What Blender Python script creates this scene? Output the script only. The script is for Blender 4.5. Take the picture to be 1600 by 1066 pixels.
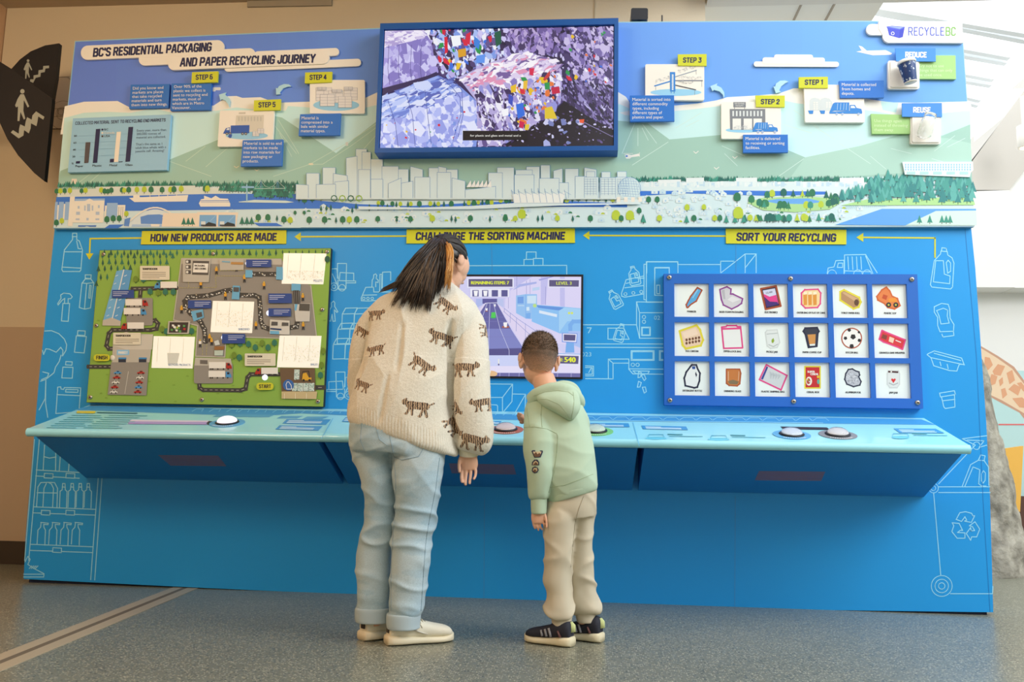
import bpy, bmesh, math, random
import numpy as np
from mathutils import Vector, Matrix, noise

for o in list(bpy.data.objects): bpy.data.objects.remove(o)
SC = bpy.context.scene
COL = SC.collection
random.seed(7)

# ------------------------------------------------------------------ camera
FPX = 1353.7                              # focal length in pixels of the 1600 px wide frame
RX, RY, RZ = .1380, .0853, -.0204         # tilt up, turn left, roll
CAM = np.array([.4777, -4.3472, .70])
def _basis():
    c, s = math.cos(RY), math.sin(RY); r = np.array([c, s, 0]); f0 = np.array([-s, c, 0]); z = np.array([0, 0, 1.])
    c, s = math.cos(RX), math.sin(RX); f = c*f0 + s*z; u = -s*f0 + c*z
    c, s = math.cos(RZ), math.sin(RZ); return c*r - s*u, s*r + c*u, f
CR, CU, CF = _basis()
cam_data = bpy.data.cameras.new('camera'); cam = bpy.data.objects.new('camera', cam_data); COL.objects.link(cam)
cam_data.sensor_fit = 'HORIZONTAL'; cam_data.sensor_width = 36; cam_data.lens = FPX/1600*36
cam_data.clip_start = .05; cam_data.clip_end = 200
M = Matrix.Identity(4)
for i in range(3): M[i][0], M[i][1], M[i][2], M[i][3] = CR[i], CU[i], -CF[i], CAM[i]
cam.matrix_world = M
SC.camera = cam

# ------------------------------------------------------------------ world, lights, exposure
SC.view_settings.view_transform = 'Standard'; SC.view_settings.look = 'None'
SC.view_settings.exposure = 0.0; SC.view_settings.gamma = 1; SC.view_settings.use_curve_mapping = False
w = bpy.data.worlds.new('sky'); SC.world = w; w.use_nodes = True
bg = w.node_tree.nodes['Background']; bg.inputs[0].default_value = (.93, .97, 1, 1); bg.inputs[1].default_value = 1.8
def area(name, loc, target, sx, sy, power, col):
    d = bpy.data.lights.new(name, 'AREA'); d.shape = 'RECTANGLE'; d.size = sx; d.size_y = sy; d.energy = power; d.color = col
    o = bpy.data.objects.new(name, d); COL.objects.link(o); o.location = loc
    o.rotation_euler = (Vector(target)-Vector(loc)).to_track_quat('-Z', 'Y').to_euler()
    return o
area('skylight_daylight', (5.4, -3.0, 4.6), (.9, 0, 1.4), 3.0, 3.0, 220, (1, .99, .97))
area('hall_ceiling_lamp', (-2.4, -3.4, 3.45), (-1.3, 0, 1.6), 1.4, 1.4, 98, (1, .71, .44))
area('added_soffit_fill', (1.9, 1.9, 1.9), (1.75, 1.9, 3.5), .8, .8, 14, (1, .96, .88))  # unseen fill light added behind the exhibit wall to brighten the soffit

# ------------------------------------------------------------------ helpers
def S(r, g, b, a=1):
    f = lambda c: (c/255/12.92 if c <= 10.3 else ((c/255+.055)/1.055)**2.4)
    return (f(r), f(g), f(b), a)
def ray(u, v): return CF + CR*((u-800)/FPX) + CU*((533-v)/FPX)
def PP(u, v, p, n): d = ray(u, v); return CAM + d*(np.dot(p-CAM, n)/np.dot(d, n))
def PY(u, v, y): d = ray(u, v); return CAM + d*((y-CAM[1])/d[1])
def PZ(u, v, z): d = ray(u, v); return CAM + d*((z-CAM[2])/d[2])
def zoom(x0, y0, s): return lambda pts: [(x0+x*s, y0+y*s) for x, y in pts]

MATS = {}
def mat(name, col, rough=.5, metal=0, emit=None, es=0, trans=0, coat=0, bump=None, spec=.5, ior=1.45):
    if name in MATS: return MATS[name]
    m = bpy.data.materials.new(name); m.use_nodes = True; nt = m.node_tree; b = nt.nodes['Principled BSDF']
    b.inputs['Base Color'].default_value = col; b.inputs['Roughness'].default_value = rough; b.inputs['Metallic'].default_value = metal
    b.inputs['Specular IOR Level'].default_value = spec; b.inputs['IOR'].default_value = ior
    if emit: b.inputs['Emission Color'].default_value = emit; b.inputs['Emission Strength'].default_value = es
    if trans: b.inputs['Transmission Weight'].default_value = trans
    if coat: b.inputs['Coat Weight'].default_value = coat
    if bump:
        tn = nt.nodes.new('ShaderNodeTexNoise'); tn.inputs['Scale'].default_value = bump[0]; tn.inputs['Detail'].default_value = 6
        tc = nt.nodes.new('ShaderNodeTexCoord'); nt.links.new(tc.outputs['Object'], tn.inputs['Vector'])
        bp = nt.nodes.new('ShaderNodeBump'); bp.inputs['Strength'].default_value = bump[1]; bp.inputs['Distance'].default_value = bump[2] if len(bump) > 2 else .004
        nt.links.new(tn.outputs['Fac'], bp.inputs['Height']); nt.links.new(bp.outputs['Normal'], b.inputs['Normal'])
    MATS[name] = m; return m
def attr_mat(name, rough=.5, emit=0, bump=None, spec=.5, grain=None, sheen=0):
    """base colour (or screen light) from the mesh's own colour attribute 'Col'"""
    if name in MATS: return MATS[name]
    m = mat(name, (1, 1, 1, 1), rough, bump=bump, spec=spec); nt = m.node_tree; b = nt.nodes['Principled BSDF']
    at = nt.nodes.new('ShaderNodeAttribute'); at.attribute_name = 'Col'; out = at.outputs['Color']
    if grain:
        tn = nt.nodes.new('ShaderNodeTexNoise'); tn.inputs['Scale'].default_value = grain[0]; tn.inputs['Detail'].default_value = 3
        tc = nt.nodes.new('ShaderNodeTexCoord'); nt.links.new(tc.outputs['Object'], tn.inputs['Vector'])
        mr = nt.nodes.new('ShaderNodeMapRange'); mr.inputs[1].default_value = .3; mr.inputs[2].default_value = .7
        mr.inputs[3].default_value = 1-grain[1]; mr.inputs[4].default_value = 1+grain[1]
        nt.links.new(tn.outputs['Fac'], mr.inputs[0])
        mx = nt.nodes.new('ShaderNodeVectorMath'); mx.operation = 'SCALE'
        nt.links.new(out, mx.inputs[0]); nt.links.new(mr.outputs[0], mx.inputs['Scale']); out = mx.outputs[0]
    if emit:
        b.inputs['Base Color'].default_value = (.02, .02, .02, 1)
        nt.links.new(out, b.inputs['Emission Color']); b.inputs['Emission Strength'].default_value = emit
    else: nt.links.new(out, b.inputs['Base Color'])
    if sheen: b.inputs['Sheen Weight'].default_value = sheen
    return m
PRINT = attr_mat('printed_vinyl', .45)
PRINTM = attr_mat('printed_board', .55)

ORG = {}
def root(name, label, cat, loc, group=None):
    o = bpy.data.objects.new(name, None); COL.objects.link(o); o.location = loc; o.empty_display_size = .05
    o['label'] = label; o['category'] = cat
    if group: o['group'] = group
    ORG[o.name] = np.array(loc, float); return o
def tag(o, label=None, cat=None, group=None, kind=None):
    if label: o['label'] = label
    if cat: o['category'] = cat
    if group: o['group'] = group
    if kind: o['kind'] = kind
    return o
def mk(name, verts, faces, mats, parent=None, mi=None, smooth=False, org=None, cols=None):
    verts = np.asarray(verts, float)
    if parent is not None: org = ORG[parent.name]
    elif org is None:
        lo, hi = verts.min(0), verts.max(0); org = np.array([(lo[0]+hi[0])/2, (lo[1]+hi[1])/2, lo[2]])
    me = bpy.data.meshes.new(name); me.from_pydata((verts-org).tolist(), [], faces)
    for m in (mats if isinstance(mats, (list, tuple)) else [mats]): me.materials.append(m)
    if mi is not None: me.polygons.foreach_set('material_index', mi)
    if smooth: me.polygons.foreach_set('use_smooth', [True]*len(me.polygons))
    if cols is not None:                                 # one colour per face
        ca = me.color_attributes.new('Col', 'FLOAT_COLOR', 'CORNER')
        cnt = np.array([len(f) for f in faces]); ca.data.foreach_set('color', np.repeat(np.array(cols, float), cnt, axis=0).ravel())
    me.update()
    o = bpy.data.objects.new(name, me); COL.objects.link(o)
    if parent is not None: o.parent = parent
    else: o.location = org
    ORG[o.name] = np.array(org, float); return o
class MB:
    """collects shapes into one mesh"""
    def __init__(s): s.v = []; s.f = []; s.m = []; s.c = []
    def add(s, v, f, m=0, c=(1, 1, 1, 1)):
        n = len(s.v); s.v += [tuple(map(float, p)) for p in v]; s.f += [[i+n for i in q] for q in f]; s.m += [m]*len(f); s.c += [c]*len(f)
    def box(s, lo, hi, m=0, c=(1, 1, 1, 1)):
        (a, b, d), (e, g, h) = lo, hi
        s.add([(a, b, d), (e, b, d), (e, g, d), (a, g, d), (a, b, h), (e, b, h), (e, g, h), (a, g, h)],
              [(0, 3, 2, 1), (4, 5, 6, 7), (0, 1, 5, 4), (1, 2, 6, 5), (2, 3, 7, 6), (3, 0, 4, 7)], m, c)
    def prism(s, front, back, m=0, c=(1, 1, 1, 1), ms=None, cs=None):
        n = len(front); front = list(front); back = list(back)
        s.add(front+back, [list(range(n)), list(range(2*n-1, n-1, -1))], m, c)
        s.add(front+back, [(i, i+n, (i+1) % n+n, (i+1) % n) for i in range(n)], m if ms is None else ms, cs or c)
    def lathe(s, prof, c0, ax=(0, 0, 1), n=24, m=0, c=(1, 1, 1, 1), cap=True):
        ax = np.array(ax, float); ax /= np.linalg.norm(ax); t = np.array([1., 0, 0]) if abs(ax[0]) < .9 else np.array([0, 1., 0])
        a = np.cross(ax, t); a /= np.linalg.norm(a); b = np.cross(ax, a); V = []; Fc = []
        for r, h in prof:
            for k in range(n): th = 2*math.pi*k/n; V.append(np.array(c0)+ax*h+(a*math.cos(th)+b*math.sin(th))*r)
        for i in range(len(prof)-1):
            for k in range(n): Fc.append((i*n+k, i*n+(k+1) % n, (i+1)*n+(k+1) % n, (i+1)*n+k))
        if cap: Fc.append(list(range(n))[::-1]); Fc.append([(len(prof)-1)*n+k for k in range(n)])
        s.add(V, Fc, m, c)
    def tube(s, pts, rad, n=8, m=0, c=(1, 1, 1, 1), cap=True, flat=1.0):
        pts = [np.array(p, float) for p in pts]; rad = rad if hasattr(rad, '__len__') else [rad]*len(pts); V = []; Fc = []; up = None
        for i, p in enumerate(pts):
            d = pts[min(i+1, len(pts)-1)]-pts[max(i-1, 0)]; d = d/(np.linalg.norm(d)+1e-12)
            if up is None: up = np.array([0, 0, 1.]) if abs(d[2]) < .9 else np.array([0, 1., 0])
            a = np.cross(d, up); a /= (np.linalg.norm(a)+1e-12); up = np.cross(a, d)
            for k in range(n): th = 2*math.pi*k/n; V.append(p+(a*math.cos(th)+up*math.sin(th)*flat)*rad[i])
        for i in range(len(pts)-1):
            for k in range(n): Fc.append((i*n+k, i*n+(k+1) % n, (i+1)*n+(k+1) % n, (i+1)*n+k))
        if cap: Fc.append(list(range(n))[::-1]); Fc.append([(len(pts)-1)*n+k for k in range(n)])
        s.add(V, Fc, m, c)
    def build(s, name, mats, parent=None, smooth=False, col=False, org=None):
        o = mk(name, s.v, s.f, mats, parent, s.m, smooth, org, s.c if col else None); bm = bmesh.new(); bm.from_mesh(o.data)
        bmesh.ops.recalc_face_normals(bm, faces=bm.faces); bm.to_mesh(o.data); bm.free(); return o
def slab(name, px, y, th, m, parent=None, mb=None):
    """a board cut to an outline given on the plane Y=y, th thick"""
    f = [PY(u, v, y) for u, v in px]; b = [p+np.array([0, th, 0]) for p in f]
    k = mb or MB(); k.prism(f, b); return k if mb else k.build(name, m, parent)

# ---- flat printed artwork: polygons with a colour each, on a real plane
_tc = {}
def glyphs(s, bold=0.0):
    k = (s, bold)
    if k not in _tc:
        cu = bpy.data.curves.new('lettering', 'FONT'); cu.body = s; cu.size = 1; cu.offset = bold; cu.resolution_u = 2
        ob = bpy.data.objects.new('lettering', cu); me = bpy.data.meshes.new_from_object(ob)
        v = np.array([tuple(p.co)[:2] for p in me.vertices]) if len(me.vertices) else np.zeros((1, 2)); f = [tuple(p.vertices) for p in me.polygons]
        bpy.data.objects.remove(ob); bpy.data.curves.remove(cu); bpy.data.meshes.remove(me); _tc[k] = (v, f)
    return _tc[k]
CAP = .70
class Art:
    def __init__(s, p, n, off=.0004, step=.0002):
        s.p = np.array(p, float); s.n = np.array(n, float)/np.linalg.norm(n); s.o = off; s.st = step
        s.v = []; s.f = []; s.c = []; s.e = 2.5e-6
    def up(s, k=1): s.o += s.st*k; return s
    def tri(s, col, pts, faces):
        s.o += s.e; q = s.p+s.n*s.o; n = len(s.v)
        for u, v in pts: s.v.append(PP(u, v, q, s.n))
        for f in faces: s.f.append([i+n for i in f]); s.c.append(col)
    def poly(s, col, pts): s.tri(col, pts, [range(len(pts))])
    def rect(s, col, a, b, c, d): s.poly(col, [(a, b), (c, b), (c, d), (a, d)])
    def quad(s, col, tl, tr, br, bl): s.poly(col, [tl, tr, br, bl])
    def ell(s, col, u, v, a, b=None, n=14, t0=0, t1=360):
        b = a if b is None else b
        s.poly(col, [(u+a*math.cos(math.radians(t0+(t1-t0)*k/(n-(t1-t0 < 360)))), v+b*math.sin(math.radians(t0+(t1-t0)*k/(n-(t1-t0 < 360))))) for k in range(n)])
    def rrect(s, col, x0, y0, x1, y1, r, sl=0.0):
        pts = []
        for cx, cy, a0 in ((x1-r, y1-r, 0), (x0+r, y1-r, 90), (x0+r, y0+r, 180), (x1-r, y0+r, 270)):
            for k in range(4): a = math.radians(a0+30*k); X = cx+r*math.cos(a); pts.append((X, cy+r*math.sin(a)+(X-x0)*sl))
        s.poly(col, pts)
    def line(s, col, pts, w=1.2, closed=False):
        pts = list(pts)+([pts[0]] if closed else [])
        for i, ((a, b), (c, d)) in enumerate(zip(pts[:-1], pts[1:])):
            L = math.hypot(c-a, d-b)
            if L < 1e-6: continue
            x, y = -(d-b)/L*w/2, (c-a)/L*w/2; e, g = (c-a)/L*w*.4, (d-b)/L*w*.4
            s.poly(col, [(a-e+x, b-g+y), (c+e+x, d+g+y), (c+e-x, d+g-y), (a-e-x, b-g-y)])
    def text(s, t, a, b, h, col, bold=0.0, shear=0.0):
        """t fitted between pixel points a and b (its baseline), capitals h pixels high"""
        v, f = glyphs(t); x0, x1 = v[:, 0].min(), v[:, 0].max()
        du, dv = (b[0]-a[0]), (b[1]-a[1]); L = math.hypot(du, dv); n = (dv/L, -du/L)
        X = (v[:, 0]-x0)/(x1-x0); Y = v[:, 1]/CAP*h
        for k in ((0,) if not bold else (-1, -.5, 0, .5, 1)):     # heavy lettering: the stroke widened sideways
            e = k*bold*h*2.1; s.tri(col, [(a[0]+e+du*x+n[0]*y+shear*y, a[1]+dv*x+n[1]*y) for x, y in zip(X, Y)], f)
    def para(s, lines, a, h, lead, col, sl=0.0, bold=0.0, xs=1.0, lean=0.0):
        for i, t in enumerate(lines):
            if not t: continue
            v, f = glyphs(t); W = (v[:, 0].max()-v[:, 0].min())/CAP*h*xs
            u0, v0 = a[0]-lean*i*lead, a[1]+i*lead; s.text(t, (u0, v0), (u0+W, v0+W*sl), h, col, bold)
    def build(s, name, parent=None, m=None): return mk(name, s.v, s.f, m or PRINT, parent, cols=s.c)
def onY(y, off=.0004, step=.0002): return Art((0, y, 0), (0, -1, 0), off, step)

WHITE = S(236, 236, 230); NAVY = S(28, 36, 84); YEL = S(212, 214, 40); CAPB = S(36, 114, 206); LINE = S(150, 222, 255)
# heavy condensed capitals, as strokes on a 4 x 7 grid (x right, y up)
BF = {'A': (4, '0,0 1.5,7 2.5,7 4,0|.7,2.1 3.3,2.1'), 'B': (3.8, '0,0 0,7 2.8,7 3.6,6.2 3.6,4.6 2.8,3.7 0,3.7|2.8,3.7 3.8,2.8 3.8,.9 3,0 0,0'), 'C': (3.6, '3.6,5.7 3.6,6.1 2.8,7 .9,7 0,6.1 0,.9 .9,0 2.8,0 3.6,.9 3.6,1.4'),
      'D': (3.7, '0,0 0,7 2.6,7 3.7,5.9 3.7,1.1 2.6,0 0,0'), 'E': (3, '3,7 0,7 0,0 3,0|0,3.6 2.5,3.6'), 'F': (3, '3,7 0,7 0,0|0,3.5 2.5,3.5'), 'G': (3.7, '3.6,5.7 3.6,6.1 2.8,7 .9,7 0,6.1 0,.9 .9,0 2.8,0 3.7,.9 3.7,3.2 2.2,3.2'),
      'H': (3.7, '0,0 0,7|3.7,0 3.7,7|0,3.6 3.7,3.6'), 'I': (0, '0,0 0,7'), 'J': (2.8, '2.8,7 2.8,.9 2,0 .9,0 0,.9 0,2'), 'K': (3.7, '0,0 0,7|3.6,7 .3,3.4|1.3,4.4 3.7,0'), 'L': (2.9, '0,7 0,0 2.9,0'), 'M': (5.2, '0,0 0,7 .6,7 2.6,2 4.6,7 5.2,7 5.2,0'),
      'N': (3.9, '0,0 0,7 .4,7 3.5,0 3.9,0 3.9,7'), 'O': (3.8, '.9,0 0,.9 0,6.1 .9,7 2.9,7 3.8,6.1 3.8,.9 2.9,0 .9,0'), 'P': (3.6, '0,0 0,7 2.7,7 3.6,6.1 3.6,3.9 2.7,3 0,3'), 'R': (3.7, '0,0 0,7 2.7,7 3.6,6.1 3.6,4.2 2.7,3.3 0,3.3|2,3.3 3.7,0'),
      'S': (3.5, '3.5,5.9 3.5,6.1 2.7,7 .8,7 0,6.1 0,4.7 .8,3.9 2.7,3.2 3.5,2.4 3.5,.9 2.7,0 .8,0 0,.9 0,1.1'), 'T': (3.6, '0,7 3.6,7|1.8,7 1.8,0'), 'U': (3.7, '0,7 0,.9 .9,0 2.8,0 3.7,.9 3.7,7'), 'V': (3.9, '0,7 1.6,0 2.3,0 3.9,7'), 'W': (5.6, '0,7 1.2,0 1.6,0 2.8,5.4 4,0 4.4,0 5.6,7'), 'Y': (3.8, '0,7 1.9,3.2 3.8,7|1.9,3.2 1.9,0'),
      "'": (0, '0,7 0,5.4'), '1': (1.4, '0,6 1.4,7 1.4,0'), '2': (3.3, '0,5.4 0,6.1 .8,7 2.5,7 3.3,6.1 3.3,4.6 0,.6 0,0 3.4,0'), '3': (3.3, '0,7 3.2,7 3.2,6.2 1.5,4.1 2.4,4.1 3.3,3.2 3.3,.9 2.5,0 .8,0 0,.7'), '4': (3.6, '2.6,0 2.6,7 2.2,7 0,2.4 0,1.8 3.7,1.8'), '5': (3.3, '3.2,7 0,7 0,3.8 2.4,4.2 3.3,3.3 3.3,.9 2.5,0 .8,0 0,.9'), '6': (3.5, '3.2,7 .9,7 0,6.1 0,.9 .9,0 2.6,0 3.5,.9 3.5,3 2.6,3.9 0,3.9')}
def block(a, t, p, q, h, col, sw=1.5, shear=0.0, gap=2.05):
    """capitals h pixels high fitted from p to q (the baseline); sw is the stroke in grid units"""
    adv = [BF[c][0] if c in BF else .3 for c in t]; W = sum(adv)+gap*(len(t)-1); du, dv = q[0]-p[0], q[1]-p[1]; L = math.hypot(du, dv); k = h/(7+sw); kx = L/(W+sw); x = sw/2; n = (dv/L, -du/L); w = sw*(kx*.62+k*.38)
    for c, ad in zip(t, adv):
        if c in BF:
            for st in BF[c][1].split('|'):
                P = [tuple(map(float, s.split(','))) for s in st.split()]; X = []
                for gx, gy in P: s_ = (x+gx)*kx; y = (gy+sw/2)*k; X.append((p[0]+du/L*s_+n[0]*y+shear*y, p[1]+dv/L*s_+n[1]*y))
                a.line(col, X, w)
                for (ua, va) in X[1:-1]: a.ell(col, ua, va, w*.5, w*.5, 8, 22.5, 382.5)
        x += ad+gap
# ------------------------------------------------------------------ the setting
def struct(name, mb, m, **k): return tag(mb.build(name, m, **k), kind='structure')
def floor_material():
    m = mat('speckled_vinyl', (.1, .1, .09, 1), .28, spec=.5); nt = m.node_tree; b = nt.nodes['Principled BSDF']
    tc = nt.nodes.new('ShaderNodeTexCoord')
    base = nt.nodes.new('ShaderNodeTexNoise'); base.inputs['Scale'].default_value = 3; base.inputs['Detail'].default_value = 4
    vo = nt.nodes.new('ShaderNodeTexVoronoi'); vo.inputs['Scale'].default_value = 140
    v2 = nt.nodes.new('ShaderNodeTexVoronoi'); v2.inputs['Scale'].default_value = 95
    for n in (base, vo, v2): nt.links.new(tc.outputs['Object'], n.inputs['Vector'])
    def less(n, t, key):
        q = nt.nodes.new('ShaderNodeSeparateColor'); nt.links.new(n.outputs['Color'], q.inputs[0])
        a = nt.nodes.new('ShaderNodeMath'); a.operation = 'LESS_THAN'; a.inputs[1].default_value = t; nt.links.new(n.outputs['Distance'], a.inputs[0])
        c = nt.nodes.new('ShaderNodeMath'); c.operation = 'GREATER_THAN'; c.inputs[1].default_value = key; nt.links.new(q.outputs[0], c.inputs[0])
        p = nt.nodes.new('ShaderNodeMath'); p.operation = 'MULTIPLY'; nt.links.new(a.outputs[0], p.inputs[0]); nt.links.new(c.outputs[0], p.inputs[1]); return p
    r = nt.nodes.new('ShaderNodeMix'); r.data_type = 'RGBA'; r.inputs['A'].default_value = S(114, 116, 102); r.inputs['B'].default_value = S(134, 135, 120)
    nt.links.new(base.outputs['Fac'], r.inputs['Factor']); prev = r.outputs['Result']
    for src, t, key, col in ((vo, .42, .66, S(186, 184, 164)), (v2, .36, .74, S(70, 76, 74))):
        mx = nt.nodes.new('ShaderNodeMix'); mx.data_type = 'RGBA'; mx.inputs['B'].default_value = col
        nt.links.new(less(src, t, key).outputs[0], mx.inputs['Factor']); nt.links.new(prev, mx.inputs['A']); prev = mx.outputs['Result']
    nt.links.new(prev, b.inputs['Base Color'])
    return m
k = MB(); k.box((-7, -8, -.1), (9, 9, .033)); fl = struct('floor', k, floor_material())
STRIP = mat('strip_metal', S(196, 184, 160), .45, .3); GROOVE = mat('strip_groove', S(112, 104, 90), .6)
def strip(name, a, b, m):
    k = MB(); p = [np.array([-1.628+a, .4, 0]), np.array([-1.628+b, .4, 0]), np.array([-1.26+b, -3.4, 0]), np.array([-1.26+a, -3.4, 0])]
    k.prism([q+np.array([0, 0, .035]) for q in p], [q+np.array([0, 0, .032]) for q in p]); return struct(name, k, m)
strip('trim_1', 0, .052, STRIP); strip('trim_2', .052, .078, GROOVE); strip('trim_3', .078, .132, STRIP)

OFFW = mat('white_plaster', S(232, 231, 226), .8)
CREAM = mat('cream_plaster', S(222, 208, 180), .85, bump=(60, .15)); TAN = mat('tan_wainscot', S(194, 172, 146), .7)
PEACH = mat('peach_plaster', S(222, 180, 140), .85); OFFW = mat('white_plaster', S(232, 231, 226), .8); BASEB = mat('dark_baseboard', S(66, 56, 46), .6)
k = MB(); k.box((-3.33, .70, 1.463), (1.19, .9, 3.70)); struct('wall_back', k, CREAM)
k = MB(); k.box((-3.33, .69, .167), (1.19, .9, 1.463)); struct('wall_back_wainscot', k, TAN)
k = MB(); k.box((-3.33, .675, 0), (1.19, .9, .167)); struct('baseboard_back', k, BASEB)
k = MB(); k.box((-3.5, -8, 0), (7.2, -7.85, 3.70)); struct('wall_front', k, CREAM)
k = MB(); k.box((7, -7.84, 0), (7.2, 3.2, 3.70)); struct('wall_side', k, OFFW)
k = MB(); k.box((-3.5, -8, 0), (-3.335, .9, 3.70)); struct('wall_left', k, PEACH)
k = MB(); k.box((-3.5, -8, 3.585), (.6, .9, 3.70)); k.box((.6, .25, 3.585), (1.2, .9, 3.70)); struct('ceiling', k, mat('ceiling_paint', S(190, 172, 146), .9))
k = MB(); k.box((1.2, .55, 3.50), (6, .74, 3.75)); struct('trim_4', k, mat('beam_paint', S(214, 205, 190), .85))
k = MB(); k.box((1.2, .74, 3.53), (2.28, 5, 3.75))
for x in (1.78, 1.98): k.box((x, .74, 3.522), (x+.012, 5, 3.53), 1)
struct('ceiling_right', k, [mat('soffit_paint', S(226, 219, 204), .85), mat('soffit_seam', S(160, 146, 126), .8)])
k = MB(); k.box((.515, .694, 1.463), (.52, .70, 3.6)); struct('trim_5', k, mat('wall_seam', S(196, 184, 158), .8))

# skylight: white glazing bars against the bright sky
k = MB()
def bar(mb, a, b, ya, yb, h, d=.06):
    p, q = PY(*a, ya), PY(*b, yb); up = np.array([0, 0, h/2]); dy = np.array([0, d, 0])
    mb.prism([p-up, q-up, q+up, p+up], [p-up+dy, q-up+dy, q+up+dy, p+up+dy])
for (a, b, y, h) in (((1340, 4), (1612, 50), 2.3, .05), ((1340, 10), (1612, 62), 2.42, .03), ((1470, 68), (1579, 88), 3.0, .028), ((1470, 78), (1574, 96), 3.1, .03),
                     ((1470, 107), (1554, 122), 3.6, .03), ((1470, 118), (1550, 131), 3.7, .03), ((1480, 143), (1533, 155), 4.2, .03), ((1480, 151), (1529, 163), 4.3, .03)):
    bar(k, a, b, y, y+.05, h)
struct('window_1', k, mat('glazing_bar', S(232, 238, 242), .6))
# sloping beam, fascia and the white wall beyond it
k = MB(); f = [PY(u, v, 3.0) for u, v in ((1650, 78), (1600, 143), (1560, 196), (1520, 249), (1480, 305), (1480, 300), (1577, 297), (1600, 268), (1650, 205))]
k.prism(f, [p+np.array([0, .9, 0]) for p in f]); struct('trim_6', k, mat('beam_offwhite', S(206, 202, 194), .85))
k = MB(); z0, z1 = PY(1560, 449, 3.0)[2], PY(1550, 297, 3.0)[2]
k.box((3.2, 3.0, z0), (4.012, 3.6, z1)); k.box((4.02, 3.02, z0), (7, 3.6, z1+.9))
struct('trim_7', k, mat('fascia_white', S(240, 240, 236), .6))
k = MB(); k.box((2.6, 3.25, 0), (8, 3.5, z0)); struct('wall_right', k, mat('far_wall_white', S(238, 238, 234), .7))

# giraffe painted on the far wall
def giraffe():
    zz = zoom(1500, 400, .2817); a = onY(3.25, .002)
    a.poly(S(190, 226, 226), zz([(60, 660), (300, 635), (420, 640), (420, 1400), (60, 1400)]))
    a.up(4).poly(S(205, 160, 134), zz([(60, 470), (130, 508), (210, 555), (300, 615), (355, 690), (430, 780), (430, 1000), (330, 870), (200, 800), (60, 720)]))
    a.up(4).poly(S(240, 214, 182), zz([(60, 480), (130, 520), (205, 566), (290, 626), (345, 698), (430, 800), (430, 930), (350, 870), (230, 800), (60, 720)]))
    a.up(4)
    for p in (((138, 560), (165, 565), (182, 605), (160, 630), (132, 640)), ((180, 640), (210, 600), (250, 612), (225, 665), (190, 660)), ((258, 650), (290, 632), (305, 690), (275, 712)),
              ((160, 700), (175, 655), (208, 668), (196, 710), (165, 722)), ((268, 740), (300, 710), (340, 730), (322, 775)), ((228, 740), (250, 732), (262, 770), (236, 792)),
              ((290, 790), (345, 785), (420, 850), (330, 840)), ((215, 690), (236, 672), (240, 705), (222, 725)), ((315, 706), (340, 700), (400, 780), (350, 750))):
        a.poly(S(226, 168, 130), zz(p))
    a.rect(S(235, 110, 110), 1560, 662.5, 1640, 664.5)
    o = a.build('wall_painting', m=mat('x', (1, 1, 1, 1)) and attr_mat('wall_paint_art', .75)); tag(o, 'pale painting of a giraffe neck on the white wall behind the rock', 'mural')
giraffe()
k = MB(); slab('x', [(1571, 701), (1599, 697), (1594, 800), (1585, 800)], 2.9, .05, None, mb=k)
o = k.build('display_panel', mat('orange_board', S(240, 186, 84), .6)); tag(o, 'orange yellow board standing behind the grey rock', 'panel')
k = MB(); k.box((3.5, 3.05, 0), (5, 3.22, PY(1590, 776, 3.05)[2])); struct('baseboard_right', k, mat('brown_base', S(92, 62, 52), .6))

def rock():
    rows = ((560, 1532), (590, 1542), (625, 1549), (660, 1558), (700, 1568), (760, 1579), (830, 1590), (880, 1597), (905, 1600)); V = []; F = []; n = 36; R = []
    for v, u in rows:
        r = PY(u, v, 1.9); R.append((r[0], max(r[2], 0)))
    zs = np.linspace(R[-1][1], R[0][1], 40)
    for z in zs:
        xr = np.interp(z, [r[1] for r in R][::-1], [r[0] for r in R][::-1]); wd = .16+.28*(1-z/R[0][1]); cx = xr-wd
        for kk in range(n):
            th = 2*math.pi*kk/n; p = Vector((cx+wd*math.cos(th), 1.95+wd*1.1*math.sin(th), z))
            d = .035*noise.noise(p*4)+.02*noise.noise(p*11); V.append(p+Vector((math.cos(th)*d, math.sin(th)*d, 0 if z < .02 else d*.5)))
    m = len(zs)
    for i in range(m-1):
        for kk in range(n): F.append((i*n+kk, i*n+(kk+1) % n, (i+1)*n+(kk+1) % n, (i+1)*n+kk))
    F += [list(range(n))[::-1], [(m-1)*n+kk for kk in range(n)]]
    rm = mat('rough_stone', S(150, 146, 134), .9, bump=(18, .9, .03)); nt = rm.node_tree
    t = nt.nodes.new('ShaderNodeTexNoise'); t.inputs['Scale'].default_value = 9; t.inputs['Detail'].default_value = 8
    cr = nt.nodes.new('ShaderNodeValToRGB'); cr.color_ramp.elements[0].color = S(112, 108, 98); cr.color_ramp.elements[1].color = S(186, 182, 168); cr.color_ramp.elements[0].position = .3; cr.color_ramp.elements[1].position = .7
    nt.links.new(nt.nodes['Texture Coordinate'].outputs['Object'], t.inputs['Vector']); nt.links.new(t.outputs['Fac'], cr.inputs[0]); nt.links.new(cr.outputs[0], nt.nodes['Principled BSDF'].inputs['Base Color'])
    o = mk('standing_rock', V, F, rm, smooth=True); tag(o, 'rough grey standing stone on the floor beyond the blue wall', 'rock')
rock()

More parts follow.
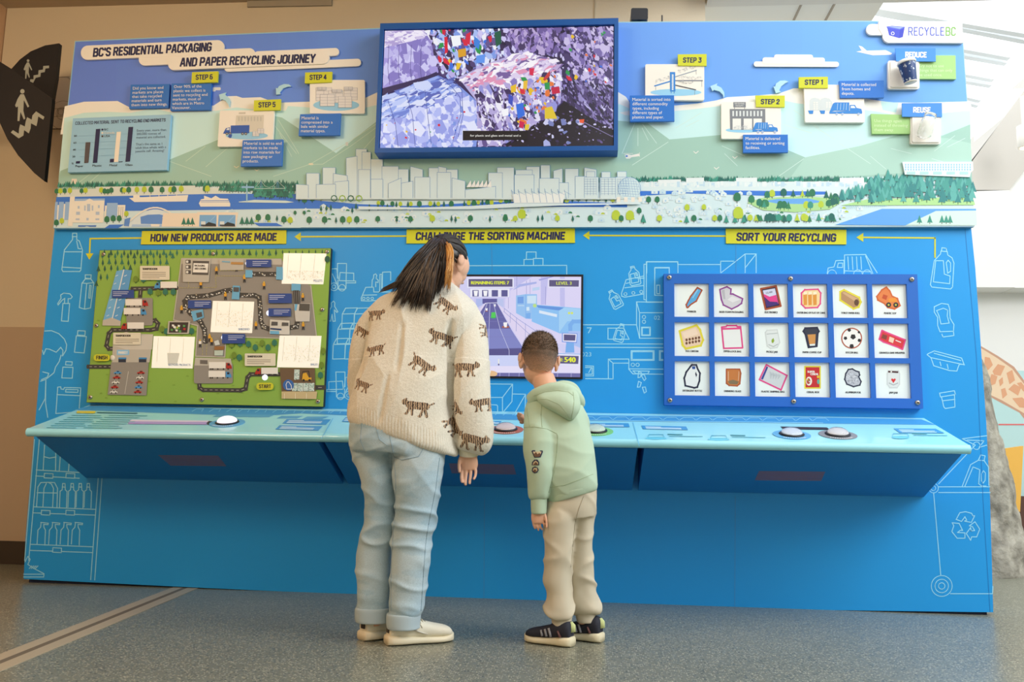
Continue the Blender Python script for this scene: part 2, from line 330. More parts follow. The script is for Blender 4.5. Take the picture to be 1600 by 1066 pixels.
# spot lamp under the white beam
c = PY(1602, 214, 2.6); r_ = root('spot_lamp', 'white cylinder spot lamp hanging under the sloping white beam', 'lamp', c+np.array([0, 0, -.09]))
k = MB(); k.lathe([(.052, -.09), (.06, -.085), (.06, .09), (.02, .1), (.02, .34)], c, n=20); k.build('lamp_shade', mat('lamp_white', S(238, 236, 228), .5), r_, True)
k = MB(); k.lathe([(.045, -.094), (.045, -.089)], c, n=20); k.build('bulb', mat('warm_bulb', (1, .8, .5, 1), emit=(1, .78, .45, 1), es=2.5), r_)

# stair signs on the left: two black fan-shaped blades
BLACK = mat('sign_black', S(30, 30, 34), .55); PALE = S(178, 182, 170)
def person_icon(a, zz, f):
    x0, y0, s = f; g = lambda p: zz([(x0+x*s, y0+y*s) for x, y in p])
    q = g([(0, 0)])[0]; e = g([(9, 0)])[0][0]-q[0]
    a.ell(PALE, *g([(12, 8)])[0], e, e*1.05)
    a.poly(PALE, g([(4, 20), (18, 20), (40, 70), (34, 74), (18, 44), (16, 88), (24, 120), (18, 124), (4, 92), (0, 130), (-8, 130), (-6, 70), (-14, 74), (-18, 66), (-8, 40)]))
zz = zoom(0, 0, .2817)
def blade(label, pts, y, icon, stairs, brk):
    R = root('stair_sign', label, 'sign', PY(*zz([pts[-1]])[0], y))
    slab('sign_blade', zz(pts), y, .03, BLACK, R); q = PY(*zz([brk])[0], y); k = MB(); k.box((-3.335, y+.03, q[2]-.02), (q[0], y+.05, q[2]+.02)); k.build('bracket', BLACK, R); a = onY(y, .0006); person_icon(a, zz, icon); a.poly(PALE, zz(stairs)); a.build('pictogram', R, PRINTM); return R
blade('upper black fan-shaped stair sign, partly behind the larger one', [(50, 400), (65, 380), (110, 330), (170, 285), (250, 252), (328, 240), (310, 430), (290, 545), (250, 560)], .36, (146, 330, .82),
      [(168, 440), (186, 440), (186, 418), (212, 414), (214, 390), (238, 386), (240, 366), (272, 364), (272, 378), (252, 380), (248, 400), (226, 404), (224, 426), (198, 432), (184, 460), (166, 452)], (150, 480))
blade('larger lower black stair sign with walking figure over zigzag steps', [(-70, 300), (0, 342), (70, 386), (290, 548), (245, 1005), (190, 960), (100, 862), (40, 770), (0, 684), (-70, 500)], .12, (108, 496, 1.35),
      [(60, 735), (72, 722), (104, 742), (106, 716), (112, 690), (138, 702), (142, 676), (150, 650), (176, 664), (180, 640), (200, 618), (246, 648), (240, 664), (212, 646), (208, 674), (202, 700), (172, 684), (170, 712), (160, 740), (134, 722), (130, 752), (104, 768)], (60, 480))
a = onY(.655, .0008); R = root('wall_plaque', 'clear plaque with spiral line drawing on the cream wall', 'plaque', PY(95, 202, .66))
m = mat('clear_sheet', (.9, .85, .74, 1), .2, trans=.6); slab('sheet', zz([(285, 428), (420, 424), (410, 716), (265, 716)]), .655, .008, m, R)
DK = S(70, 62, 54)
for r, cx, cy, t0, t1 in ((80, 352, 640, 110, 290), (34, 345, 630, 0, 360), (16, 338, 622, 0, 360), (150, 300, 560, 300, 360)):
    pt = [(cx+r*math.cos(math.radians(t0+(t1-t0)*i/16)), cy+r*math.sin(math.radians(t0+(t1-t0)*i/16))) for i in range(17)]; a.line(DK, zz(pt), .5)
for p in (((285, 604), (400, 600)), ((322, 604), (320, 644)), ((285, 648), (352, 644)), ((352, 604), (348, 716)), ((285, 428), (384, 426))): a.line(DK, zz(p), .6)
a.line(S(50, 44, 40), zz([(180, 718), (400, 714)]), 1.6); a.build('line_drawing', R, PRINTM)
k = MB(); slab('x', [(386, -14), (518, -16), (518, 8), (386, 10.5)], .685, .02, None, mb=k); tag(k.build('wall_panel', mat('grey_panel', S(170, 160, 140), .7)), 'flat grey access panel high on the cream wall above the title', 'panel')

# ------------------------------------------------------------------ the blue exhibit wall
BLUE = mat('blue_laminate', S(33, 156, 234), .42, spec=.4, bump=(500, .06, .001)); DBLUE = mat('deep_blue_laminate', S(18, 92, 178), .45); SHADOWB = mat('dark_plinth', S(16, 30, 56), .7)
EX = root('exhibit_wall', 'large bright blue exhibit wall with white line drawings', 'exhibit wall', (0, .12, 0))
slab('wall_panel', [(119, 67), (105, 182), (86, 352), (69.5, 510), (61, 591), (53, 684), (40, 840), (37, 905), (320, 919), (560, 930), (780, 940), (1000, 947), (1250, 953), (1552, 957), (1547, 780), (1541, 660), (1533, 546), (1524, 420), (1517, 352), (1510, 180), (1501, 37), (1250, 36), (968, 38), (594, 47), (350, 56.5)], 0, .28, BLUE, EX)
k = MB(); k.box((-2.36, .012, .0335), (2.36, .27, .05)); k.build('plinth', SHADOWB, EX)

# printed line drawings
def line_art():
    a = onY(0, .0003); a.e = 4e-7; L = lambda f, p, c=False, w=1.4: a.line(LINE, f(p), w, c)
    E = lambda f, x, y, r, n=18: a.line(LINE, f([(x+r*math.cos(2*math.pi*i/n), y+r*math.sin(2*math.pi*i/n)) for i in range(n)]), 1.2, True)
    g = zoom(60, 350, .2906)
    L(g, [(185, 68), (183, 85), (140, 140), (126, 245), (132, 256), (222, 256), (228, 248), (237, 140), (220, 92), (206, 84), (206, 68)], True)
    L(g, [(183, 70), (184, 50), (206, 50), (207, 70)]); L(g, [(138, 150), (236, 150)]); L(g, [(128, 232), (230, 238)]); L(g, [(206, 92), (214, 132), (228, 134)])
    L(g, [(252, 292), (252, 274), (284, 274), (282, 294)], True); L(g, [(252, 296), (234, 320), (220, 450), (248, 458), (280, 452), (298, 318), (282, 296)], True); L(g, [(234, 318), (260, 320), (298, 316)]); L(g, [(260, 320), (248, 456)]); L(g, [(276, 330), (284, 332), (278, 400), (270, 398)], True)
    L(g, [(132, 428), (168, 428), (160, 524), (124, 522)], True); L(g, [(140, 426), (142, 400), (128, 410), (106, 436), (104, 428), (122, 400), (120, 382), (136, 372), (170, 376), (182, 392), (174, 402), (160, 402), (160, 426)])
    L(g, [(210, 598), (212, 574), (252, 576), (250, 600)], True); L(g, [(204, 602), (258, 606), (246, 694), (194, 690)], True)
    L(g, [(146, 758), (148, 740), (182, 742), (180, 760)], True); L(g, [(132, 770), (186, 772), (182, 830), (126, 828)], True)
    L(g, [(104, 878), (94, 1020), (218, 1010), (228, 882), (140, 880), (136, 890), (122, 888), (120, 876)], True); L(g, [(148, 890), (214, 892), (212, 906), (146, 904)], True); L(g, [(100, 918), (226, 924)])
    L(g, [(34, 576), (70, 574), (110, 590), (140, 620), (152, 650), (148, 680), (130, 710), (132, 680), (120, 664), (96, 690), (60, 674), (40, 672), (28, 702), (22, 680)]); L(g, [(122, 706), (112, 740), (92, 770), (84, 800), (50, 828), (40, 836), (12, 846)]); L(g, [(24, 796), (56, 804), (48, 824), (16, 838)]); L(g, [(40, 842), (36, 940), (4, 1000)]); L(g, [(40, 842), (38, 960), (50, 1040)])
    g = zoom(30, 680, .2252)                                              # shelf of bottles at the lower left
    for x0, x1 in ((106, 38), (140, 66)): L(g, [(x0, 30), (x1, 870)])
    L(g, [(548, 300), (496, 1004)]); L(g, [(574, 302), (524, 1006)])
    for y0, xa, xb, bx in ((242, 118, 420, (205, 356)), (498, 98, 532, (185, 355)), (758, 76, 512, (264,))):
        L(g, [(xa, y0), (xb, y0+18)]); L(g, [(xa-3, y0+42), (xb-3, y0+58)])
        for b in bx: a.poly(S(33, 152, 230), g([(b-30, y0+24), (b+30, y0+27), (b+28, y0+58), (b-32, y0+55)])); L(g, [(b-30, y0+24), (b+30, y0+27), (b+28, y0+58), (b-32, y0+55)], True)
    for x in (300, 358, 414, 470):
        L(g, [(x-20, 500), (x-16, 390), (x-2, 380), (x+2, 336), (x+18, 336), (x+20, 380), (x+32, 392), (x+28, 506)]); L(g, [(x-1, 360), (x+20, 362)])
    L(g, [(120, 500), (130, 360), (150, 330), (200, 328), (224, 340), (238, 370), (232, 502)]); L(g, [(164, 500), (172, 370), (190, 332)]); L(g, [(200, 328), (246, 330), (266, 370), (262, 504)]); L(g, [(124, 400), (264, 402)])
    for x in (130, 210, 290, 368):
        L(g, [(x-6, 756), (x, 660), (x+18, 640), (x+22, 614), (x+20, 606), (x+72, 612), (x+70, 622), (x+40, 620), (x+42, 642), (x+52, 660), (x+48, 764)])
    L(g, [(176, 70), (166, 242)]); L(g, [(254, 120), (252, 244)]); L(g, [(172, 150), (210, 160), (256, 152)]); L(g, [(285, 150), (278, 246)]); L(g, [(346, 196), (342, 248)])
    L(g, [(30, 985), (170, 985), (172, 962), (110, 930), (60, 898), (76, 862), (60, 842), (40, 880)]); L(g, [(30, 966), (168, 966)])
    for x in (70, 84, 98, 112): L(g, [(x, 926), (x+18, 908)])
    g = zoom(500, 390, .2533)                                             # forklifts, worker and bales
    for dy, flip in ((0, 0), (670, 1)):
        h = (lambda p: g([(x, y+dy) for x, y in p])) if not flip else (lambda p: g([(262-x, y+dy) for x, y in p]))
        L(h, [(108, 176), (108, 86), (164, 86), (160, 240)]); L(h, [(124, 142), (208, 146), (208, 194), (118, 192)], True); L(h, [(160, 194), (220, 194), (220, 206), (160, 206)]); L(h, [(68, 212), (70, 120), (104, 118), (112, 180)]); L(h, [(76, 150), (104, 210)]); L(h, [(110, 190), (112, 244), (154, 246)])
        E(h, 86, 230, 24); E(h, 86, 230, 11); E(h, 136, 236, 20)
    L(g, [(70, 330), (84, 318), (92, 330), (90, 350), (110, 384), (104, 388), (88, 372), (94, 442), (80, 444), (74, 400), (66, 442), (54, 440), (60, 372), (72, 352)], True)
    for i in range(3):
        o = i*94; x = 138-i*28
        for j in range(3): X = x+j*74; L(g, [(X, 398+o), (X+20, 362+o), (X+92, 360+o), (X+76, 396+o), (X, 398+o), (X-4, 458+o+30), (X+70, 456+o+30), (X+76, 396+o)])
    L(g, [(254, 300), (282, 234), (330, 232), (332, 262), (440, 262)]); L(g, [(254, 300), (256, 316), (300, 318), (380, 312)]); L(g, [(262, 282), (350, 280)])
    L(g, [(320, 230), (322, 190), (330, 176), (332, 156), (344, 150), (350, 160), (346, 178), (360, 190), (358, 204), (344, 200), (344, 230)]); L(g, [(368, 260), (370, 154), (382, 152), (380, 240)]); L(g, [(384, 240), (386, 140), (436, 138), (436, 190)])
    for x in (270, 296, 322): E(g, x, 302, 8, 10)
    g = zoom(740, 380, .1688)                                             # crates and frame above the game screen
    L(g, [(-260, 210), (862, 206), (862, 290)]); L(g, [(466, 204), (466, 152), (552, 150)]); L(g, [(488, 150), (490, 82), (578, 82), (578, 142)]); L(g, [(554, 204), (554, 142), (642, 142), (642, 204)]); L(g, [(-256, 210), (-250, 270)]); L(g, [(-270, 80), (-290, 140), (-280, 200)])
    g = zoom(920, 380, .2627)                                             # sorting machine
    def jug(x, y, an, s=1):
        c_, s_ = math.cos(an), math.sin(an); h = lambda p: g([(x+(px*c_-py*s_)*s, y+(px*s_+py*c_)*s) for px, py in p])
        L(h, [(-10, -52), (-10, -34), (-28, -14), (-32, 52), (-24, 60), (26, 60), (32, 54), (32, -10), (14, -34), (12, -52)], True); L(h, [(-10, -44), (12, -44)]); L(h, [(-20, -8), (4, -10), (6, 20), (22, 22), (20, 46), (-22, 46)], True); L(h, [(12, -12), (20, -10), (22, 8), (14, 6)], True)
    jug(268, 190, -.2); jug(152, 330, -.5); jug(186, 530, .25, .95)
    L(g, [(194, 300), (222, 218), (326, 196)]); L(g, [(194, 300), (196, 316), (214, 322), (328, 302)]); L(g, [(214, 266), (328, 252)]); L(g, [(222, 240), (240, 236)]); L(g, [(300, 210), (330, 208)])
    for x in (218, 265, 312): E(g, x, 303-(x-218)*.14, 9, 10)
    L(g, [(328, 336), (328, 126), (342, 126)]); L(g, [(342, 352), (342, 112), (528, 112), (530, 130)]); L(g, [(342, 352), (446, 352)]); L(g, [(328, 336), (342, 338)]); L(g, [(392, 310), (392, 148), (478, 148), (478, 176)]); L(g, [(392, 310), (446, 312)]); L(g, [(404, 250), (422, 250), (422, 302), (404, 300)], True)
    L(g, [(446, 350), (284, 350), (284, 488), (302, 566), (446, 566)]); L(g, [(284, 350), (302, 414), (446, 414)]); L(g, [(302, 414), (302, 566)]); E(g, 328, 440, 10, 12); E(g, 328, 468, 10, 12); L(g, [(314, 500), (366, 500), (366, 550), (314, 550)], True); L(g, [(318, 504), (362, 504), (362, 546), (318, 546)], True)
    L(g, [(-40, 486), (284, 486)]); L(g, [(-20, 600), (446, 600)]); L(g, [(-20, 620), (446, 622)]); L(g, [(-10, 504), (14, 504), (-2, 534)]); L(g, [(114, 506), (206, 506), (240, 572), (114, 572)], True)
    L(g, [(-20, 730), (28, 732), (28, 790), (-20, 790)]); L(g, [(-20, 740), (20, 740), (20, 780), (-20, 780)]); L(g, [(0, 770), (14, 744)])
    L(g, [(-20, 806), (144, 808), (144, 714), (238, 714), (238, 690), (116, 690), (116, 806)]); L(g, [(116, 690), (144, 714)]); L(g, [(238, 690), (238, 750), (262, 778), (446, 780)]); L(g, [(238, 748), (446, 750)])
    for x0, x1 in ((252, 388), (420, 460)): L(g, [(x0, 640), (x1, 640), (x1, 698), (x0, 698)], True); L(g, [(x0+6, 646), (x1-6, 646), (x1-6, 692), (x0+6, 692)], True)
    E(g, 262, 724, 10, 12); E(g, 290, 724, 10, 12); L(g, [(262, 760), (360, 762), (350, 778), (280, 776)], True)
    for x, y, r in ((300, 784, .2), (326, 800, -.4), (298, 842, .3), (330, 874, -.2)):
        h = lambda p: g([(x+px*math.cos(r)-py*math.sin(r), y+px*math.sin(r)+py*math.cos(r)) for px, py in p]); L(h, [(-8, -18), (10, -16), (10, 12), (-4, 18)], True)
    a.text('02', g([(388, 456)])[0], g([(424, 456)])[0], 6.5, LINE); a.text('023', (909, 557), (924, 557), 6.5, LINE)
    g = zoom(620, 560, .225)                                              # cartons beside the game screen
    L(g, [(640, 272), (734, 272), (804, 180), (640, 178)]); L(g, [(734, 272), (734, 380), (800, 300), (804, 180)]); L(g, [(806, 248), (894, 250), (820, 380)]); L(g, [(894, 250), (890, 380)]); L(g, [(640, 322), (694, 324), (700, 332), (700, 378)])
    g = zoom(1000, 340, .375)                                             # right side: machine top, lorry, bottles
    L(g, [(28, 184), (158, 184), (158, 230)]); L(g, [(62, 232), (62, 208), (122, 208), (122, 232)]); L(g, [(158, 196), (336, 196)]); L(g, [(336, 230), (336, 182), (390, 182)]); L(g, [(338, 230), (438, 152), (484, 152), (484, 230)]); L(g, [(438, 152), (438, 230)]); L(g, [(438, 210), (484, 152)]); L(g, [(28, 184), (28, 232)])
    L(g, [(780, 234), (784, 210), (808, 206), (816, 180), (850, 178), (850, 234)]); L(g, [(822, 208), (826, 190), (844, 190), (844, 208)], True); L(g, [(852, 230), (852, 156), (940, 154), (948, 168), (988, 230)]); L(g, [(940, 160), (970, 234)]); L(g, [(850, 222), (960, 226)])
    for x in (866, 884, 902, 920): L(g, [(x, 164), (x+3, 216)])
    for x in (800, 908, 946): a.line(LINE, g([(x+18*math.cos(t), 236+18*math.sin(t)) for t in np.linspace(math.pi, 2*math.pi, 9)]), 1.2)
    L(g, [(1254, 140), (1252, 152), (1226, 180), (1210, 280), (1216, 290), (1294, 298), (1302, 290), (1308, 190), (1300, 168), (1282, 156), (1280, 142)], True); L(g, [(1256, 140), (1258, 126), (1276, 128), (1278, 142)]); L(g, [(1232, 180), (1264, 180), (1268, 236), (1292, 244), (1290, 276), (1222, 268)], True); L(g, [(1276, 188), (1284, 178), (1294, 190), (1294, 224), (1282, 232)], True)
    L(g, [(1226, 372), (1256, 358), (1284, 362), (1290, 380), (1292, 420), (1308, 446), (1306, 474), (1250, 476), (1240, 450), (1240, 416), (1226, 394)], True); L(g, [(1236, 388), (1264, 378), (1282, 386), (1280, 410), (1288, 440), (1254, 444), (1246, 410)], True); L(g, [(1258, 486), (1262, 498), (1308, 492), (1306, 476)])
    L(g, [(1200, 568), (1226, 556), (1340, 586), (1350, 612), (1330, 612), (1320, 640), (1290, 638), (1224, 618), (1212, 584), (1196, 572)], True); L(g, [(1212, 584), (1352, 614)]); L(g, [(1226, 566), (1336, 596)]); L(g, [(1250, 602), (1254, 618)]); L(g, [(1280, 612), (1284, 630)])
    L(g, [(1248, 732), (1310, 722), (1314, 738), (1252, 748)], True); L(g, [(1256, 748), (1266, 790), (1272, 796), (1312, 790), (1310, 738)]); L(g, [(1260, 764), (1312, 758)])
    g = zoom(1380, 680, .2627)                                            # bin and recycling mark at lower right
    L(g, [(636, 342), (330, 342)]); L(g, [(634, 308), (330, 308)]); L(g, [(330, 290), (548, 60), (470, 22), (616, 4)]); L(g, [(500, 30), (600, 34), (570, 74), (616, 60)]); E(g, 555, 64, 22, 14)
    L(g, [(470, 304), (520, 176), (566, 150), (600, 152), (626, 190), (628, 300)]); L(g, [(486, 304), (534, 190), (574, 206), (568, 290), (584, 302), (612, 304)]); L(g, [(566, 150), (580, 118), (606, 124), (600, 152)]); L(g, [(584, 232), (596, 212), (608, 226), (606, 270), (594, 286), (584, 272)], True)
    E(g, 300, 316, 28); E(g, 298, 316, 14); L(g, [(300, 346), (342, 832)]); E(g, 348, 898, 62, 28); E(g, 348, 898, 40, 22); E(g, 348, 898, 19, 14); L(g, [(400, 944), (650, 944), (652, 900)])
    L(g, [(434, 502), (456, 462), (490, 456), (526, 466), (534, 482), (544, 480), (524, 520), (484, 512), (496, 506), (486, 486), (466, 514)], True); L(g, [(410, 522), (452, 526), (472, 568), (460, 566), (442, 580), (486, 582), (486, 614), (440, 614), (408, 574), (420, 540)], True); L(g, [(512, 540), (546, 516), (574, 560), (556, 606), (526, 606), (520, 626), (494, 586), (520, 550), (522, 570), (544, 568), (530, 544)], True)
    fine = S(64, 146, 216)
    for p in (((768, 358), (769, 430)), ((757, 778), (756, 940)), ((1150, 358), (1150, 432)), ((1149, 776), (1148, 950))): a.line(fine, p, .9)
    for p in (((1508, 358), (1526, 560), (1536, 780), (1547, 956)), ): a.line(S(26, 124, 200), p, .9)
    a.up(2)                                                               # yellow flow arrows
    for p, hd in ((((222, 372), (141, 373), (140, 395)), ((134, 396), (146, 396), (139.5, 406))), (((635, 369), (468, 370)), ((470, 363), (470, 377), (460, 370))), (((1134, 369), (918, 368)), ((921, 361), (921, 375), (911, 368))), (((1461, 402), (1461, 372), (1346, 371)), ((1349, 364), (1349, 378), (1338, 371)))):
        a.line(YEL, p, 2.4); a.poly(YEL, hd)
    a.build('line_drawing', EX)
line_art()
def heading(label, tl, tr, br, bl, t, a_, b_, h):
    R = root('heading_sign', label, 'sign', PY(*bl, -.006)); slab('sign_board', [tl, tr, br, bl], -.006, .005, mat('yellow_board', YEL, .5), R)
    a = onY(-.006); block(a, t, a_, b_, h, NAVY, 1.75, .10); a.build('lettering', R, PRINTM)
heading('yellow sign reading HOW NEW PRODUCTS ARE MADE above the map', (222, 361), (447.5, 359.5), (447, 381), (220, 382), 'HOW NEW PRODUCTS ARE MADE', (234.5, 378), (432, 376.5), 12.6)
heading('yellow sign reading CHALLENGE THE SORTING MACHINE above the game screen', (635.5, 358.5), (898, 357), (898.5, 379.5), (635, 380.5), 'CHALLENGE THE SORTING MACHINE', (649, 375.5), (882.5, 374.8), 12.6)
heading('yellow sign reading SORT YOUR RECYCLING above the picture tiles', (1134, 357.5), (1322.5, 359), (1322.5, 382), (1134.5, 380.5), 'SORT YOUR RECYCLING', (1150, 376.5), (1306, 378), 13)

# ------------------------------------------------------------------ console: worktop, buttons, three cabinets
NT = np.array([0, -.145, .5]); NT /= np.linalg.norm(NT); PT = np.array([0, 0, .948])
prof = [(-.003, .947), (-.478, .8094)]+[(-.484+.020*math.cos(math.radians(t)), .789+.020*math.sin(math.radians(t))) for t in range(95, 275, 15)]+[(-.46, .770), (-.003, .905)]
CT = root('console_worktop', 'long light blue sloping counter across the blue wall', 'counter', (0, -.25, .80))
k = MB(); k.prism([(-2.11, y, z) for y, z in prof], [(2.11, y, z) for y, z in prof]); k.build('worktop', mat('aqua_laminate', S(158, 230, 248), .3, coat=.3), CT)
def counter_print():
    a = Art(PT, NT, .0006, .00012); MID = S(66, 152, 216); SOFT = S(98, 182, 228)
    a.poly(MID, [(140, 634.5), (260, 636), (420, 641), (700, 646), (1000, 650), (1250, 652), (1440, 655.5), (1462, 664), (1282, 662), (1000, 658.5), (830, 657), (700, 654), (560, 650), (470, 646), (410, 650), (330, 648), (240, 645), (116, 640.5)])
    a.up(2)
    for x, y in ((340, 648.5), (368, 648.7), (396, 649), (440, 651), (480, 652)): a.poly(S(84, 164, 214), [(x, y-1), (x+34, y-1), (x+24, y+3), (x-8, y+3)])
    a.up(2)
    for i in range(24): x = 300+i*24+(i % 3)*3; y = 640+.012*(x-300); a.line(LINE, [(x, y+3), (x+7, y-1), (x+18, y-1), (x+15, y+3)], .7)
    for i in range(15): x = 912+i*26; y = 651.5+.006*(x-912); a.line(LINE, [(x-6, y+4), (x, y), (x+14, y), (x+19, y+4)], .7)
    a.line(LINE, [(900, 656.5), (1286, 661)], .8)
    W_ = S(206, 236, 250)
    for tl, tr, br, bl in (((448, 655), (517, 655.5), (509, 664), (441, 662)), ((437, 664.5), (504, 666), (497, 673), (430, 671)), ((540, 652), (560, 652), (560, 660), (534, 659)), ((918, 661), (982, 661.5), (984, 667.5), (918, 667)), ((1002, 665), (1072, 666.5), (1075, 672), (1005, 670.5)), ((1396, 669.5), (1462, 670), (1476, 677), (1406, 676.5)), ((766, 658), (784, 658), (780, 663), (766, 663))):
        a.quad(MID, tl, tr, br, bl); a.up()
        for t in (.32, .55, .78):
            f = lambda s: ((tl[0]+(bl[0]-tl[0])*t)+((tr[0]+(br[0]-tr[0])*t)-(tl[0]+(bl[0]-tl[0])*t))*s, tl[1]+(bl[1]-tl[1])*t+(tr[1]-tl[1])*s)
            a.line(W_, [f(.08), f(.42 if t < .4 else .86)], .8)
    a.poly(S(176, 160, 226), [(203, 656.5), (328, 658), (324, 663.5), (200, 662.5)]); a.up(); a.poly(S(222, 216, 244), [(204, 656), (327, 657.5), (326, 659.5), (203, 658.5)])
    a.poly(S(34, 46, 58), [(322, 662), (326, 658), (332, 658.5), (326, 663.5)])
    a.poly(S(40, 30, 40), [(1219.5, 666.5), (1292, 668), (1297, 671.5), (1224, 670.5)])
    a.poly(S(220, 208, 60), [(121, 642), (150, 642.5), (148, 646), (119, 645.5)])
    TX = S(90, 178, 196)
    a.line(S(70, 130, 150), [(152, 644.5), (214, 645.8)], 1.6)
    for i in range(7):
        y = 649+i*3.2; x0 = 112-i*6.5; a.line(TX, [(x0, y), (x0+46+8*(i % 2), y+.4)], .8); a.line(TX, [(x0+58, y), (x0+118-6*(i % 3), y+.6)], .8)
    for x, y, s in ((1010, 684, 1), (1108, 685.5, 1), (1392, 682.5, .8)):
        a.ell(S(110, 204, 234), x+15, y+1, 17*s, 2.2); a.line(S(86, 178, 206), [(x+2, y), (x+4, y-5), (x+26, y-5), (x+28, y)], .7, True); a.line(S(84, 160, 176), [(x+34, y-5.5), (x+56, y-5)], 1.6); a.line(TX, [(x+36, y-2.5), (x+88, y-2)], .8)
    for u0, u1 in (((520, 654), (502, 686)), ((989, 660), (999, 697))): a.line(SOFT, [u0, u1], .9)
    for i, p in enumerate(a.v): a.v[i] = np.array([p[0], min(p[1], -.002), p[2]])
    a.build('printed_instructions', CT)
counter_print()
CLEARD = mat('clear_plastic', (.99, .99, 1, 1), .02, trans=1, ior=1.12); BLK = mat('black_plastic', S(28, 28, 34), .35); LITD = mat('lit_dome', S(240, 238, 250), .15, emit=(.93, .9, 1, 1), es=.75)
def onT(u, v, h=0): return PP(u, v, PT+NT*h, NT)
for nm, (u, v), rc, lit in (('blue ring', (355, 661.5), S(92, 172, 226), 1), ('orange ring', (790, 672), S(178, 96, 66), 0), ('green ring', (930, 674.5), S(128, 206, 118), 0), ('mid blue ring', (1237, 680), S(92, 172, 226), 0), ('grey ring', (1309, 680), S(132, 136, 146), 0)):
    c = onT(u, v); k = MB(); k.lathe([(.082, .0008), (.082, .0028), (.05, .0034)], c, NT, 36)
    p = k.build('push_button', mat(nm.replace(' ', '_'), rc, .4), CT); ORG[p.name] = ORG[CT.name]; p['label'] = 'round push button with '+nm
    k = MB(); k.lathe([(.055, .003), (.055, .007), (.051, .010), (.046, .010)], c, NT, 32); k.build('button_bezel', BLK, p, True)
    k = MB(); k.lathe([(.047, .009)]+[(.047*math.cos(math.radians(t)), .009+.026*math.sin(math.radians(t))) for t in range(12, 88, 9)], c, NT, 32); k.build('button_dome', LITD if lit else CLEARD, p, True)
    k = MB(); k.lathe([(.044, .0095), (.040, .013), (.02, .015)], c, NT, 24); k.build('button_core', mat('core_'+nm.replace(' ', '_'), tuple(.35*x+.6 for x in rc[:3])+(1,), .3), p, True)
    # ring lettering: short pale dashes along the front of the ring
    k = MB(); ex = np.array([1., 0, 0]); ey = np.cross(NT, ex)
    for t in range(228, 314, 8):
        q = [c+NT*.0036+ex*math.cos(math.radians(t+d))*r+ey*math.sin(math.radians(t+d))*r for r, d in ((.066, 0), (.066, 5), (.075, 5), (.075, 0))]; k.add(q, [(0, 1, 2, 3)])
    k.build('ring_lettering', mat('letter_white', S(232, 240, 244), .5), p)
NA = np.array([0, -.197, -.442]); NA /= np.linalg.norm(NA); PA = np.array([0, -.003, .571])
CAB = mat('cabinet_blue', S(34, 134, 216), .5, bump=(400, .05, .001))
for lab, x0, x1, px in (('left blue console cabinet under the worktop, below the map', -2.093, -.736, ((248, 712), (341, 713), (353, 728), (266, 727))), ('middle blue console cabinet under the worktop, behind the two people', -.706, .712, ((702, 725), (802, 727), (806, 741), (706, 739))),
                        ('right blue console cabinet under the worktop, below the picture tiles', .742, 2.093, ((1186, 737), (1289, 738), (1283, 751), (1180, 750)))):
    R = root('console_cabinet', lab, 'cabinet', ((x0+x1)/2, -.2, .57), 'console cabinets under the worktop'); k = MB(); pr = ((-.445, .768), (-.012, .893), (-.003, .571))
    k.prism([(x0, y, z) for y, z in pr], [(x1, y, z) for y, z in pr]); k.build('cabinet_body', CAB, R)
    a = Art(PA, NA, .0008)
    for t in np.linspace(0, 1, 9):
        l = [px[0][i]+(px[3][i]-px[0][i])*t for i in (0, 1)]; r = [px[1][i]+(px[2][i]-px[1][i])*t for i in (0, 1)]; a.line(S(164, 120, 130), [l, r], .95)
    a.build('speaker_grille', R)
# ------------------------------------------------------------------ the mural board above
MY = -.03; BK = -.0335                 # front of the mural, back of everything fixed to it
MU = root('mural_board', 'wide landscape mural board of mountains, city and water', 'mural', (0, -.015, 1.9))
slab('board', [(117, 64), (350, 53.5), (594, 43.5), (968, 34), (1250, 32), (1503, 33), (1513, 180), (1523, 354), (1000, 354.5), (560, 355.5), (83, 357), (104, 180)], MY, .0285, mat('board_edge', S(150, 196, 216), .5), MU)
SKY = S(102, 158, 240); SNOW = S(238, 240, 234); TEAL = S(198, 238, 240); GREEN = S(158, 200, 188); GRL = S(172, 212, 200); TOWN = S(206, 232, 240); WATER = S(56, 122, 220); WALLW = S(222, 238, 242); WALLC = S(236, 234, 224); ROOFB = S(172, 206, 236)
PINE = (S(38, 122, 104), S(58, 150, 132), S(30, 104, 96)); RND = (S(42, 120, 86), S(182, 206, 62), S(52, 132, 94)); TRUNK = S(40, 70, 66)
def t_round(a, x, y, h, c):                 # y is the foot of the trunk
    w_ = h*.34; a.rect(TRUNK, x-.45, y-h*.34, x+.45, y); a.poly(c, [(x-w_*.8, y-h*.26), (x-w_, y-h*.5), (x-w_*.86, y-h*.8), (x-w_*.4, y-h*.97), (x, y-h), (x+w_*.4, y-h*.97), (x+w_*.86, y-h*.8), (x+w_, y-h*.5), (x+w_*.8, y-h*.26), (x, y-h*.2)])
def t_pine(a, x, y, h, c):
    w_ = h*.3; a.rect(TRUNK, x-.4, y-h*.2, x+.4, y); a.poly(c, [(x-w_, y-h*.14), (x-w_*.55, y-h*.5), (x-w_*.3, y-h*.75), (x, y-h), (x+w_*.3, y-h*.75), (x+w_*.55, y-h*.5), (x+w_, y-h*.14), (x, y-h*.2)])
def t_slim(a, x, y, h, c):
    w_ = h*.17; a.rect(TRUNK, x-.35, y-h*.25, x+.35, y); a.poly(c, [(x-w_*.6, y-h*.2), (x-w_, y-h*.4), (x-w_*.5, y-h*.75), (x, y-h), (x+w_*.5, y-h*.75), (x+w_, y-h*.4), (x+w_*.6, y-h*.2)])
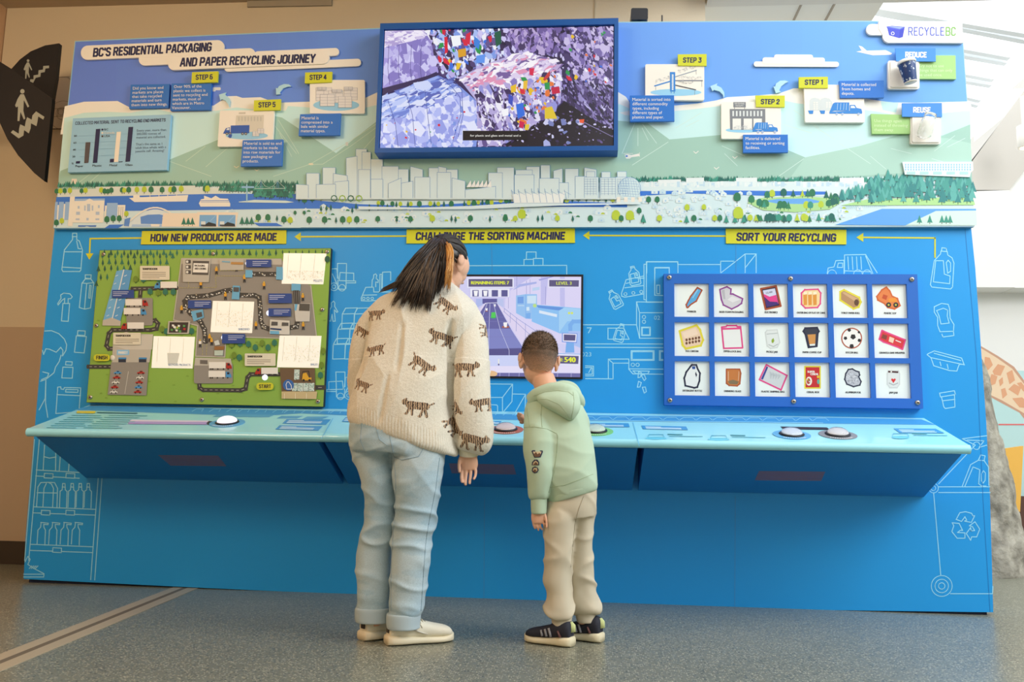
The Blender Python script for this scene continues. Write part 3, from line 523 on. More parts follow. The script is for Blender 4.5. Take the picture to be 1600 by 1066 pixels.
def house(a, x, y, w_, h, c=None, r=None):
    a.poly(c or random.choice((WALLW, S(196, 224, 238), S(214, 234, 242))), [(x, y), (x, y-h*.6), (x+w_/2, y-h), (x+w_, y-h*.6), (x+w_, y)])
    a.rect(S(160, 200, 232), x+w_*.35, y-h*.45, x+w_*.6, y-h*.15)
def mural():
    rnd = random.Random(3); a = onY(MY, .0003, .00003); a.e = 1.1e-6; z1 = zoom(0, 0, .375); z3 = zoom(960, 0, .4)
    a.poly(SKY, [(118, 65.5), (350, 55), (594, 45), (968, 35.5), (1250, 33.5), (1502, 34.5), (1512, 180), (1521.5, 352.5), (1000, 353), (560, 354), (85, 355.5), (105, 180)]); a.up(2)
    for i in range(22):
        t = i/21; u0, u1 = 119+i*63, 119+(i+1)*63; lo, hi = np.array(S(98, 134, 232)), np.array(S(108, 172, 246)); e0 = lambda u: np.interp(u, [118, 350, 594, 968, 1250, 1502], [65.5, 55, 45, 35.5, 33.5, 34.5]); a.poly(tuple(lo*(1-t)+hi*t), [(118.5 if i == 0 else u0, e0(u0)), (1502 if i == 21 else u1, e0(u1)), (1513 if i == 21 else u1, 200), (103.5 if i == 0 else u0, 200)])
    a.up(2)
    a.poly(SNOW, z1([(270, 443), (350, 424), (490, 421), (545, 450), (720, 450), (890, 440), (950, 401), (985, 400), (1010, 408), (1085, 405), (1150, 428), (1285, 424), (1500, 418), (1600, 372), (1600, 560), (252, 560)])+[])
    a.poly(SNOW, [(1600*.375, 140)]+z3([(-10, 350), (15, 360), (45, 378), (70, 415), (240, 412), (320, 405), (400, 392), (440, 380), (560, 373), (640, 366), (700, 345), (860, 345), (980, 385), (1080, 400), (1180, 402), (1390, 396), (1405, 470)])+[(1514, 200), (1516, 230), (600, 240)]); a.up(2)
    a.poly(TEAL, z1([(268, 492), (350, 470), (440, 466), (546, 470), (640, 452), (720, 470), (900, 462), (985, 448), (1050, 455), (1190, 462), (1200, 442), (1290, 448), (1500, 455), (1600, 430), (1600, 740), (245, 740)]))
    a.poly(TEAL, [(600, 175)]+z3([(-20, 440), (15, 405), (110, 445), (300, 428), (430, 412), (640, 388), (720, 405), (980, 430), (1040, 438), (1160, 462), (1300, 440), (1390, 432)])+[(1517, 262), (600, 262)])
    a.poly(SNOW, z3([(20, 440), (70, 430), (150, 455), (40, 450)])); a.poly(TEAL, z3([(1040, 395), (1110, 402), (1100, 440), (1048, 430)])); a.up(2)
    a.poly(GREEN, z1([(245, 730), (252, 712), (310, 690), (700, 668), (1000, 545), (1130, 481), (1175, 490), (1400, 638), (1480, 575), (1570, 505), (1605, 490)])+z3([(0, 470), (130, 482), (215, 545), (420, 527), (520, 520), (745, 615), (960, 570), (1060, 541), (1150, 516), (1280, 530), (1390, 486)])+[(1519, 296), (1000, 300), (560, 300), (91, 300)]); a.up(1)
    a.poly(GRL, z3([(745, 615), (960, 570), (1060, 541), (1300, 540), (1392, 560), (1398, 660), (900, 690), (690, 690)])); a.up(1)
    PL = S(196, 222, 206)
    for p in (((775, 672), (855, 610)), ((858, 695), (950, 615)), ((1165, 555), (1215, 652)), ((1142, 520), (1235, 640)), ((1160, 500), (1245, 640)), ((700, 670), (880, 735)), ((1140, 735), (1290, 685), (1440, 600), (1570, 515)), ((1290, 686), (1345, 684), (1460, 610), (1570, 530)), ((330, 760), (380, 722)), ((365, 768), (430, 710)), ((1480, 660), (1570, 560))): a.line(PL, z1(p), .8)
    for p in (((30, 600), (80, 480)), ((92, 570), (92, 500)), ((108, 500), (132, 548)), ((110, 485), (165, 560)), ((70, 645), (210, 555)), ((240, 500), (340, 440)), ((280, 495), (330, 470)), ((420, 570), (510, 610)), ((430, 600), (480, 648)), ((640, 480), (770, 520)), ((700, 430), (800, 500)), ((760, 480), (860, 545)), ((880, 560), (1000, 640)), ((640, 690), (740, 620)), ((1000, 610), (1060, 660)), ((1080, 580), (1160, 600)), ((1250, 590), (1330, 530)), ((1300, 575), (1370, 540)), ((1240, 620), (1310, 640))): a.line(S(205, 232, 226), z3(p), .8)
    for x, y in ((985, 697), (1070, 710)): a.line(S(226, 226, 200), z1([(x-9, y-4), (x, y+2), (x+9, y-4)]), 1.1)
    for x, y in ((318, 595), (470, 615), (398, 657)): a.line(WHITE, z3([(x-8, y-3), (x, y+4), (x+10, y-4)]), 1.1)
    a.rect(S(206, 216, 210), 540, 222, 544, 228); a.ell(S(226, 222, 196), 486, 256.5, 4, 1.6); a.rect(S(232, 224, 210), 112, 279.5, 120, 288)
    # helicopter, airliner, small cloud
    a.poly(WHITE, z3([(40, 605), (52, 602), (66, 606), (96, 600), (98, 610), (68, 614), (60, 620), (46, 620)])); a.line(WHITE, z3([(36, 600), (72, 600)]), .7); a.line(WHITE, z3([(98, 596), (98, 612)]), .7); a.rect(CAPB, *z3([(44, 607)])[0], *z3([(52, 613)])[0])
    a.poly(WHITE, z3([(954, 178), (968, 182), (986, 198), (1060, 196), (1085, 208), (1080, 214), (1010, 216), (960, 205), (944, 202), (966, 198)]))
    a.rrect(S(224, 228, 230), 330, 136.5, 345, 141, 1.6); a.rrect(S(224, 228, 230), 320, 138.5, 337, 143, 1.6); a.up(2)
    # far shore, water and town
    a.poly(TOWN, [(91, 300), (300, 292), (470, 290), (470, 356), (84, 356)]); a.poly(TOWN, [(440, 310), (1000, 282), (1400, 276), (1519, 290), (1523, 354), (440, 355.5)])
    for k_ in range(135):
        x = 92+k_*2.78; t_pine(a, x, 293+rnd.random()*2-.006*(x-92), 7+rnd.random()*5, rnd.choice(PINE))
    for k_ in range(190):
        x = 985+k_*2.35; t_pine(a, x, 284+rnd.random()*2, 7+rnd.random()*4, rnd.choice(PINE))
    a.up(2)
    zl = zoom(80, 270, .1625); zm = zoom(320, 260, .1625); z8 = zoom(560, 230, .3125); zr = zoom(1000, 240, .3375); zq = zoom(1180, 230, .225)
    a.poly(S(214, 226, 222), [(90, 297), (150, 295), (150, 292), (305, 290), (305, 293), (360, 294), (360, 305), (90, 308)])
    a.poly(WATER, [(88, 308), (205, 306), (330, 303), (470, 303), (470, 311), (560, 319), (640, 322), (760, 316), (880, 314), (980, 318), (980, 324), (760, 322), (640, 328), (560, 326), (470, 326), (330, 328), (86, 331)])
    for x0, y0, x1, y1 in ((1028, 281, 1064, 292), (1072, 278, 1100, 292), (1150, 278, 1183, 294), (1216, 284, 1300, 294), (1312, 278, 1350, 294), (1380, 282, 1420, 294)): a.poly(S(226, 238, 242), [(x0, y0), (x1, y0-.5), (x1, y1), (x0, y1)])
    a.poly(S(214, 234, 240), zr([(0, 140), (100, 138), (400, 128), (600, 136), (900, 130), (1060, 150), (1000, 200), (500, 190), (0, 172)]))
    a.poly(WATER, zr([(0, 174), (420, 171), (860, 176), (860, 190), (600, 196), (200, 184), (0, 196)])); a.up(2)
    for k_ in range(120): x = 1000+rnd.random()*400; a.rect(rnd.choice((WALLW, S(190, 220, 238), S(228, 240, 244))), x, 283+rnd.random()*6, x+2+rnd.random()*5, 289+rnd.random()*4)
    a.up()
    for k_ in range(150):                       # little houses all along the near shore
        x = 330+rnd.random()*1010; y = 327+rnd.random()*22; s_ = 6+rnd.random()*6
        if x < 470 and y < 335: continue
        house(a, x, y, s_, s_*.8)
        if rnd.random() < .45: a.ell(rnd.choice((RND[1], S(196, 218, 110), RND[2])), x+s_, y-1, 3.2, 2.8, 8, 180, 360)
    a.up()
    for k_ in range(70): x = 1000+rnd.random()*170; y = 296+rnd.random()*40; s_ = 5+rnd.random()*6; house(a, x, y+4, s_, s_*.8)
    a.up()
    # left: museum, hall, arena, tunnel, ships
    BL_ = S(150, 188, 232); CR_ = WALLC
    for p in ([(40, 280), (65, 280), (50, 450), (26, 450)], [(76, 280), (122, 280), (112, 450), (66, 450)], [(135, 280), (180, 280), (172, 450), (126, 450)], [(536, 290), (640, 290), (636, 420), (530, 440)]): a.poly(BL_, zl(p))
    for p in ([(62, 310), (75, 310), (66, 450), (52, 450)], [(122, 300), (135, 300), (126, 450), (112, 450)], [(182, 228), (228, 230), (205, 515), (160, 512)], [(225, 272), (514, 262), (500, 480), (205, 480)], [(640, 310), (714, 310), (704, 440), (634, 440)], [(518, 316), (536, 316), (526, 420), (510, 440)]): a.poly(CR_, zl(p))
    a.poly(BL_, zl([(230, 250), (516, 248), (514, 266), (228, 272)])); a.poly(CR_, zl([(316, 275), (370, 248), (410, 270), (400, 480), (310, 480)])); a.up()
    for x, y, w_, h in ((255, 320, 18, 26), (345, 300, 30, 70), (390, 315, 14, 50), (318, 315, 14, 50), (450, 312, 16, 28), (240, 375, 36, 30), (428, 375, 36, 30), (338, 435, 22, 24), (236, 440, 36, 16), (426, 440, 36, 16)): a.rect(S(176, 196, 220), *zl([(x, y)])[0], *zl([(x+w_, y+h)])[0])
    for x in (652, 672, 690): a.line(S(170, 176, 180), zl([(x, 330), (x-5, 430)]), 1)
    a.poly(S(80, 130, 210), zl([(260, 505), (435, 505), (430, 520), (370, 520), (340, 512), (320, 520), (258, 520)]))
    a.poly(WALLC, zl([(748, 242), (788, 240), (790, 214), (850, 214), (852, 236), (1318, 214), (1305, 276), (800, 282)]))
    for x in (950, 1036, 1120, 1206): a.line(WALLC, zl([(x, 240), (x, 200)]), 1)
    a.poly(WALLC, zl([(1440, 256), (1470, 250), (1470, 220), (1540, 246), (1580, 220), (1622, 246), (1700, 250), (1722, 300), (1720, 325), (1436, 326), (1420, 294)])); a.line(S(120, 150, 210), zl([(1440, 270), (1710, 268)]), 1.2); a.line(S(120, 150, 210), zl([(1440, 284), (1715, 282)]), .7)
    A0 = [(760+480*t, 520-185*math.sin(math.pi*min(1, max(0, .1+.8*t)))) for t in np.linspace(0, 1, 14)]
    a.poly(S(214, 230, 238), zl([(700, 520)]+[(x, y+16) for x, y in A0]+[(1250, 520)])); a.up(); a.line(WALLC, zl(A0), 2.2)
    a.poly(S(96, 146, 220), zl([(858, 424), (930, 404), (1040, 400), (1152, 424), (1134, 494), (862, 492)])); a.poly(S(170, 202, 236), zl([(780, 496), (1210, 496), (1200, 520), (770, 520)])); a.poly(CR_, zl([(958, 494), (1044, 494), (1040, 518), (962, 518)])); a.up()
    for x, y in ((1080, 430), (1096, 430), (1112, 430), (1088, 440), (1104, 440)): a.line(WALLC, zl([(x+9*math.cos(t), y+9*math.sin(t)) for t in np.linspace(0, 2*math.pi, 10)]), .6)
    a.poly(S(90, 140, 214), zl([(706, 446), (762, 430), (748, 516), (700, 512)])); a.poly(WATER, zl([(512, 534), (560, 500), (700, 498), (640, 534)]))
    a.poly(S(236, 224, 206), zm([(-400, 450), (322, 450), (300, 580), (-415, 580)]))
    a.poly(S(236, 224, 206), [(308, 331.5), (372, 332), (369, 354.5), (308, 354.5)]); a.up()
    for x0 in (0, 1): X = 312+x0*29.5; a.poly(S(120, 176, 226), [(X, 336), (X+26.5, 336), (X+26, 354), (X-1, 354)]); a.up(); a.poly(S(36, 48, 56), [(X+4, 354), (X+14, 347), (X+25, 350), (X+26, 354)]); a.rect(S(214, 226, 230), X+2, 346, X+9, 352); a.rect(S(60, 70, 80), X+2, 351, X+9, 353.5); a.line(S(170, 206, 236), [(X+26, 336), (X+16, 346)], .6)
    a.poly(WATER, zm([(470, 545), (690, 545), (750, 575), (520, 575)]))
    # suspension bridge and totem
    for k_ in range(34): t_pine(a, 394+rnd.random()*66, 305+rnd.random()*9, 12+rnd.random()*5, rnd.choice(PINE))
    for k_ in range(26): t_pine(a, 345+k_*4.6, 300+rnd.random()*2, 12+rnd.random()*6, rnd.choice(PINE))
    a.up(); a.poly(S(206, 228, 226), zm([(325, 340), (480, 322), (780, 330), (860, 345), (780, 352), (330, 346)]))
    for x in (540, 700): a.line(S(96, 150, 190), zm([(x-8, 212), (x-4, 140)]), .8); a.line(S(96, 150, 190), zm([(x+10, 212), (x+4, 140)]), .8)
    a.line(S(176, 206, 200), zm([(480, 214), (772, 212)]), .9); a.line(S(176, 206, 200), zm([(480, 208), (540, 140), (580, 190), (620, 204), (660, 188), (700, 140), (770, 208)]), .6)
    a.line(S(150, 200, 226), zm([(404, 180), (404, 330)]), 2.2); a.line(S(140, 190, 230), zm([(360, 200), (466, 200)]), 3)
    # trees by hand along both shores
    for x, y, h, c in ((52, 212, 60, 0), (88, 212, 64, 1), (130, 208, 60, 0), (180, 208, 64, 1), (292, 206, 56, 0), (330, 205, 62, 1), (482, 205, 66, 1), (514, 214, 64, 0), (545, 214, 60, 0), (578, 206, 66, 0), (682, 204, 66, 0), (702, 203, 60, 1), (745, 204, 70, 0), (824, 200, 66, 1), (895, 200, 70, 1), (960, 204, 74, 0), (1066, 204, 70, 0), (1148, 202, 70, 1), (1180, 202, 74, 0), (1250, 196, 72, 1), (1482, 196, 74, 0), (1502, 196, 74, 1), (535, 492, 76, 0), (596, 482, 74, 0), (654, 480, 72, 0), (722, 430, 64, 1), (50, 520, 70, 0), (102, 500, 66, 1)): t_round(a, *zl([(x, y)])[0], h*.1625, RND[c])
    for x in (1275, 1318, 1358): t_pine(a, *zl([(x, 512)])[0], 84*.1625, PINE[0])
    for x in (358, 405, 450): t_pine(a, *zm([(x, 568)])[0], 86*.1625, PINE[0])
    for x, y, h, c in ((514, 536, 78, 0), (606, 536, 78, 0), (760, 556, 78, 0), (822, 560, 74, 1), (1004, 560, 78, 0), (1152, 558, 78, 0), (1326, 558, 80, 0), (1390, 556, 76, 1), (1462, 556, 78, 0), (958, 364, 74, 0), (1034, 350, 68, 0), (1118, 340, 70, 1), (868, 470, 44, 0), (956, 470, 44, 0)): t_round(a, *zm([(x, y)])[0], h*.1625, RND[c])
    for x, y in ((694, 534), (906, 350), (1262, 552), (1118, 440), (1170, 436), (1212, 432), (1418, 456), (1454, 420), (1580, 432)): t_slim(a, *zm([(x, y)])[0], 11, PINE[2])
    a.up()
    for x, y, h, c in ((100, 294, 26, 1), (120, 298, 32, 0), (170, 300, 30, 0), (210, 300, 28, 1), (262, 300, 28, 1), (305, 304, 36, 0), (360, 300, 30, 1), (400, 300, 28, 1), (465, 304, 36, 0), (552, 296, 30, 1), (578, 300, 36, 0), (600, 292, 26, 1), (645, 292, 32, 0), (666, 294, 30, 1), (712, 284, 30, 1), (740, 286, 34, 0), (1042, 284, 32, 1), (1100, 276, 36, 0), (1178, 274, 32, 1), (1200, 276, 36, 0), (1272, 280, 32, 1), (1450, 284, 36, 0), (1496, 280, 32, 0),
                       (97, 380, 36, 0), (260, 380, 36, 0), (370, 380, 40, 1), (560, 378, 38, 0), (735, 378, 38, 0), (785, 376, 34, 1), (817, 370, 60, 1), (995, 376, 36, 1), (1160, 378, 38, 0), (1288, 378, 64, 1), (1314, 378, 38, 0), (1358, 378, 62, 1), (1404, 338, 36, 0), (1505, 376, 36, 1)): t_round(a, *z8([(x, y)])[0], h*.3125, RND[c])
    for x, y in ((192, 380), (486, 380), (466, 376), (658, 378), (898, 376), (920, 372), (1072, 376), (145, 318), (55, 320), (98, 318), (190, 306), (248, 306), (380, 306), (428, 304), (530, 302), (620, 294), (758, 286), (1025, 284), (1070, 278), (1140, 276), (1238, 280)): t_slim(a, *z8([(x, y)])[0], 11.5, PINE[2])
    t_pine(a, *z8([(1424, 378)])[0], 14, PINE[0]); a.up()
    # park island, forest and inlet on the right
    a.poly(S(170, 216, 150), zr([(496, 228), (560, 206), (740, 198), (900, 206), (930, 228), (880, 258), (720, 272), (570, 262)])); a.up(); a.poly(S(104, 170, 238), zr([(570, 220), (640, 210), (780, 208), (850, 224), (770, 234), (640, 232)])); a.up()
    a.poly(S(206, 234, 226), zr([(900, 330), (1110, 258), (1556, 252), (1560, 332)])); a.poly(S(96, 166, 240), zr([(904, 330), (1120, 256), (1556, 256), (1556, 264), (1370, 266), (1228, 333)])); a.poly(S(172, 220, 150), zr([(930, 240), (1050, 212), (1540, 200), (1552, 238)])); a.up()
    for k_ in range(34):
        an = rnd.random()*2*math.pi; x, y = 715+200*math.cos(an), 222+30*math.sin(an)
        (t_pine if rnd.random() < .5 else t_round)(a, *zr([(x, y+12)])[0], 12+rnd.random()*3, rnd.choice(PINE if rnd.random() < .5 else RND))
    for k_ in range(30):
        x = 470+rnd.random()*430; y = 318+rnd.random()*4; (t_pine if rnd.random() < .65 else t_round)(a, *zr([(x, y)])[0], 12+rnd.random()*3, rnd.choice(PINE if rnd.random() < .6 else RND))
    PR_ = (S(70, 158, 150), S(92, 176, 170), S(52, 136, 138)); rows = sorted((rnd.random() for _ in range(210)))
    for i, t in enumerate(rows):
        y = 128+t*104; xmin = 930+max(0, (210-y))*2.4; x = xmin+rnd.random()*(1542-xmin); t_pine(a, *zr([(x, y+4)])[0], 15+rnd.random()*6, rnd.choice(PR_))
        if i % 30 == 0: a.up()
    for x in (1294, 1342, 1398, 1418, 1436, 440, 480, 16, 216, 400): t_pine(a, *zr([(x, 326)])[0], 14, PINE[1])
    for x, y, h, c in ((90, 320, 36, 1), (250, 320, 36, 0), (346, 318, 34, 1), (370, 318, 34, 0), (455, 316, 70, 1), (510, 318, 36, 1), (40, 232, 34, 0), (80, 232, 34, 0), (218, 270, 36, 1), (296, 266, 32, 1), (450, 230, 50, 0)): t_round(a, *zr([(x, y)])[0], h*.3375, RND[c])
    a.up()
    for i in range(22): a.line(S(90, 170, 200), zq([(620+i*14, 430-i*1), (640+i*12, 404)]), .35)
    a.build('printed_landscape', MU, PRINTM)
mural()

def skyline():
    """raised cut-out of the city, 8 mm thick, with the printed outlines of its towers"""
    z8 = zoom(560, 230, .3125); zm = zoom(320, 260, .1625); B = []
    for x0, x1, y, y2 in ((876, 996, 172, 180), (978, 1100, 66, 66), (1072, 1258, 174, 172), (1236, 1370, 68, 90), (1134, 1256, 12, 12), (1250, 1382, 150, 138)): B.append((320+x0*.1625, 320+x1*.1625, 260+y*.1625, 260+y2*.1625))
    B += [(541, 558, 247, 244), (556, 573, 233, 233)]
    for x0, x1, y, y2 in ((0, 60, 112, 112), (18, 62, 24, 24), (62, 122, 60, 60), (62, 122, 160, 160), (118, 200, 96, 96), (150, 214, 182, 154), (200, 250, 110, 110), (215, 272, 180, 170), (260, 322, 96, 112), (282, 358, 150, 150), (352, 400, 104, 104), (394, 462, 126, 126), (400, 440, 96, 104), (440, 496, 112, 112), (468, 534, 154, 170), (534, 686, 214, 196), (650, 720, 128, 128), (694, 778, 102, 102), (780, 878, 138, 138), (786, 870, 114, 114), (840, 906, 98, 98), (912, 958, 90, 90), (905, 1004, 156, 156), (976, 1020, 118, 106), (1004, 1050, 178, 178), (1034, 1100, 108, 108), (1084, 1140, 146, 146), (1130, 1190, 102, 112), (1130, 1200, 150, 150), (1208, 1286, 152, 152), (1140, 1182, 122, 122), (1216, 1260, 124, 124), (1294, 1340, 122, 122), (1286, 1350, 150, 150)):
        B.append((560+x0*.3125, 560+x1*.3125, 230+y*.3125, 230+y2*.3125))
    def top(x):
        t = [y+(y2-y)*(x-x0)/(x1-x0) for x0, x1, y, y2 in B if x0 <= x <= x1]; 
        d = (x-985)/17.5
        if abs(d) < 1: t.append(300-18*math.sqrt(1-d*d))
        return min(t) if t else 300
    xs = np.arange(462.6, 1001, .8); out = []
    prev = None
    for x in xs:
        y = top(x)
        if prev is not None and abs(y-prev) > 2: out.append((x-.4, prev)); out.append((x-.4, y))
        else: out.append((x, y))
        prev = y
    k = MB(); BOT = 312; n = len(out)
    for (x0, y0), (x1, y1) in zip(out[:-1], out[1:]):                    # columns: front, top edge
        f = [PY(x0, BOT, -.038), PY(x0, y0, -.038), PY(x1, y1, -.038), PY(x1, BOT, -.038)]; d = np.array([0, .0045, 0])
        k.add(f+[p+d for p in f], [(0, 1, 2, 3), (1, 5, 6, 2)])
    SKYL = S(212, 232, 236); SKR = root('skyline_cutout', 'pale raised cut-out of city towers, stadium and dome below the television', 'cut-out', PY(730, 312, -.036)); k.build('cutout_board', mat('skyline_board', SKYL, .55), SKR)
    a = onY(-.038, .0003, .00005); OUT = S(96, 150, 206)
    for x0, x1, y, y2 in sorted(B, key=lambda b: b[2]):
        a.poly(SKYL, [(x0, 311), (x0, y), (x1, y2), (x1, 311)]); a.line(OUT, [(x0, 309), (x0, y), (x1, y2), (x1, 309)], .55); a.up(1)
    a.ell(S(206, 230, 238), 983.5, 295, 17.5, 18, 26)
    for i in range(9):
        x = -16+i*4; q = math.sqrt(17.5**2-x*x); a.line(OUT, [(983.5+x-2, 295-q*.9), (983.5+x+2, 295+q*.7)], .35); a.line(OUT, [(983.5-q*.9, 295+x-1), (983.5+q*.9, 295+x+1)], .35)
    a.line(OUT, [(983.5+17.5*math.cos(t), 295+18*math.sin(t)) for t in np.linspace(2.6, 6.8, 22)], .6)
    for x0, x1 in ((913, 932), (939, 962), (965, 982)):
        for i in range(5): x = x0+(x1-x0)*i/4; a.line(OUT, [(x, 279), (x, 305)], .3)
        for i in range(7): a.line(OUT, [(x0, 280+i*3.8), (x1, 280+i*3.8)], .3)
    # stadium and white sails
    a.poly(S(232, 240, 240), z8([(762, 212), (768, 236), (800, 232), (1020, 232), (1036, 216), (1022, 284), (778, 284)]))
    for i in range(9): x = 766+i*33; a.line(OUT, z8([(x, 206+abs(4-i)*2), (x+6, 240), (x+12, 276)]), .6); a.line(OUT, z8([(x, 220), (x+33, 238)]), .35)
    a.line(S(170, 190, 206), z8([(776, 280), (1024, 280)]), 1)
    for i in range(6): x = 540+i*20; a.poly(S(238, 240, 236), z8([(x, 200), (x+22, 164), (x+26, 200)])); a.line(OUT, z8([(x, 200), (x+22, 164)]), .35)
    a.poly(S(214, 234, 240), z8([(0, 296), (300, 302), (560, 294), (780, 280), (1040, 282), (1290, 280), (1290, 262), (1410, 262), (1410, 285), (1000, 292), (560, 310), (0, 312)]))
    for i in range(4): x = 1292+i*36; a.rect(WALLC, *z8([(x, 250)])[0], *z8([(x+18, 274)])[0])
    for i in range(4): x = 522+i*13; a.line(S(150, 190, 60) if i % 2 else S(44, 110, 84), [(x+4.5*math.cos(t), 312+4.5*math.sin(t)-2) for t in np.linspace(0, 2*math.pi, 9)], 1.4)
    a.build('printed_towers', SKR, PRINTM)
    k = MB(); slab('x', zoom(1180, 230, .225)([(1022, 102), (1512, 102), (1514, 160), (1498, 176), (1490, 208), (1040, 190)]), -.040, .006, None, mb=k); CAR = root('campus_cutout', 'pale raised cut-out of a long windowed building above the pine forest', 'cut-out', PY(1460, 275, -.038)); k.build('cutout_board', mat('campus_board', S(228, 242, 248), .55), CAR)
    a = onY(-.040)
    for j in range(3):
        for i in range(25): x = 1040+i*18.7; a.rect(S(150, 204, 240), *zoom(1180, 230, .225)([(x, 116+j*17)])[0], *zoom(1180, 230, .225)([(x+9, 128+j*17)])[0])
    for i in range(5): x = 1052+i*92; a.rect(S(178, 220, 222), *zoom(1180, 230, .225)([(x, 170)])[0], *zoom(1180, 230, .225)([(x+60, 190)])[0])
    a.build('campus_windows', CAR, PRINTM)
skyline()

# ------------------------------------------------------------------ raised boards on the mural
def rr(x0, y0, x1, y1, r, sl=0.0, n=6):
    pts = []
    for cx, cy, a0 in ((x1-r, y1-r, 0), (x0+r, y1-r, 90), (x0+r, y0+r, 180), (x1-r, y0+r, 270)):
        for k in range(n+1): t = math.radians(a0+90*k/n); X = cx+r*math.cos(t); pts.append((X, cy+r*math.sin(t)+(X-x0)*sl))
    return pts
CLOUD = mat('cloud_board', S(240, 238, 230), .55); CARD = mat('white_board', S(240, 238, 230), .55); CAPM = mat('caption_blue', CAPB, .5); YM = mat('tag_yellow', S(206, 212, 44), .5)
R = root('title_sign', "white cloud sign with the title BC'S RESIDENTIAL PACKAGING AND PAPER RECYCLING JOURNEY", 'sign', PY(330, 110, -.045)); f = .375; z1 = zoom(0, 0, .375)
k = MB()
for x0, y0, x1, y1, r, y in ((1060, 214, 1412, 246, 15, -.044), (935, 268, 1504, 299, 15, -.043), (578, 220, 1064, 274, 26, -.045), (337, 191, 934, 250, 28, -.046), (700, 240, 1372, 293, 26, -.050)): slab('x', [(u*f, v*f) for u, v in rr(x0, y0, x1, y1, r, -.042)], y, BK-y, None, mb=k)
k.build('cloud', CLOUD, R)
a = onY(-.046, .0004); block(a, "BC'S RESIDENTIAL PACKAGING", *z1([(386, 238), (880, 214)]), 14.4, NAVY, 1.75, .16); a.build('lettering', R, PRINTM); a = onY(-.050, .0004); block(a, 'AND PAPER RECYCLING JOURNEY', *z1([(748, 279), (1312, 262)]), 14.4, NAVY, 1.75, .16); a.build('lettering', R, PRINTM)
k = MB(); z3 = zoom(960, 0, .4)
for x0, y0, x1, y1, r in ((545, 240, 877, 260, 9), (579, 224, 822, 250, 9), (624, 213, 776, 240, 9)): slab('x', z3(rr(x0, y0, x1, y1, r, .004)), -.0395-(x0 % 100)*.00002, .0055, None, mb=k)
tag(k.build('cloud_cutout', CLOUD), 'white stepped cloud cut-out in the mural sky left of the airliner', 'cloud')

def board(R, name, px, y, th, m):
    th = min(th, BK-y); return slab(name, px, y, th, m, R)
def caption(R, px, lines, at, h, lead, y=-.062, m=None, col=WHITE, th=.014, sl=0.0, lean=0.0):
    c = board(R, 'caption_board', px, y, th, m or CAPM); a = onY(y); a.para(lines, at, h, lead, col, sl, 0, 1.0, lean); a.build('caption_lettering', c, PRINTM)
def step_tag(R, px, t, a_, b_, h, y=-.058): c = board(R, 'step_tag', px, y, .012, YM); a = onY(y); block(a, t, a_, b_, h+.6, NAVY, 1.7, .06); a.build('tag_lettering', c, PRINTM)
GREY = S(120, 128, 140); LGREY = S(196, 202, 206); TB = S(52, 134, 214); POOL = S(150, 208, 240)
def truck(a, h, c=TB, flip=1):
    g = lambda p: h([(x*flip, y) for x, y in p])
    a.poly(c, g([(0, 46), (14, 10), (22, 6), (20, 40)])); a.poly(c, g([(20, 6), (76, 6), (76, 40), (18, 40)])); a.poly(c, g([(78, 40), (78, 16), (98, 16), (104, 28), (122, 32), (126, 46), (124, 52), (0, 52), (0, 44)])); a.up()
    a.poly(S(226, 238, 244), g([(82, 20), (95, 20), (100, 29), (82, 29)]))
    for x in (32, 44, 56, 66): a.line(S(190, 220, 240), g([(x, 10), (x-2, 36)]), .6)
    for x in (28, 50, 112): a.ell(S(236, 238, 236), *g([(x, 54)])[0], 10*.2, 10*.2, 12); a.up(); a.ell(c, *g([(x, 54)])[0], 1.5, 1.5, 10); a.up(); a.ell(S(236, 238, 236), *g([(x, 54)])[0], .7, .7, 8)
def bales(a, h, x, y, w_, hh, rows=4):
    g = lambda p: h(p); a.poly(S(226, 226, 226), g([(x, y), (x+w_, y), (x+w_, y-hh), (x, y-hh)])); a.up()
    for i in range(rows+1): a.line(S(160, 168, 184), g([(x, y-hh*i/rows), (x+w_, y-hh*i/rows)]), .35)
    for i in range(3): a.line(S(150, 158, 178), g([(x+w_*i/2, y), (x+w_*i/2, y-hh)]), .4)
    a.up()
L1 = 'board on the mural reading STEP '
SB = dict()
for num, lab in ((4, 'cream STEP 4 board with drawn bales of material and blue caption'), (5, 'cream STEP 5 board with a drawn blue lorry leaving a warehouse'), (3, 'white STEP 3 board with drawn conveyor belts of a sorting line'), (2, 'white STEP 2 board with drawn receiving facility and rubbish truck'), (1, 'white STEP 1 board with drawn depot silos and rubbish truck')):
    SB[num] = lab
def s4():
    z = zoom(320, 90, .18767); R = root('step_board', SB[4], 'board', PY(*z([(1090, 470)])[0], -.05), 'step boards on the mural')
    board(R, 'illustration_board', z(rr(874, 186, 1332, 466, 12)), -.050, .020, CARD); a = onY(-.050); a.ell(POOL, *z([(1094, 396)])[0], 36, 9, 26); a.up()
    for x, y, w_, h in ((926, 360, 130, 110), (1160, 352, 110, 100), (1030, 376, 120, 100), (960, 404, 120, 96), (1112, 416, 112, 92), (940, 270, 70, 24), (1160, 270, 70, 26), (1060, 290, 80, 24)): bales(a, z, x, y, w_, h)
    a.build('illustration', R, PRINTM)
    step_tag(R, z([(836, 124), (1060, 118), (1056, 204), (832, 214)]), 'STEP 4', *z([(872, 186), (1014, 184)]), 7.6)
    caption(R, z([(794, 472), (1132, 464), (1122, 646), (780, 650)]), ['Material is', 'compressed into a', 'bale with similar', 'material types.'], z([(806, 514)])[0], 4.6, 6.7, lean=.3*.2)
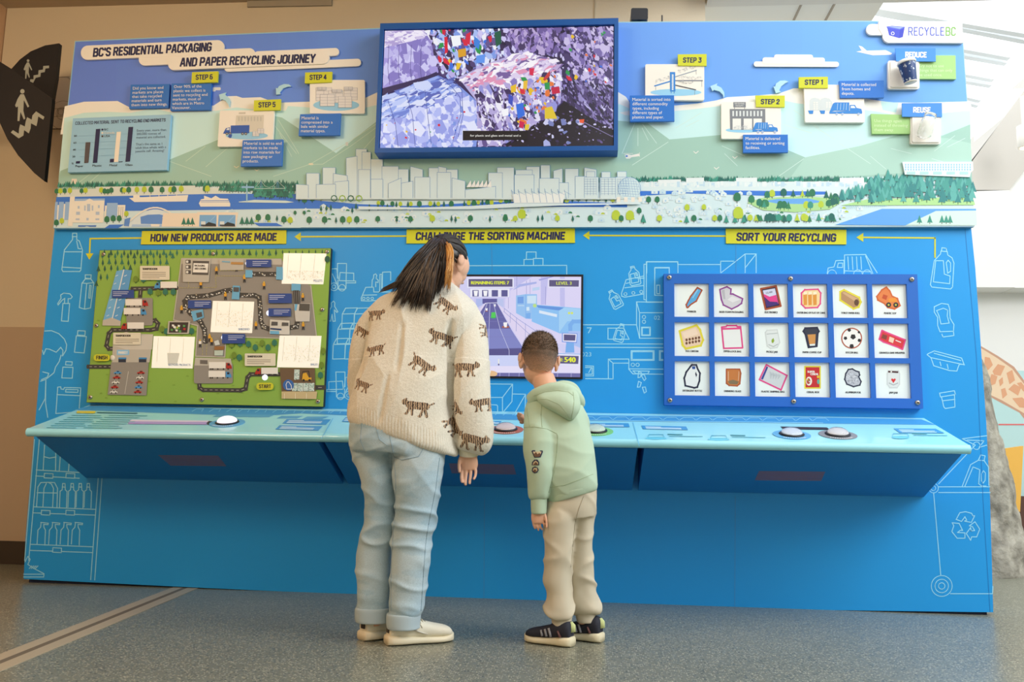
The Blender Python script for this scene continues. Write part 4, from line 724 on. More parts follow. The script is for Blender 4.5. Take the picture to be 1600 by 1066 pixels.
def s5():
    z = zoom(320, 90, .18767); R = root('step_board', SB[5], 'board', PY(*z([(340, 735)])[0], -.05), 'step boards on the mural')
    board(R, 'illustration_board', z([(126, 446), (132, 440), (578, 440), (564, 730), (556, 738), (112, 742), (106, 734)]), -.050, .020, CARD); a = onY(-.050)
    a.poly(S(214, 212, 200), z([(262, 482), (492, 478), (486, 620), (250, 620)])); a.up()
    for i in range(8): a.rect(S(196, 196, 186), *z([(278+i*26, 492)])[0], *z([(290+i*26, 530)])[0])
    a.poly(S(204, 202, 190), z([(284, 456), (340, 454), (338, 470), (282, 470)])); a.ell(POOL, *z([(350, 650)])[0], 33, 6, 24); a.up()
    C5 = S(40, 92, 184); a.poly(C5, z([(216, 566), (372, 562), (370, 630), (214, 632)])); a.poly(C5, z([(160, 616), (176, 588), (208, 580), (210, 632), (152, 634)])); a.up(); a.poly(S(214, 224, 230), z([(178, 604), (186, 588), (204, 586), (204, 604)]))
    for x in (184, 210, 314, 342): a.ell(S(70, 74, 84), *z([(x, 634)])[0], 2.2); a.up(); a.ell(S(190, 190, 190), *z([(x, 634)])[0], 1)
    a.poly(C5, z([(192, 656), (206, 636), (228, 640), (222, 664), (208, 672)])); bales(a, z, 398, 654, 54, 40, 3); bales(a, z, 440, 632, 50, 40, 3); a.build('illustration', R, PRINTM)
    step_tag(R, z([(410, 356), (632, 346), (626, 436), (406, 442)]), 'STEP 5', *z([(446, 416), (588, 412)]), 7.6)
    caption(R, z([(316, 688), (650, 682), (640, 902), (298, 906)]), ['Material is sold to end', 'markets to be made', 'into raw materials for', 'new packaging or', 'products.'], z([(328, 726)])[0], 4.6, 6.9, lean=.08)
def s6():
    z = zoom(0, 0, .375); R = root('step_board', 'two blue STEP 6 text panels side by side above the chart', 'board', PY(*z([(705, 452)])[0], -.05), 'step boards on the mural')
    caption(R, z([(545, 353), (707, 350), (701, 449), (538, 453)]), ['Did you know end', 'markets are places', 'that take recycled', 'materials and turn', 'them into new things.'], z([(554, 374)])[0], 4.5, 6.5, y=-.046, th=.016, sl=-.03, lean=.1)
    caption(R, z([(715, 348), (882, 345), (876, 457), (709, 460)]), ['Over 90% of the', 'plastic we collect is', 'sent to recycling end', 'markets, most of', 'which are in Metro', 'Vancouver.'], z([(725, 367)])[0], 4.5, 6.6, y=-.050, th=.020, sl=-.02, lean=.1)
    step_tag(R, z([(800, 301), (909, 297), (906, 342), (797, 346)]), 'STEP 6', *z([(815, 333), (886, 331)]), 7.6, y=-.060)
def s3():
    z = zoom(960, 60, .18767); R = root('step_board', SB[3], 'board', PY(*z([(500, 515)])[0], -.05), 'step boards on the mural')
    board(R, 'illustration_board', z(rr(257, 215, 748, 514, 12)), -.052, .022, CARD); a = onY(-.052); a.ell(POOL, *z([(512, 450)])[0], 40, 5.5, 28); a.up()
    for p, c, w_ in ((((336, 396), (470, 356)), TB, 2), (((500, 322), (682, 266)), S(150, 164, 178), 1.6), (((500, 352), (732, 352)), GREY, 1.8), (((500, 388), (676, 428)), S(84, 88, 96), 1.8)): a.line(c, z(p), w_)
    for p in (((344, 396), (344, 428)), ((728, 356), (728, 402)), ((670, 430), (668, 470)), ((680, 270), (682, 300))): a.line(GREY, z(p), .5)
    r2 = random.Random(5)
    for x0, x1, y0, y1 in ((340, 450, 375, 340), (520, 670, 296, 250), (530, 720, 344, 344), (530, 650, 378, 392)):
        for i in range(26): t = r2.random(); x = x0+(x1-x0)*t; y = y0+(y1-y0)*t-r2.random()*26; s_ = 4+r2.random()*6; a.line(S(176, 182, 186), z([(x, y), (x+s_, y-s_), (x+s_*1.4, y)]), .35)
    a.poly(TB, z([(462, 280), (506, 280), (508, 442), (464, 442)])); a.up(); a.rect(S(226, 236, 240), *z([(478, 300)])[0], *z([(492, 430)])[0]); a.up()
    for i in range(9): a.line(TB, z([(480, 310+i*13), (490, 316+i*13)]), .5)
    for x in (474, 498): a.line(TB, z([(x, 440), (x, 456)]), .8)
    a.build('illustration', R, PRINTM)
    step_tag(R, z([(528, 133), (768, 130), (768, 228), (530, 226)]), 'STEP 3', *z([(570, 202), (724, 202)]), 7.6)
    caption(R, z([(128, 476), (497, 474), (500, 688), (131, 692)]), ['Material is sorted into', 'different commodity', 'types, including', 'different types of', 'plastics and paper.'], z([(150, 520)])[0], 4.7, 6.9)
def s2():
    z = zoom(960, 60, .18767); R = root('step_board', SB[2], 'board', PY(*z([(1140, 836)])[0], -.05), 'step boards on the mural')
    board(R, 'illustration_board', z(rr(890, 528, 1386, 836, 12, .004)), -.052, .022, CARD); a = onY(-.052); a.ell(POOL, *z([(1080, 764)])[0], 29, 4, 24); a.up()
    G = S(124, 130, 138); a.poly(G, z([(960, 588), (1256, 588), (1258, 762), (964, 762)])); a.poly(G, z([(990, 530), (1094, 530), (1094, 574), (990, 574)])); a.line(G, z([(1000, 574), (1000, 590)]), .8); a.line(G, z([(1084, 574), (1084, 590)]), .8); a.up()
    for i in range(9): a.rect(S(214, 222, 224), *z([(982+i*29.4, 604)])[0], *z([(996+i*29.4, 648)])[0])
    for x in (984, 1076, 1158): a.rect(S(232, 234, 230), *z([(x, 668)])[0], *z([(x+70, 760)])[0])
    a.up(); a.text('RECEIVING', *z([(1002, 549), (1082, 549)]), 2.4, WHITE); a.text('FACILITY', *z([(1010, 567), (1074, 567)]), 2.4, WHITE)
    r2 = random.Random(9)
    for i in range(40): x = 990+r2.random()*150; y = 758-r2.random()*26; a.line(LGREY, z([(x, y), (x+8, y-8), (x+12, y)]), .35)
    truck(a, lambda p: z([(1150+x*1.68, 690+y*1.66) for x, y in p])); a.build('illustration', R, PRINTM)
    step_tag(R, z([(1176, 475), (1418, 476), (1418, 572), (1180, 570)]), 'STEP 2', *z([(1218, 548), (1374, 549)]), 7.6)
    caption(R, z([(1072, 802), (1444, 801), (1446, 949), (1072, 951)]), ['Material is delivered', 'to receiving or sorting', 'facilities.'], z([(1092, 846)])[0], 4.7, 7.1)
def s1():
    z = zoom(1220, 20, .2063); R = root('step_board', SB[1], 'board', PY(*z([(400, 828)])[0], -.05), 'step boards on the mural')
    board(R, 'illustration_board', z([(175, 545), (628, 545), (636, 822), (630, 830), (192, 830), (184, 822)]), -.052, .022, CARD); a = onY(-.052)
    G = S(206, 216, 218)
    for x in (218, 298): a.poly(G, z([(x, 740), (x, 668), (x+10, 650), (x+36, 642), (x+70, 650), (x+92, 676), (x+92, 740)])); a.up()
    for x, n_ in ((248, 4), (344, 3)):
        for i in range(n_): a.rect(WHITE, *z([(x, 676+i*16)])[0], *z([(x+12, 686+i*16)])[0]); a.rect(WHITE, *z([(x+20, 676+i*16)])[0], *z([(x+32, 686+i*16)])[0])
    for x in (206, 294): a.poly(TB, z([(x, 740), (x+42, 740), (x+38, 766), (x+10, 766)]))
    truck(a, lambda p: z([(368+x*1.98, 668+y*1.86) for x, y in p])); a.build('illustration', R, PRINTM)
    step_tag(R, z([(137, 487), (357, 484), (357, 570), (138, 569)]), 'STEP 1', *z([(180, 546), (318, 545)]), 7.6)
    caption(R, z([(442, 516), (780, 512), (782, 642), (449, 645)]), ['Material is collected', 'from homes and', 'depots.'], z([(462, 554)])[0], 4.7, 6.9, sl=.002)
s4(); s5(); s6(); s3(); s2(); s1()
def chart():
    z = zoom(100, 50, .22505); R = root('chart_board', 'pale blue bar chart board COLLECTED MATERIAL SENT TO RECYCLING END MARKETS', 'board', PY(*z([(380, 960)])[0], -.04))
    board(R, 'board', z([(62, 600), (742, 572), (714, 958), (26, 975)]), -.054, .024, mat('chart_blue', S(150, 200, 232), .5)); a = onY(-.054); DKB = S(40, 44, 60)
    block(a, 'COLLECTED MATERIAL SENT TO RECYCLING END MARKETS', *z([(78, 645), (704, 621)]), 5, NAVY, 1.3, .14)
    for i, t in enumerate(('80', '60', '40', '20', '%')): y = 728+i*48; a.text(t, *z([(70-i*4, y), (90-i*4-(8 if t == '%' else 0), y-1)]), 2.8, DKB, .01)
    for i in range(4): y = 722+i*48; a.line(S(136, 186, 218), z([(102, y), (480, y-16)]), .4)
    for p, c in (([(84, 898), (112, 896), (110, 912), (82, 914)], NAVY), ([(150, 766), (184, 765), (170, 908), (140, 911)], S(82, 78, 84)), ([(222, 674), (252, 672), (230, 908), (200, 910)], NAVY), ([(320, 882), (348, 880), (346, 904), (318, 906)], NAVY), ([(366, 694), (396, 692), (376, 902), (346, 904)], S(240, 234, 220)), ([(380, 900), (408, 898), (406, 903), (378, 905)], NAVY), ([(448, 660), (480, 659), (458, 899), (426, 902)], NAVY)): a.poly(c, z(p))
    for i, (t, c) in enumerate((('BC', NAVY), ('Canada', S(236, 232, 220)), ('USA', S(70, 66, 76)))): y = 684+i*23; a.rect(c, *z([(260, y-12)])[0], *z([(273, y)])[0]); a.text(t, *z([(280, y), (280+(28, 72, 40)[i], y-1)]), 3.2, DKB if i != 1 else c)
    for t, x, w_ in (('Paper', 80, 54), ('Plastic', 198, 62), ('Metal', 316, 52), ('Glass', 426, 50)): a.text(t, *z([(x, 938-(x-80)*.025), (x+w_, 937-(x-80)*.025)]), 3.2, DKB, .012)
    T = S(86, 110, 140); a.para(['Every year, more than', '200,000 tonnes of', 'material are collected.', '', "That's the same as 1", 'adult blue whale with a', 'juvenile calf. Amazing!'], z([(506, 692)])[0], 3.6, 5.4, T, -.03, 0, 1.0, .08); a.build('chart', R, PRINTM)
chart()
ARM = mat('arrow_blue', S(176, 222, 240), .5)
for lab, z, p in (('pale curved arrow between STEP 4 and STEP 5 boards', zoom(320, 90, .18767), [(722, 240), (700, 222), (660, 220), (620, 236), (604, 258), (592, 250), (594, 308), (634, 304), (622, 292), (650, 256), (690, 242)]),
                  ('pale curved arrow between STEP 5 board and STEP 6 panels', zoom(320, 90, .18767), [(204, 412), (194, 388), (174, 360), (140, 344), (128, 354), (118, 308), (178, 290), (168, 308), (200, 334), (212, 366)]),
                  ('pale curved arrow between STEP 3 and STEP 2 boards', zoom(960, 60, .18767), [(910, 496), (902, 468), (876, 442), (828, 428), (818, 440), (798, 398), (858, 374), (850, 390), (890, 410), (914, 448), (916, 480)]),
                  ('pale curved arrow between STEP 2 and STEP 1 boards', zoom(960, 60, .18767), [(1450, 360), (1420, 350), (1380, 352), (1346, 376), (1338, 402), (1324, 400), (1344, 456), (1388, 444), (1372, 434), (1390, 398), (1424, 372)])):
    k = MB(); slab('x', z(p), -.041, .0075, None, mb=k); tag(k.build('curved_arrow', ARM), lab, 'arrow', 'curved arrows between the step boards')
def logo():
    z = zoom(1220, 20, .2063); R = root('logo_sign', 'white cloud-shaped logo sign with a drawn blue recycling box, top right of the mural', 'sign', PY(*z([(1080, 225)])[0], -.045)); k = MB()
    slab('x', z(rr(648, 85, 830, 168, 40)), -.046, BK+.046, None, mb=k); slab('x', z([(742, 60), (1374, 66), (1381, 228), (812, 226), (786, 212), (772, 188), (772, 168), (760, 150), (742, 120)]), -.048, BK+.048, None, mb=k); k.build('cloud', CLOUD, R)
    a = onY(-.048); BB = S(72, 84, 206); a.poly(S(96, 112, 226), z([(800, 104), (842, 98), (942, 106), (928, 124), (898, 130), (806, 118)])); a.poly(BB, z([(806, 112), (902, 128), (896, 192), (820, 170)])); a.poly(S(60, 72, 196), z([(902, 128), (938, 112), (924, 184), (896, 192)])); a.up(); a.poly(S(150, 172, 240), z([(812, 104), (846, 102), (928, 108), (900, 122)]))
    for t in (0, 120, 240): a.line(WHITE, z([(848+11*math.cos(math.radians(t+d)), 156+11*math.sin(math.radians(t+d))) for d in (0, 30, 60, 90)]), 1)
    block(a, 'RECYCLE', *z([(966, 173), (1238, 173)]), 13.4, S(70, 96, 206), .85, 0, 2.0); block(a, 'BC', *z([(1249, 173), (1324, 174)]), 13.6, S(112, 182, 80), .95, 0, 2.0); a.build('logo', R, PRINTM)
logo()
GRN = mat('caption_green', S(160, 206, 128), .5); PBL = mat('caption_light_blue', S(60, 140, 226), .5)
def reduce_reuse():
    z = zoom(1220, 20, .2063)
    R = root('reduce_board', 'REDUCE board group with white square behind the paper cup', 'board', PY(*z([(930, 576)])[0], -.05))
    caption(R, z([(1030, 322), (1324, 322), (1328, 502), (1036, 500)]), ['Try not to use', 'things that can only', 'be used once.'], z([(1044, 412)])[0], 4.7, 7.1, y=-.046, m=GRN, th=.016, col=S(214, 238, 190))
    board(R, 'mount_board', z(rr(812, 362, 1050, 577, 14)), -.050, .020, CARD); board(R, 'mount_plate', z(rr(832, 366, 1042, 562, 10)), -.056, .006, CARD)
    c = board(R, 'heading_board', z([(868, 268), (1172, 268), (1174, 368), (874, 366)]), -.060, .006, PBL); a = onY(-.060); block(a, 'REDUCE', *z([(942, 338), (1105, 340)]), 9, WHITE, 1.9); a.build('heading_lettering', c, PRINTM)
    R2 = root('reuse_board', 'REUSE board group with white square behind the clear jar', 'board', PY(*z([(1095, 992)])[0], -.05))
    caption(R2, z([(683, 765), (1000, 776), (1000, 916), (692, 917)]), ['Use things again', 'instead of throwing', 'them away.'], z([(708, 828)])[0], 4.7, 7.1, y=-.046, m=GRN, th=.016, col=S(214, 238, 190), sl=.01)
    board(R2, 'mount_board', z(rr(982, 780, 1212, 994, 14)), -.050, .020, CARD); board(R2, 'mount_plate', z(rr(996, 786, 1204, 980, 10)), -.056, .006, CARD)
    c = board(R2, 'heading_board', z([(918, 685), (1220, 683), (1222, 789), (920, 787)]), -.060, .006, PBL); a = onY(-.060); block(a, 'REUSE', *z([(1002, 757), (1135, 758)]), 9, WHITE, 1.9); a.build('heading_lettering', c, PRINTM)
    # paper cup fixed sideways-on to the board
    b = PY(*z([(984, 528)])[0], -.105); t = PY(*z([(948, 362)])[0], -.112); ax = (t-b); Lc = np.linalg.norm(ax)
    C_ = root('paper_cup', 'dark blue patterned paper cup with white lid on the REDUCE board', 'cup', b); k = MB(); k.lathe([(.029, 0), (.030, .003), (.041, Lc*.86), (.041, Lc*.87)], b, ax, 28)
    m = mat('cup_navy', S(38, 66, 120), .4); nt = m.node_tree; vo = nt.nodes.new('ShaderNodeTexVoronoi'); vo.inputs['Scale'].default_value = 42; tn = nt.nodes.new('ShaderNodeTexCoord'); nz = nt.nodes.new('ShaderNodeTexNoise'); nz.inputs['Scale'].default_value = 130
    nt.links.new(tn.outputs['Object'], vo.inputs['Vector']); nt.links.new(tn.outputs['Object'], nz.inputs['Vector'])
    ad = nt.nodes.new('ShaderNodeMath'); ad.operation = 'ADD'; nt.links.new(vo.outputs['Distance'], ad.inputs[0]); nt.links.new(nz.outputs['Fac'], ad.inputs[1]); lt = nt.nodes.new('ShaderNodeMath'); lt.operation = 'LESS_THAN'; lt.inputs[1].default_value = .75; nt.links.new(ad.outputs[0], lt.inputs[0])
    mx = nt.nodes.new('ShaderNodeMix'); mx.data_type = 'RGBA'; mx.inputs['A'].default_value = S(38, 66, 120); mx.inputs['B'].default_value = S(196, 208, 220); nt.links.new(lt.outputs[0], mx.inputs['Factor']); nt.links.new(mx.outputs['Result'], nt.nodes['Principled BSDF'].inputs['Base Color'])
    k.build('cup_body', m, C_, True); k = MB(); k.lathe([(.0445, Lc*.86), (.0455, Lc*.9), (.043, Lc*.95), (.040, Lc), (.036, Lc*1.02), (.033, Lc)], b, ax, 28); k.build('lid', mat('lid_white', S(238, 236, 230), .45), C_, True)
    k = MB(); k.lathe([(.030, -.001), (.0305, .004), (.028, .004)], b, ax, 28); k.build('base_rim', mat('rim_cream', S(226, 220, 206), .5), C_, True)
    b = PY(*z([(1080, 938)])[0], -.100); t = PY(*z([(1136, 770)])[0], -.104); ax = t-b; Lc = np.linalg.norm(ax)
    J = root('glass_jar', 'clear empty glass jar on the REUSE board', 'jar', b); k = MB()
    k.lathe([(.020, 0), (.031, .002), (.034, .010), (.034, Lc*.68), (.030, Lc*.78), (.027, Lc*.82), (.028, Lc*.84), (.028, Lc), (.0255, Lc), (.0255, Lc*.82), (.0315, Lc*.68), (.0315, .012), (.020, .006)], b, ax, 32, cap=False)
    k.build('jar_body', mat('jar_glass', (.98, 1, .99, 1), .02, trans=1, ior=1.3), J, True)
    k = MB()
    for h in (.86, .92): k.lathe([(.0282, Lc*h), (.0292, Lc*h+.002), (.0282, Lc*h+.004)], b, ax, 32, cap=False)
    k.build('screw_thread', MATS['jar_glass'], J, True)
reduce_reuse()
# spot and aerial on top of the wall
c = PY(999, 21, .12); R = root('projector', 'small black projector head standing on top of the blue wall', 'projector', PY(999, 36, .12)); k = MB()
zf = [PY(u, v, .07) for u, v in rr(986, 12.5, 1012.5, 30.5, 3)]; k.prism(zf, [p+np.array([0, .12, 0]) for p in zf]); k.build('housing', BLK, R); k = MB(); k.tube([PY(999, 29, .12), PY(999, 29, .12)*(1, 1, 0)+np.array([0, 0, 2.955])], .012); k.tube([PY(996, 33, .12), PY(1003, 33, .12)], .01); k.build('stem', BLK, R)
k = MB(); k.tube([PY(1034.5, 24, .12), PY(1034.5, 24, .12)*(1, 1, 0)+np.array([0, 0, 2.955])], .004); tag(k.build('antenna', BLK), 'thin short black aerial beside the black projector head', 'antenna')
# ------------------------------------------------------------------ television in its blue box
def inside(p, poly):
    x, y = p; r = False
    for (x0, y0), (x1, y1) in zip(poly, poly[1:]+poly[:1]):
        if (y0 > y) != (y1 > y) and x < (x1-x0)*(y-y0)/(y1-y0)+x0: r = not r
    return r
def tv():
    z = zoom(550, 0, .28143); R = root('television', 'large television in a blue box frame showing bales of plastic', 'television', (0, -.08, 2.26))
    X0, X1, Z0, Z1, Y = -.614, .633, 2.263, 2.973, -.13; scr = [PY(*p, Y) for p in ((600.6, 45), (959.6, 38), (959.4, 227.6), (590.8, 231.3))]
    x0, x1 = (scr[0][0]+scr[3][0])/2, (scr[1][0]+scr[2][0])/2; z0, z1 = (scr[2][2]+scr[3][2])/2, (scr[0][2]+scr[1][2])/2
    k = MB()
    for a, b, c, d in ((X0, Z0, X1, z0), (X0, z1, X1, Z1), (X0, z0, x0, z1), (x1, z0, X1, z1)): k.box((a, Y, b), (c, -.032, d))
    k.build('box_frame', mat('tv_box_blue', S(20, 86, 164), .45), R); YS = -.112; k = MB(); k.box((x0, YS, z0), (x1, -.035, z1)); k.build('panel', BLK, R)
    a = onY(YS, .0006, .00002); a.e = 1.2e-6; rnd = random.Random(11)
    a.quad(S(58, 46, 92), *[tuple(p) for p in z([(150, 120), (1490, 100), (1490, 840), (120, 860)])]); a.up(2)
    def shards(poly, n, pal, s0, s1, asp, ang, da=.6):
        xs = [p[0] for p in poly]; ys = [p[1] for p in poly]
        for i in range(n):
            while True:
                p = (min(xs)+rnd.random()*(max(xs)-min(xs)), min(ys)+rnd.random()*(max(ys)-min(ys)))
                if inside(p, poly): break
            s_ = s0+(s1-s0)*rnd.random()**2; t = math.radians(ang)+(rnd.random()-.5)*da*2; c_, q = math.cos(t), math.sin(t); m = rnd.randint(4, 6)
            pts = []
            for j in range(m):
                th = 2*math.pi*(j+rnd.random()*.6)/m; r = .6+.4*rnd.random(); ex, ey = math.cos(th)*s_*r*asp, math.sin(th)*s_*r; pts.append((p[0]+ex*c_-ey*q, p[1]+ex*q+ey*c_))
            a.poly(rnd.choice(pal), z(pts))
            if i % 60 == 59: a.up()
        a.up(2)
    LAV = [S(186, 176, 232), S(206, 200, 244), S(160, 148, 214), S(136, 122, 192), S(226, 222, 250)]; DK_ = [S(56, 44, 84), S(78, 64, 116), S(40, 32, 62), S(100, 84, 142)]
    COLR = [S(214, 40, 66), S(232, 190, 40), S(40, 150, 80), S(60, 110, 220), S(240, 240, 250), S(230, 120, 60)]
    WBL = [S(168, 190, 244), S(196, 212, 250), S(128, 156, 230), S(226, 232, 254), S(98, 110, 190)]
    shards([(700, 130), (1460, 130), (1460, 815), (700, 815)], 1500, LAV[:4]+DK_*2, 6, 24, 1.8, 80, .5)
    shards([(850, 140), (1150, 140), (1160, 300), (900, 260)], 260, [S(150, 128, 196), S(110, 92, 156), S(186, 168, 216), S(70, 56, 100)], 8, 24, 1.6, 85)
    shards([(1170, 140), (1450, 140), (1450, 500), (1200, 420)], 340, [S(176, 160, 218), S(204, 192, 232), S(120, 104, 170), S(72, 58, 108)], 8, 26, 1.6, 70)
    shards([(1190, 180), (1440, 180), (1440, 560), (1200, 500)], 26, COLR, 6, 16, 1.5, 60)
    shards([(1200, 450), (1450, 480), (1450, 760), (1150, 640)], 420, DK_+[S(150, 140, 196)], 5, 16, 2.6, 60)
    shards([(370, 150), (870, 150), (850, 330), (560, 440), (470, 380)], 520, WBL+DK_+LAV[:2], 8, 28, 1.5, 75); shards([(380, 150), (830, 150), (800, 260), (560, 400), (480, 350)], 44, COLR[:5]+[S(240, 240, 250)]*2, 8, 22, 1.8, 80)
    for c, p in ((S(214, 30, 60), [(512, 205), (530, 205), (532, 290), (516, 300)]), (S(206, 30, 66), [(500, 160), (522, 160), (516, 196), (502, 190)]), (S(214, 36, 70), [(634, 190), (660, 176), (654, 250), (628, 236)]), (S(30, 92, 70), [(790, 180), (826, 170), (830, 240), (800, 262)]), (S(220, 160, 40), [(588, 276), (632, 268), (634, 310), (590, 320)]), (S(244, 246, 252), [(548, 200), (600, 196), (606, 250), (560, 260)]), (S(60, 130, 220), [(680, 200), (712, 230), (704, 276), (676, 250)]), (S(96, 150, 240), [(690, 310), (740, 300), (736, 350), (690, 350)])): a.poly(c, z(p))
    a.up(2)
    # dark floor with scattered pieces
    fl_ = [(840, 815), (950, 720), (1080, 660), (1180, 560), (1300, 640), (1460, 720), (1460, 815)]; a.poly(S(26, 18, 34), z(fl_)); a.up(2)
    shards(fl_, 120, DK_+LAV[:2], 3, 10, 1.5, 20); shards([(1080, 660), (1260, 640), (1300, 790), (1060, 800)], 16, [S(170, 176, 226), S(206, 206, 240), S(120, 130, 190)], 12, 26, 1.3, 10); a.poly(S(236, 90, 50), z([(1262, 664), (1290, 662), (1286, 684), (1264, 682)])); a.line(S(140, 130, 180), z([(1290, 680), (1455, 760)]), 1)
    # top-left bale
    tb = [(175, 160), (400, 170), (440, 230), (470, 392), (380, 430), (290, 470), (165, 500)]; a.poly(S(150, 138, 206), z(tb)); a.up(2)
    shards([(180, 235), (400, 200), (445, 250), (468, 395), (370, 430), (170, 490)], 200, [S(190, 184, 236), S(164, 152, 222), S(206, 202, 246), S(134, 122, 196)], 14, 44, 1.3, 85)
    a.poly(S(226, 218, 244), z([(175, 160), (380, 166), (420, 196), (330, 230), (178, 262)])); a.up(); shards([(180, 165), (380, 170), (410, 196), (330, 226), (182, 255)], 140, [S(240, 234, 250), S(206, 194, 232), S(176, 160, 214)], 6, 18, 3, -8, .3)
    for x in (205, 262, 330, 385): a.line(S(84, 74, 140), z([(x, 250), (x-6, 380), (x+4, 470)]), .7)
    a.poly(S(48, 38, 84), z([(165, 490), (290, 458), (420, 420), (470, 398), (480, 420), (340, 470), (165, 528)])); a.up(2)
    # near bale
    a.poly(S(126, 150, 226), z([(160, 540), (340, 470), (480, 418), (600, 480), (680, 550), (712, 600), (690, 815), (145, 822), (150, 700)])); a.up(2)
    shards([(160, 545), (480, 425), (600, 490), (600, 540), (150, 690)], 420, [S(150, 172, 240), S(190, 204, 250), S(110, 132, 214), S(220, 226, 252), S(90, 104, 186)], 6, 22, 3.4, -22, .25)
    shards([(150, 700), (420, 610), (600, 540), (690, 570), (690, 810), (148, 815)], 240, [S(178, 188, 246), S(206, 212, 252), S(150, 160, 232), S(226, 230, 254)], 18, 50, 1.3, 70)
    shards([(160, 700), (690, 560), (680, 800), (150, 810)], 14, COLR[:4], 5, 12, 1, 0)
    a.poly(S(206, 216, 252), z([(340, 460), (420, 446), (450, 480), (400, 506), (350, 490)])); a.up()
    for p in (((480, 420), (560, 490), (600, 540), (604, 640), (560, 780)), ((405, 500), (420, 640), (440, 800)), ((300, 520), (336, 640), (350, 810)), ((200, 560), (240, 680), (256, 815)), ((540, 420), (610, 500), (616, 640), (590, 760))): a.line(S(70, 84, 160), z(p), .8)
    a.up()
    # middle bale
    a.poly(S(186, 176, 224), z([(590, 430), (760, 350), (950, 285), (1120, 330), (1165, 390), (1160, 560), (1060, 660), (960, 725), (820, 810), (700, 810), (690, 560)])); a.up(2)
    shards([(600, 440), (950, 290), (1130, 335), (1150, 390), (900, 480), (700, 500)], 520, [S(244, 238, 250), S(222, 210, 240), S(250, 246, 252), S(190, 170, 216), S(120, 96, 160), S(226, 150, 186)], 6, 22, 2.6, -20, .5)
    shards([(690, 500), (900, 470), (1150, 400), (1155, 560), (1050, 660), (950, 730), (820, 808), (705, 808)], 640, [S(226, 220, 244), S(180, 168, 220), S(98, 80, 140), S(240, 238, 250), S(60, 46, 90), S(150, 150, 220)], 6, 24, 2, 70, .7)
    shards([(860, 460), (1150, 400), (1150, 540), (1040, 650), (940, 700), (860, 640)], 70, COLR+LAV, 8, 24, 1.5, 60, 1)
    for c, p in ((S(50, 110, 222), [(910, 580), (950, 570), (960, 640), (920, 660)]), (S(60, 80, 190), [(870, 520), (896, 540), (890, 590), (868, 570)]), (S(232, 190, 40), [(880, 480), (912, 466), (910, 510), (884, 516)]), (S(224, 196, 50), [(1070, 600), (1110, 590), (1140, 660), (1070, 660)]), (S(196, 30, 70), [(1105, 486), (1150, 480), (1156, 516), (1112, 524)]), (S(40, 150, 80), [(1068, 460), (1098, 456), (1098, 496), (1072, 498)]), (S(216, 40, 80), [(984, 380), (1012, 378), (1006, 420), (986, 416)]), (S(246, 246, 252), [(830, 610), (870, 600), (868, 640), (836, 648)]), (S(206, 30, 80), [(930, 670), (958, 680), (950, 714), (928, 706)]), (S(226, 200, 60), [(962, 690), (986, 690), (980, 722), (958, 722)]), (S(234, 190, 60), [(952, 450), (976, 446), (970, 500), (950, 490)]), (S(200, 60, 60), [(1060, 440), (1098, 392), (1100, 420), (1070, 450)])): a.poly(c, z(p))
    a.up(3); a.poly(S(18, 14, 24), z([(615, 726), (975, 726), (973, 778), (615, 780)])); a.up(3); a.text('for plastic and glass and metal and a', *z([(656, 758), (937, 758)]), 3.1, WHITE, .01)
    # trim whatever passes the edge of the screen: clamp to the panel
    for i, p in enumerate(a.v): a.v[i] = np.array([min(max(p[0], x0+.004), x1-.004), p[1], min(max(p[2], z0+.004), z1-.004)])
    a.build('screen_picture', R, attr_mat('television_light', .3, emit=.95))
tv()

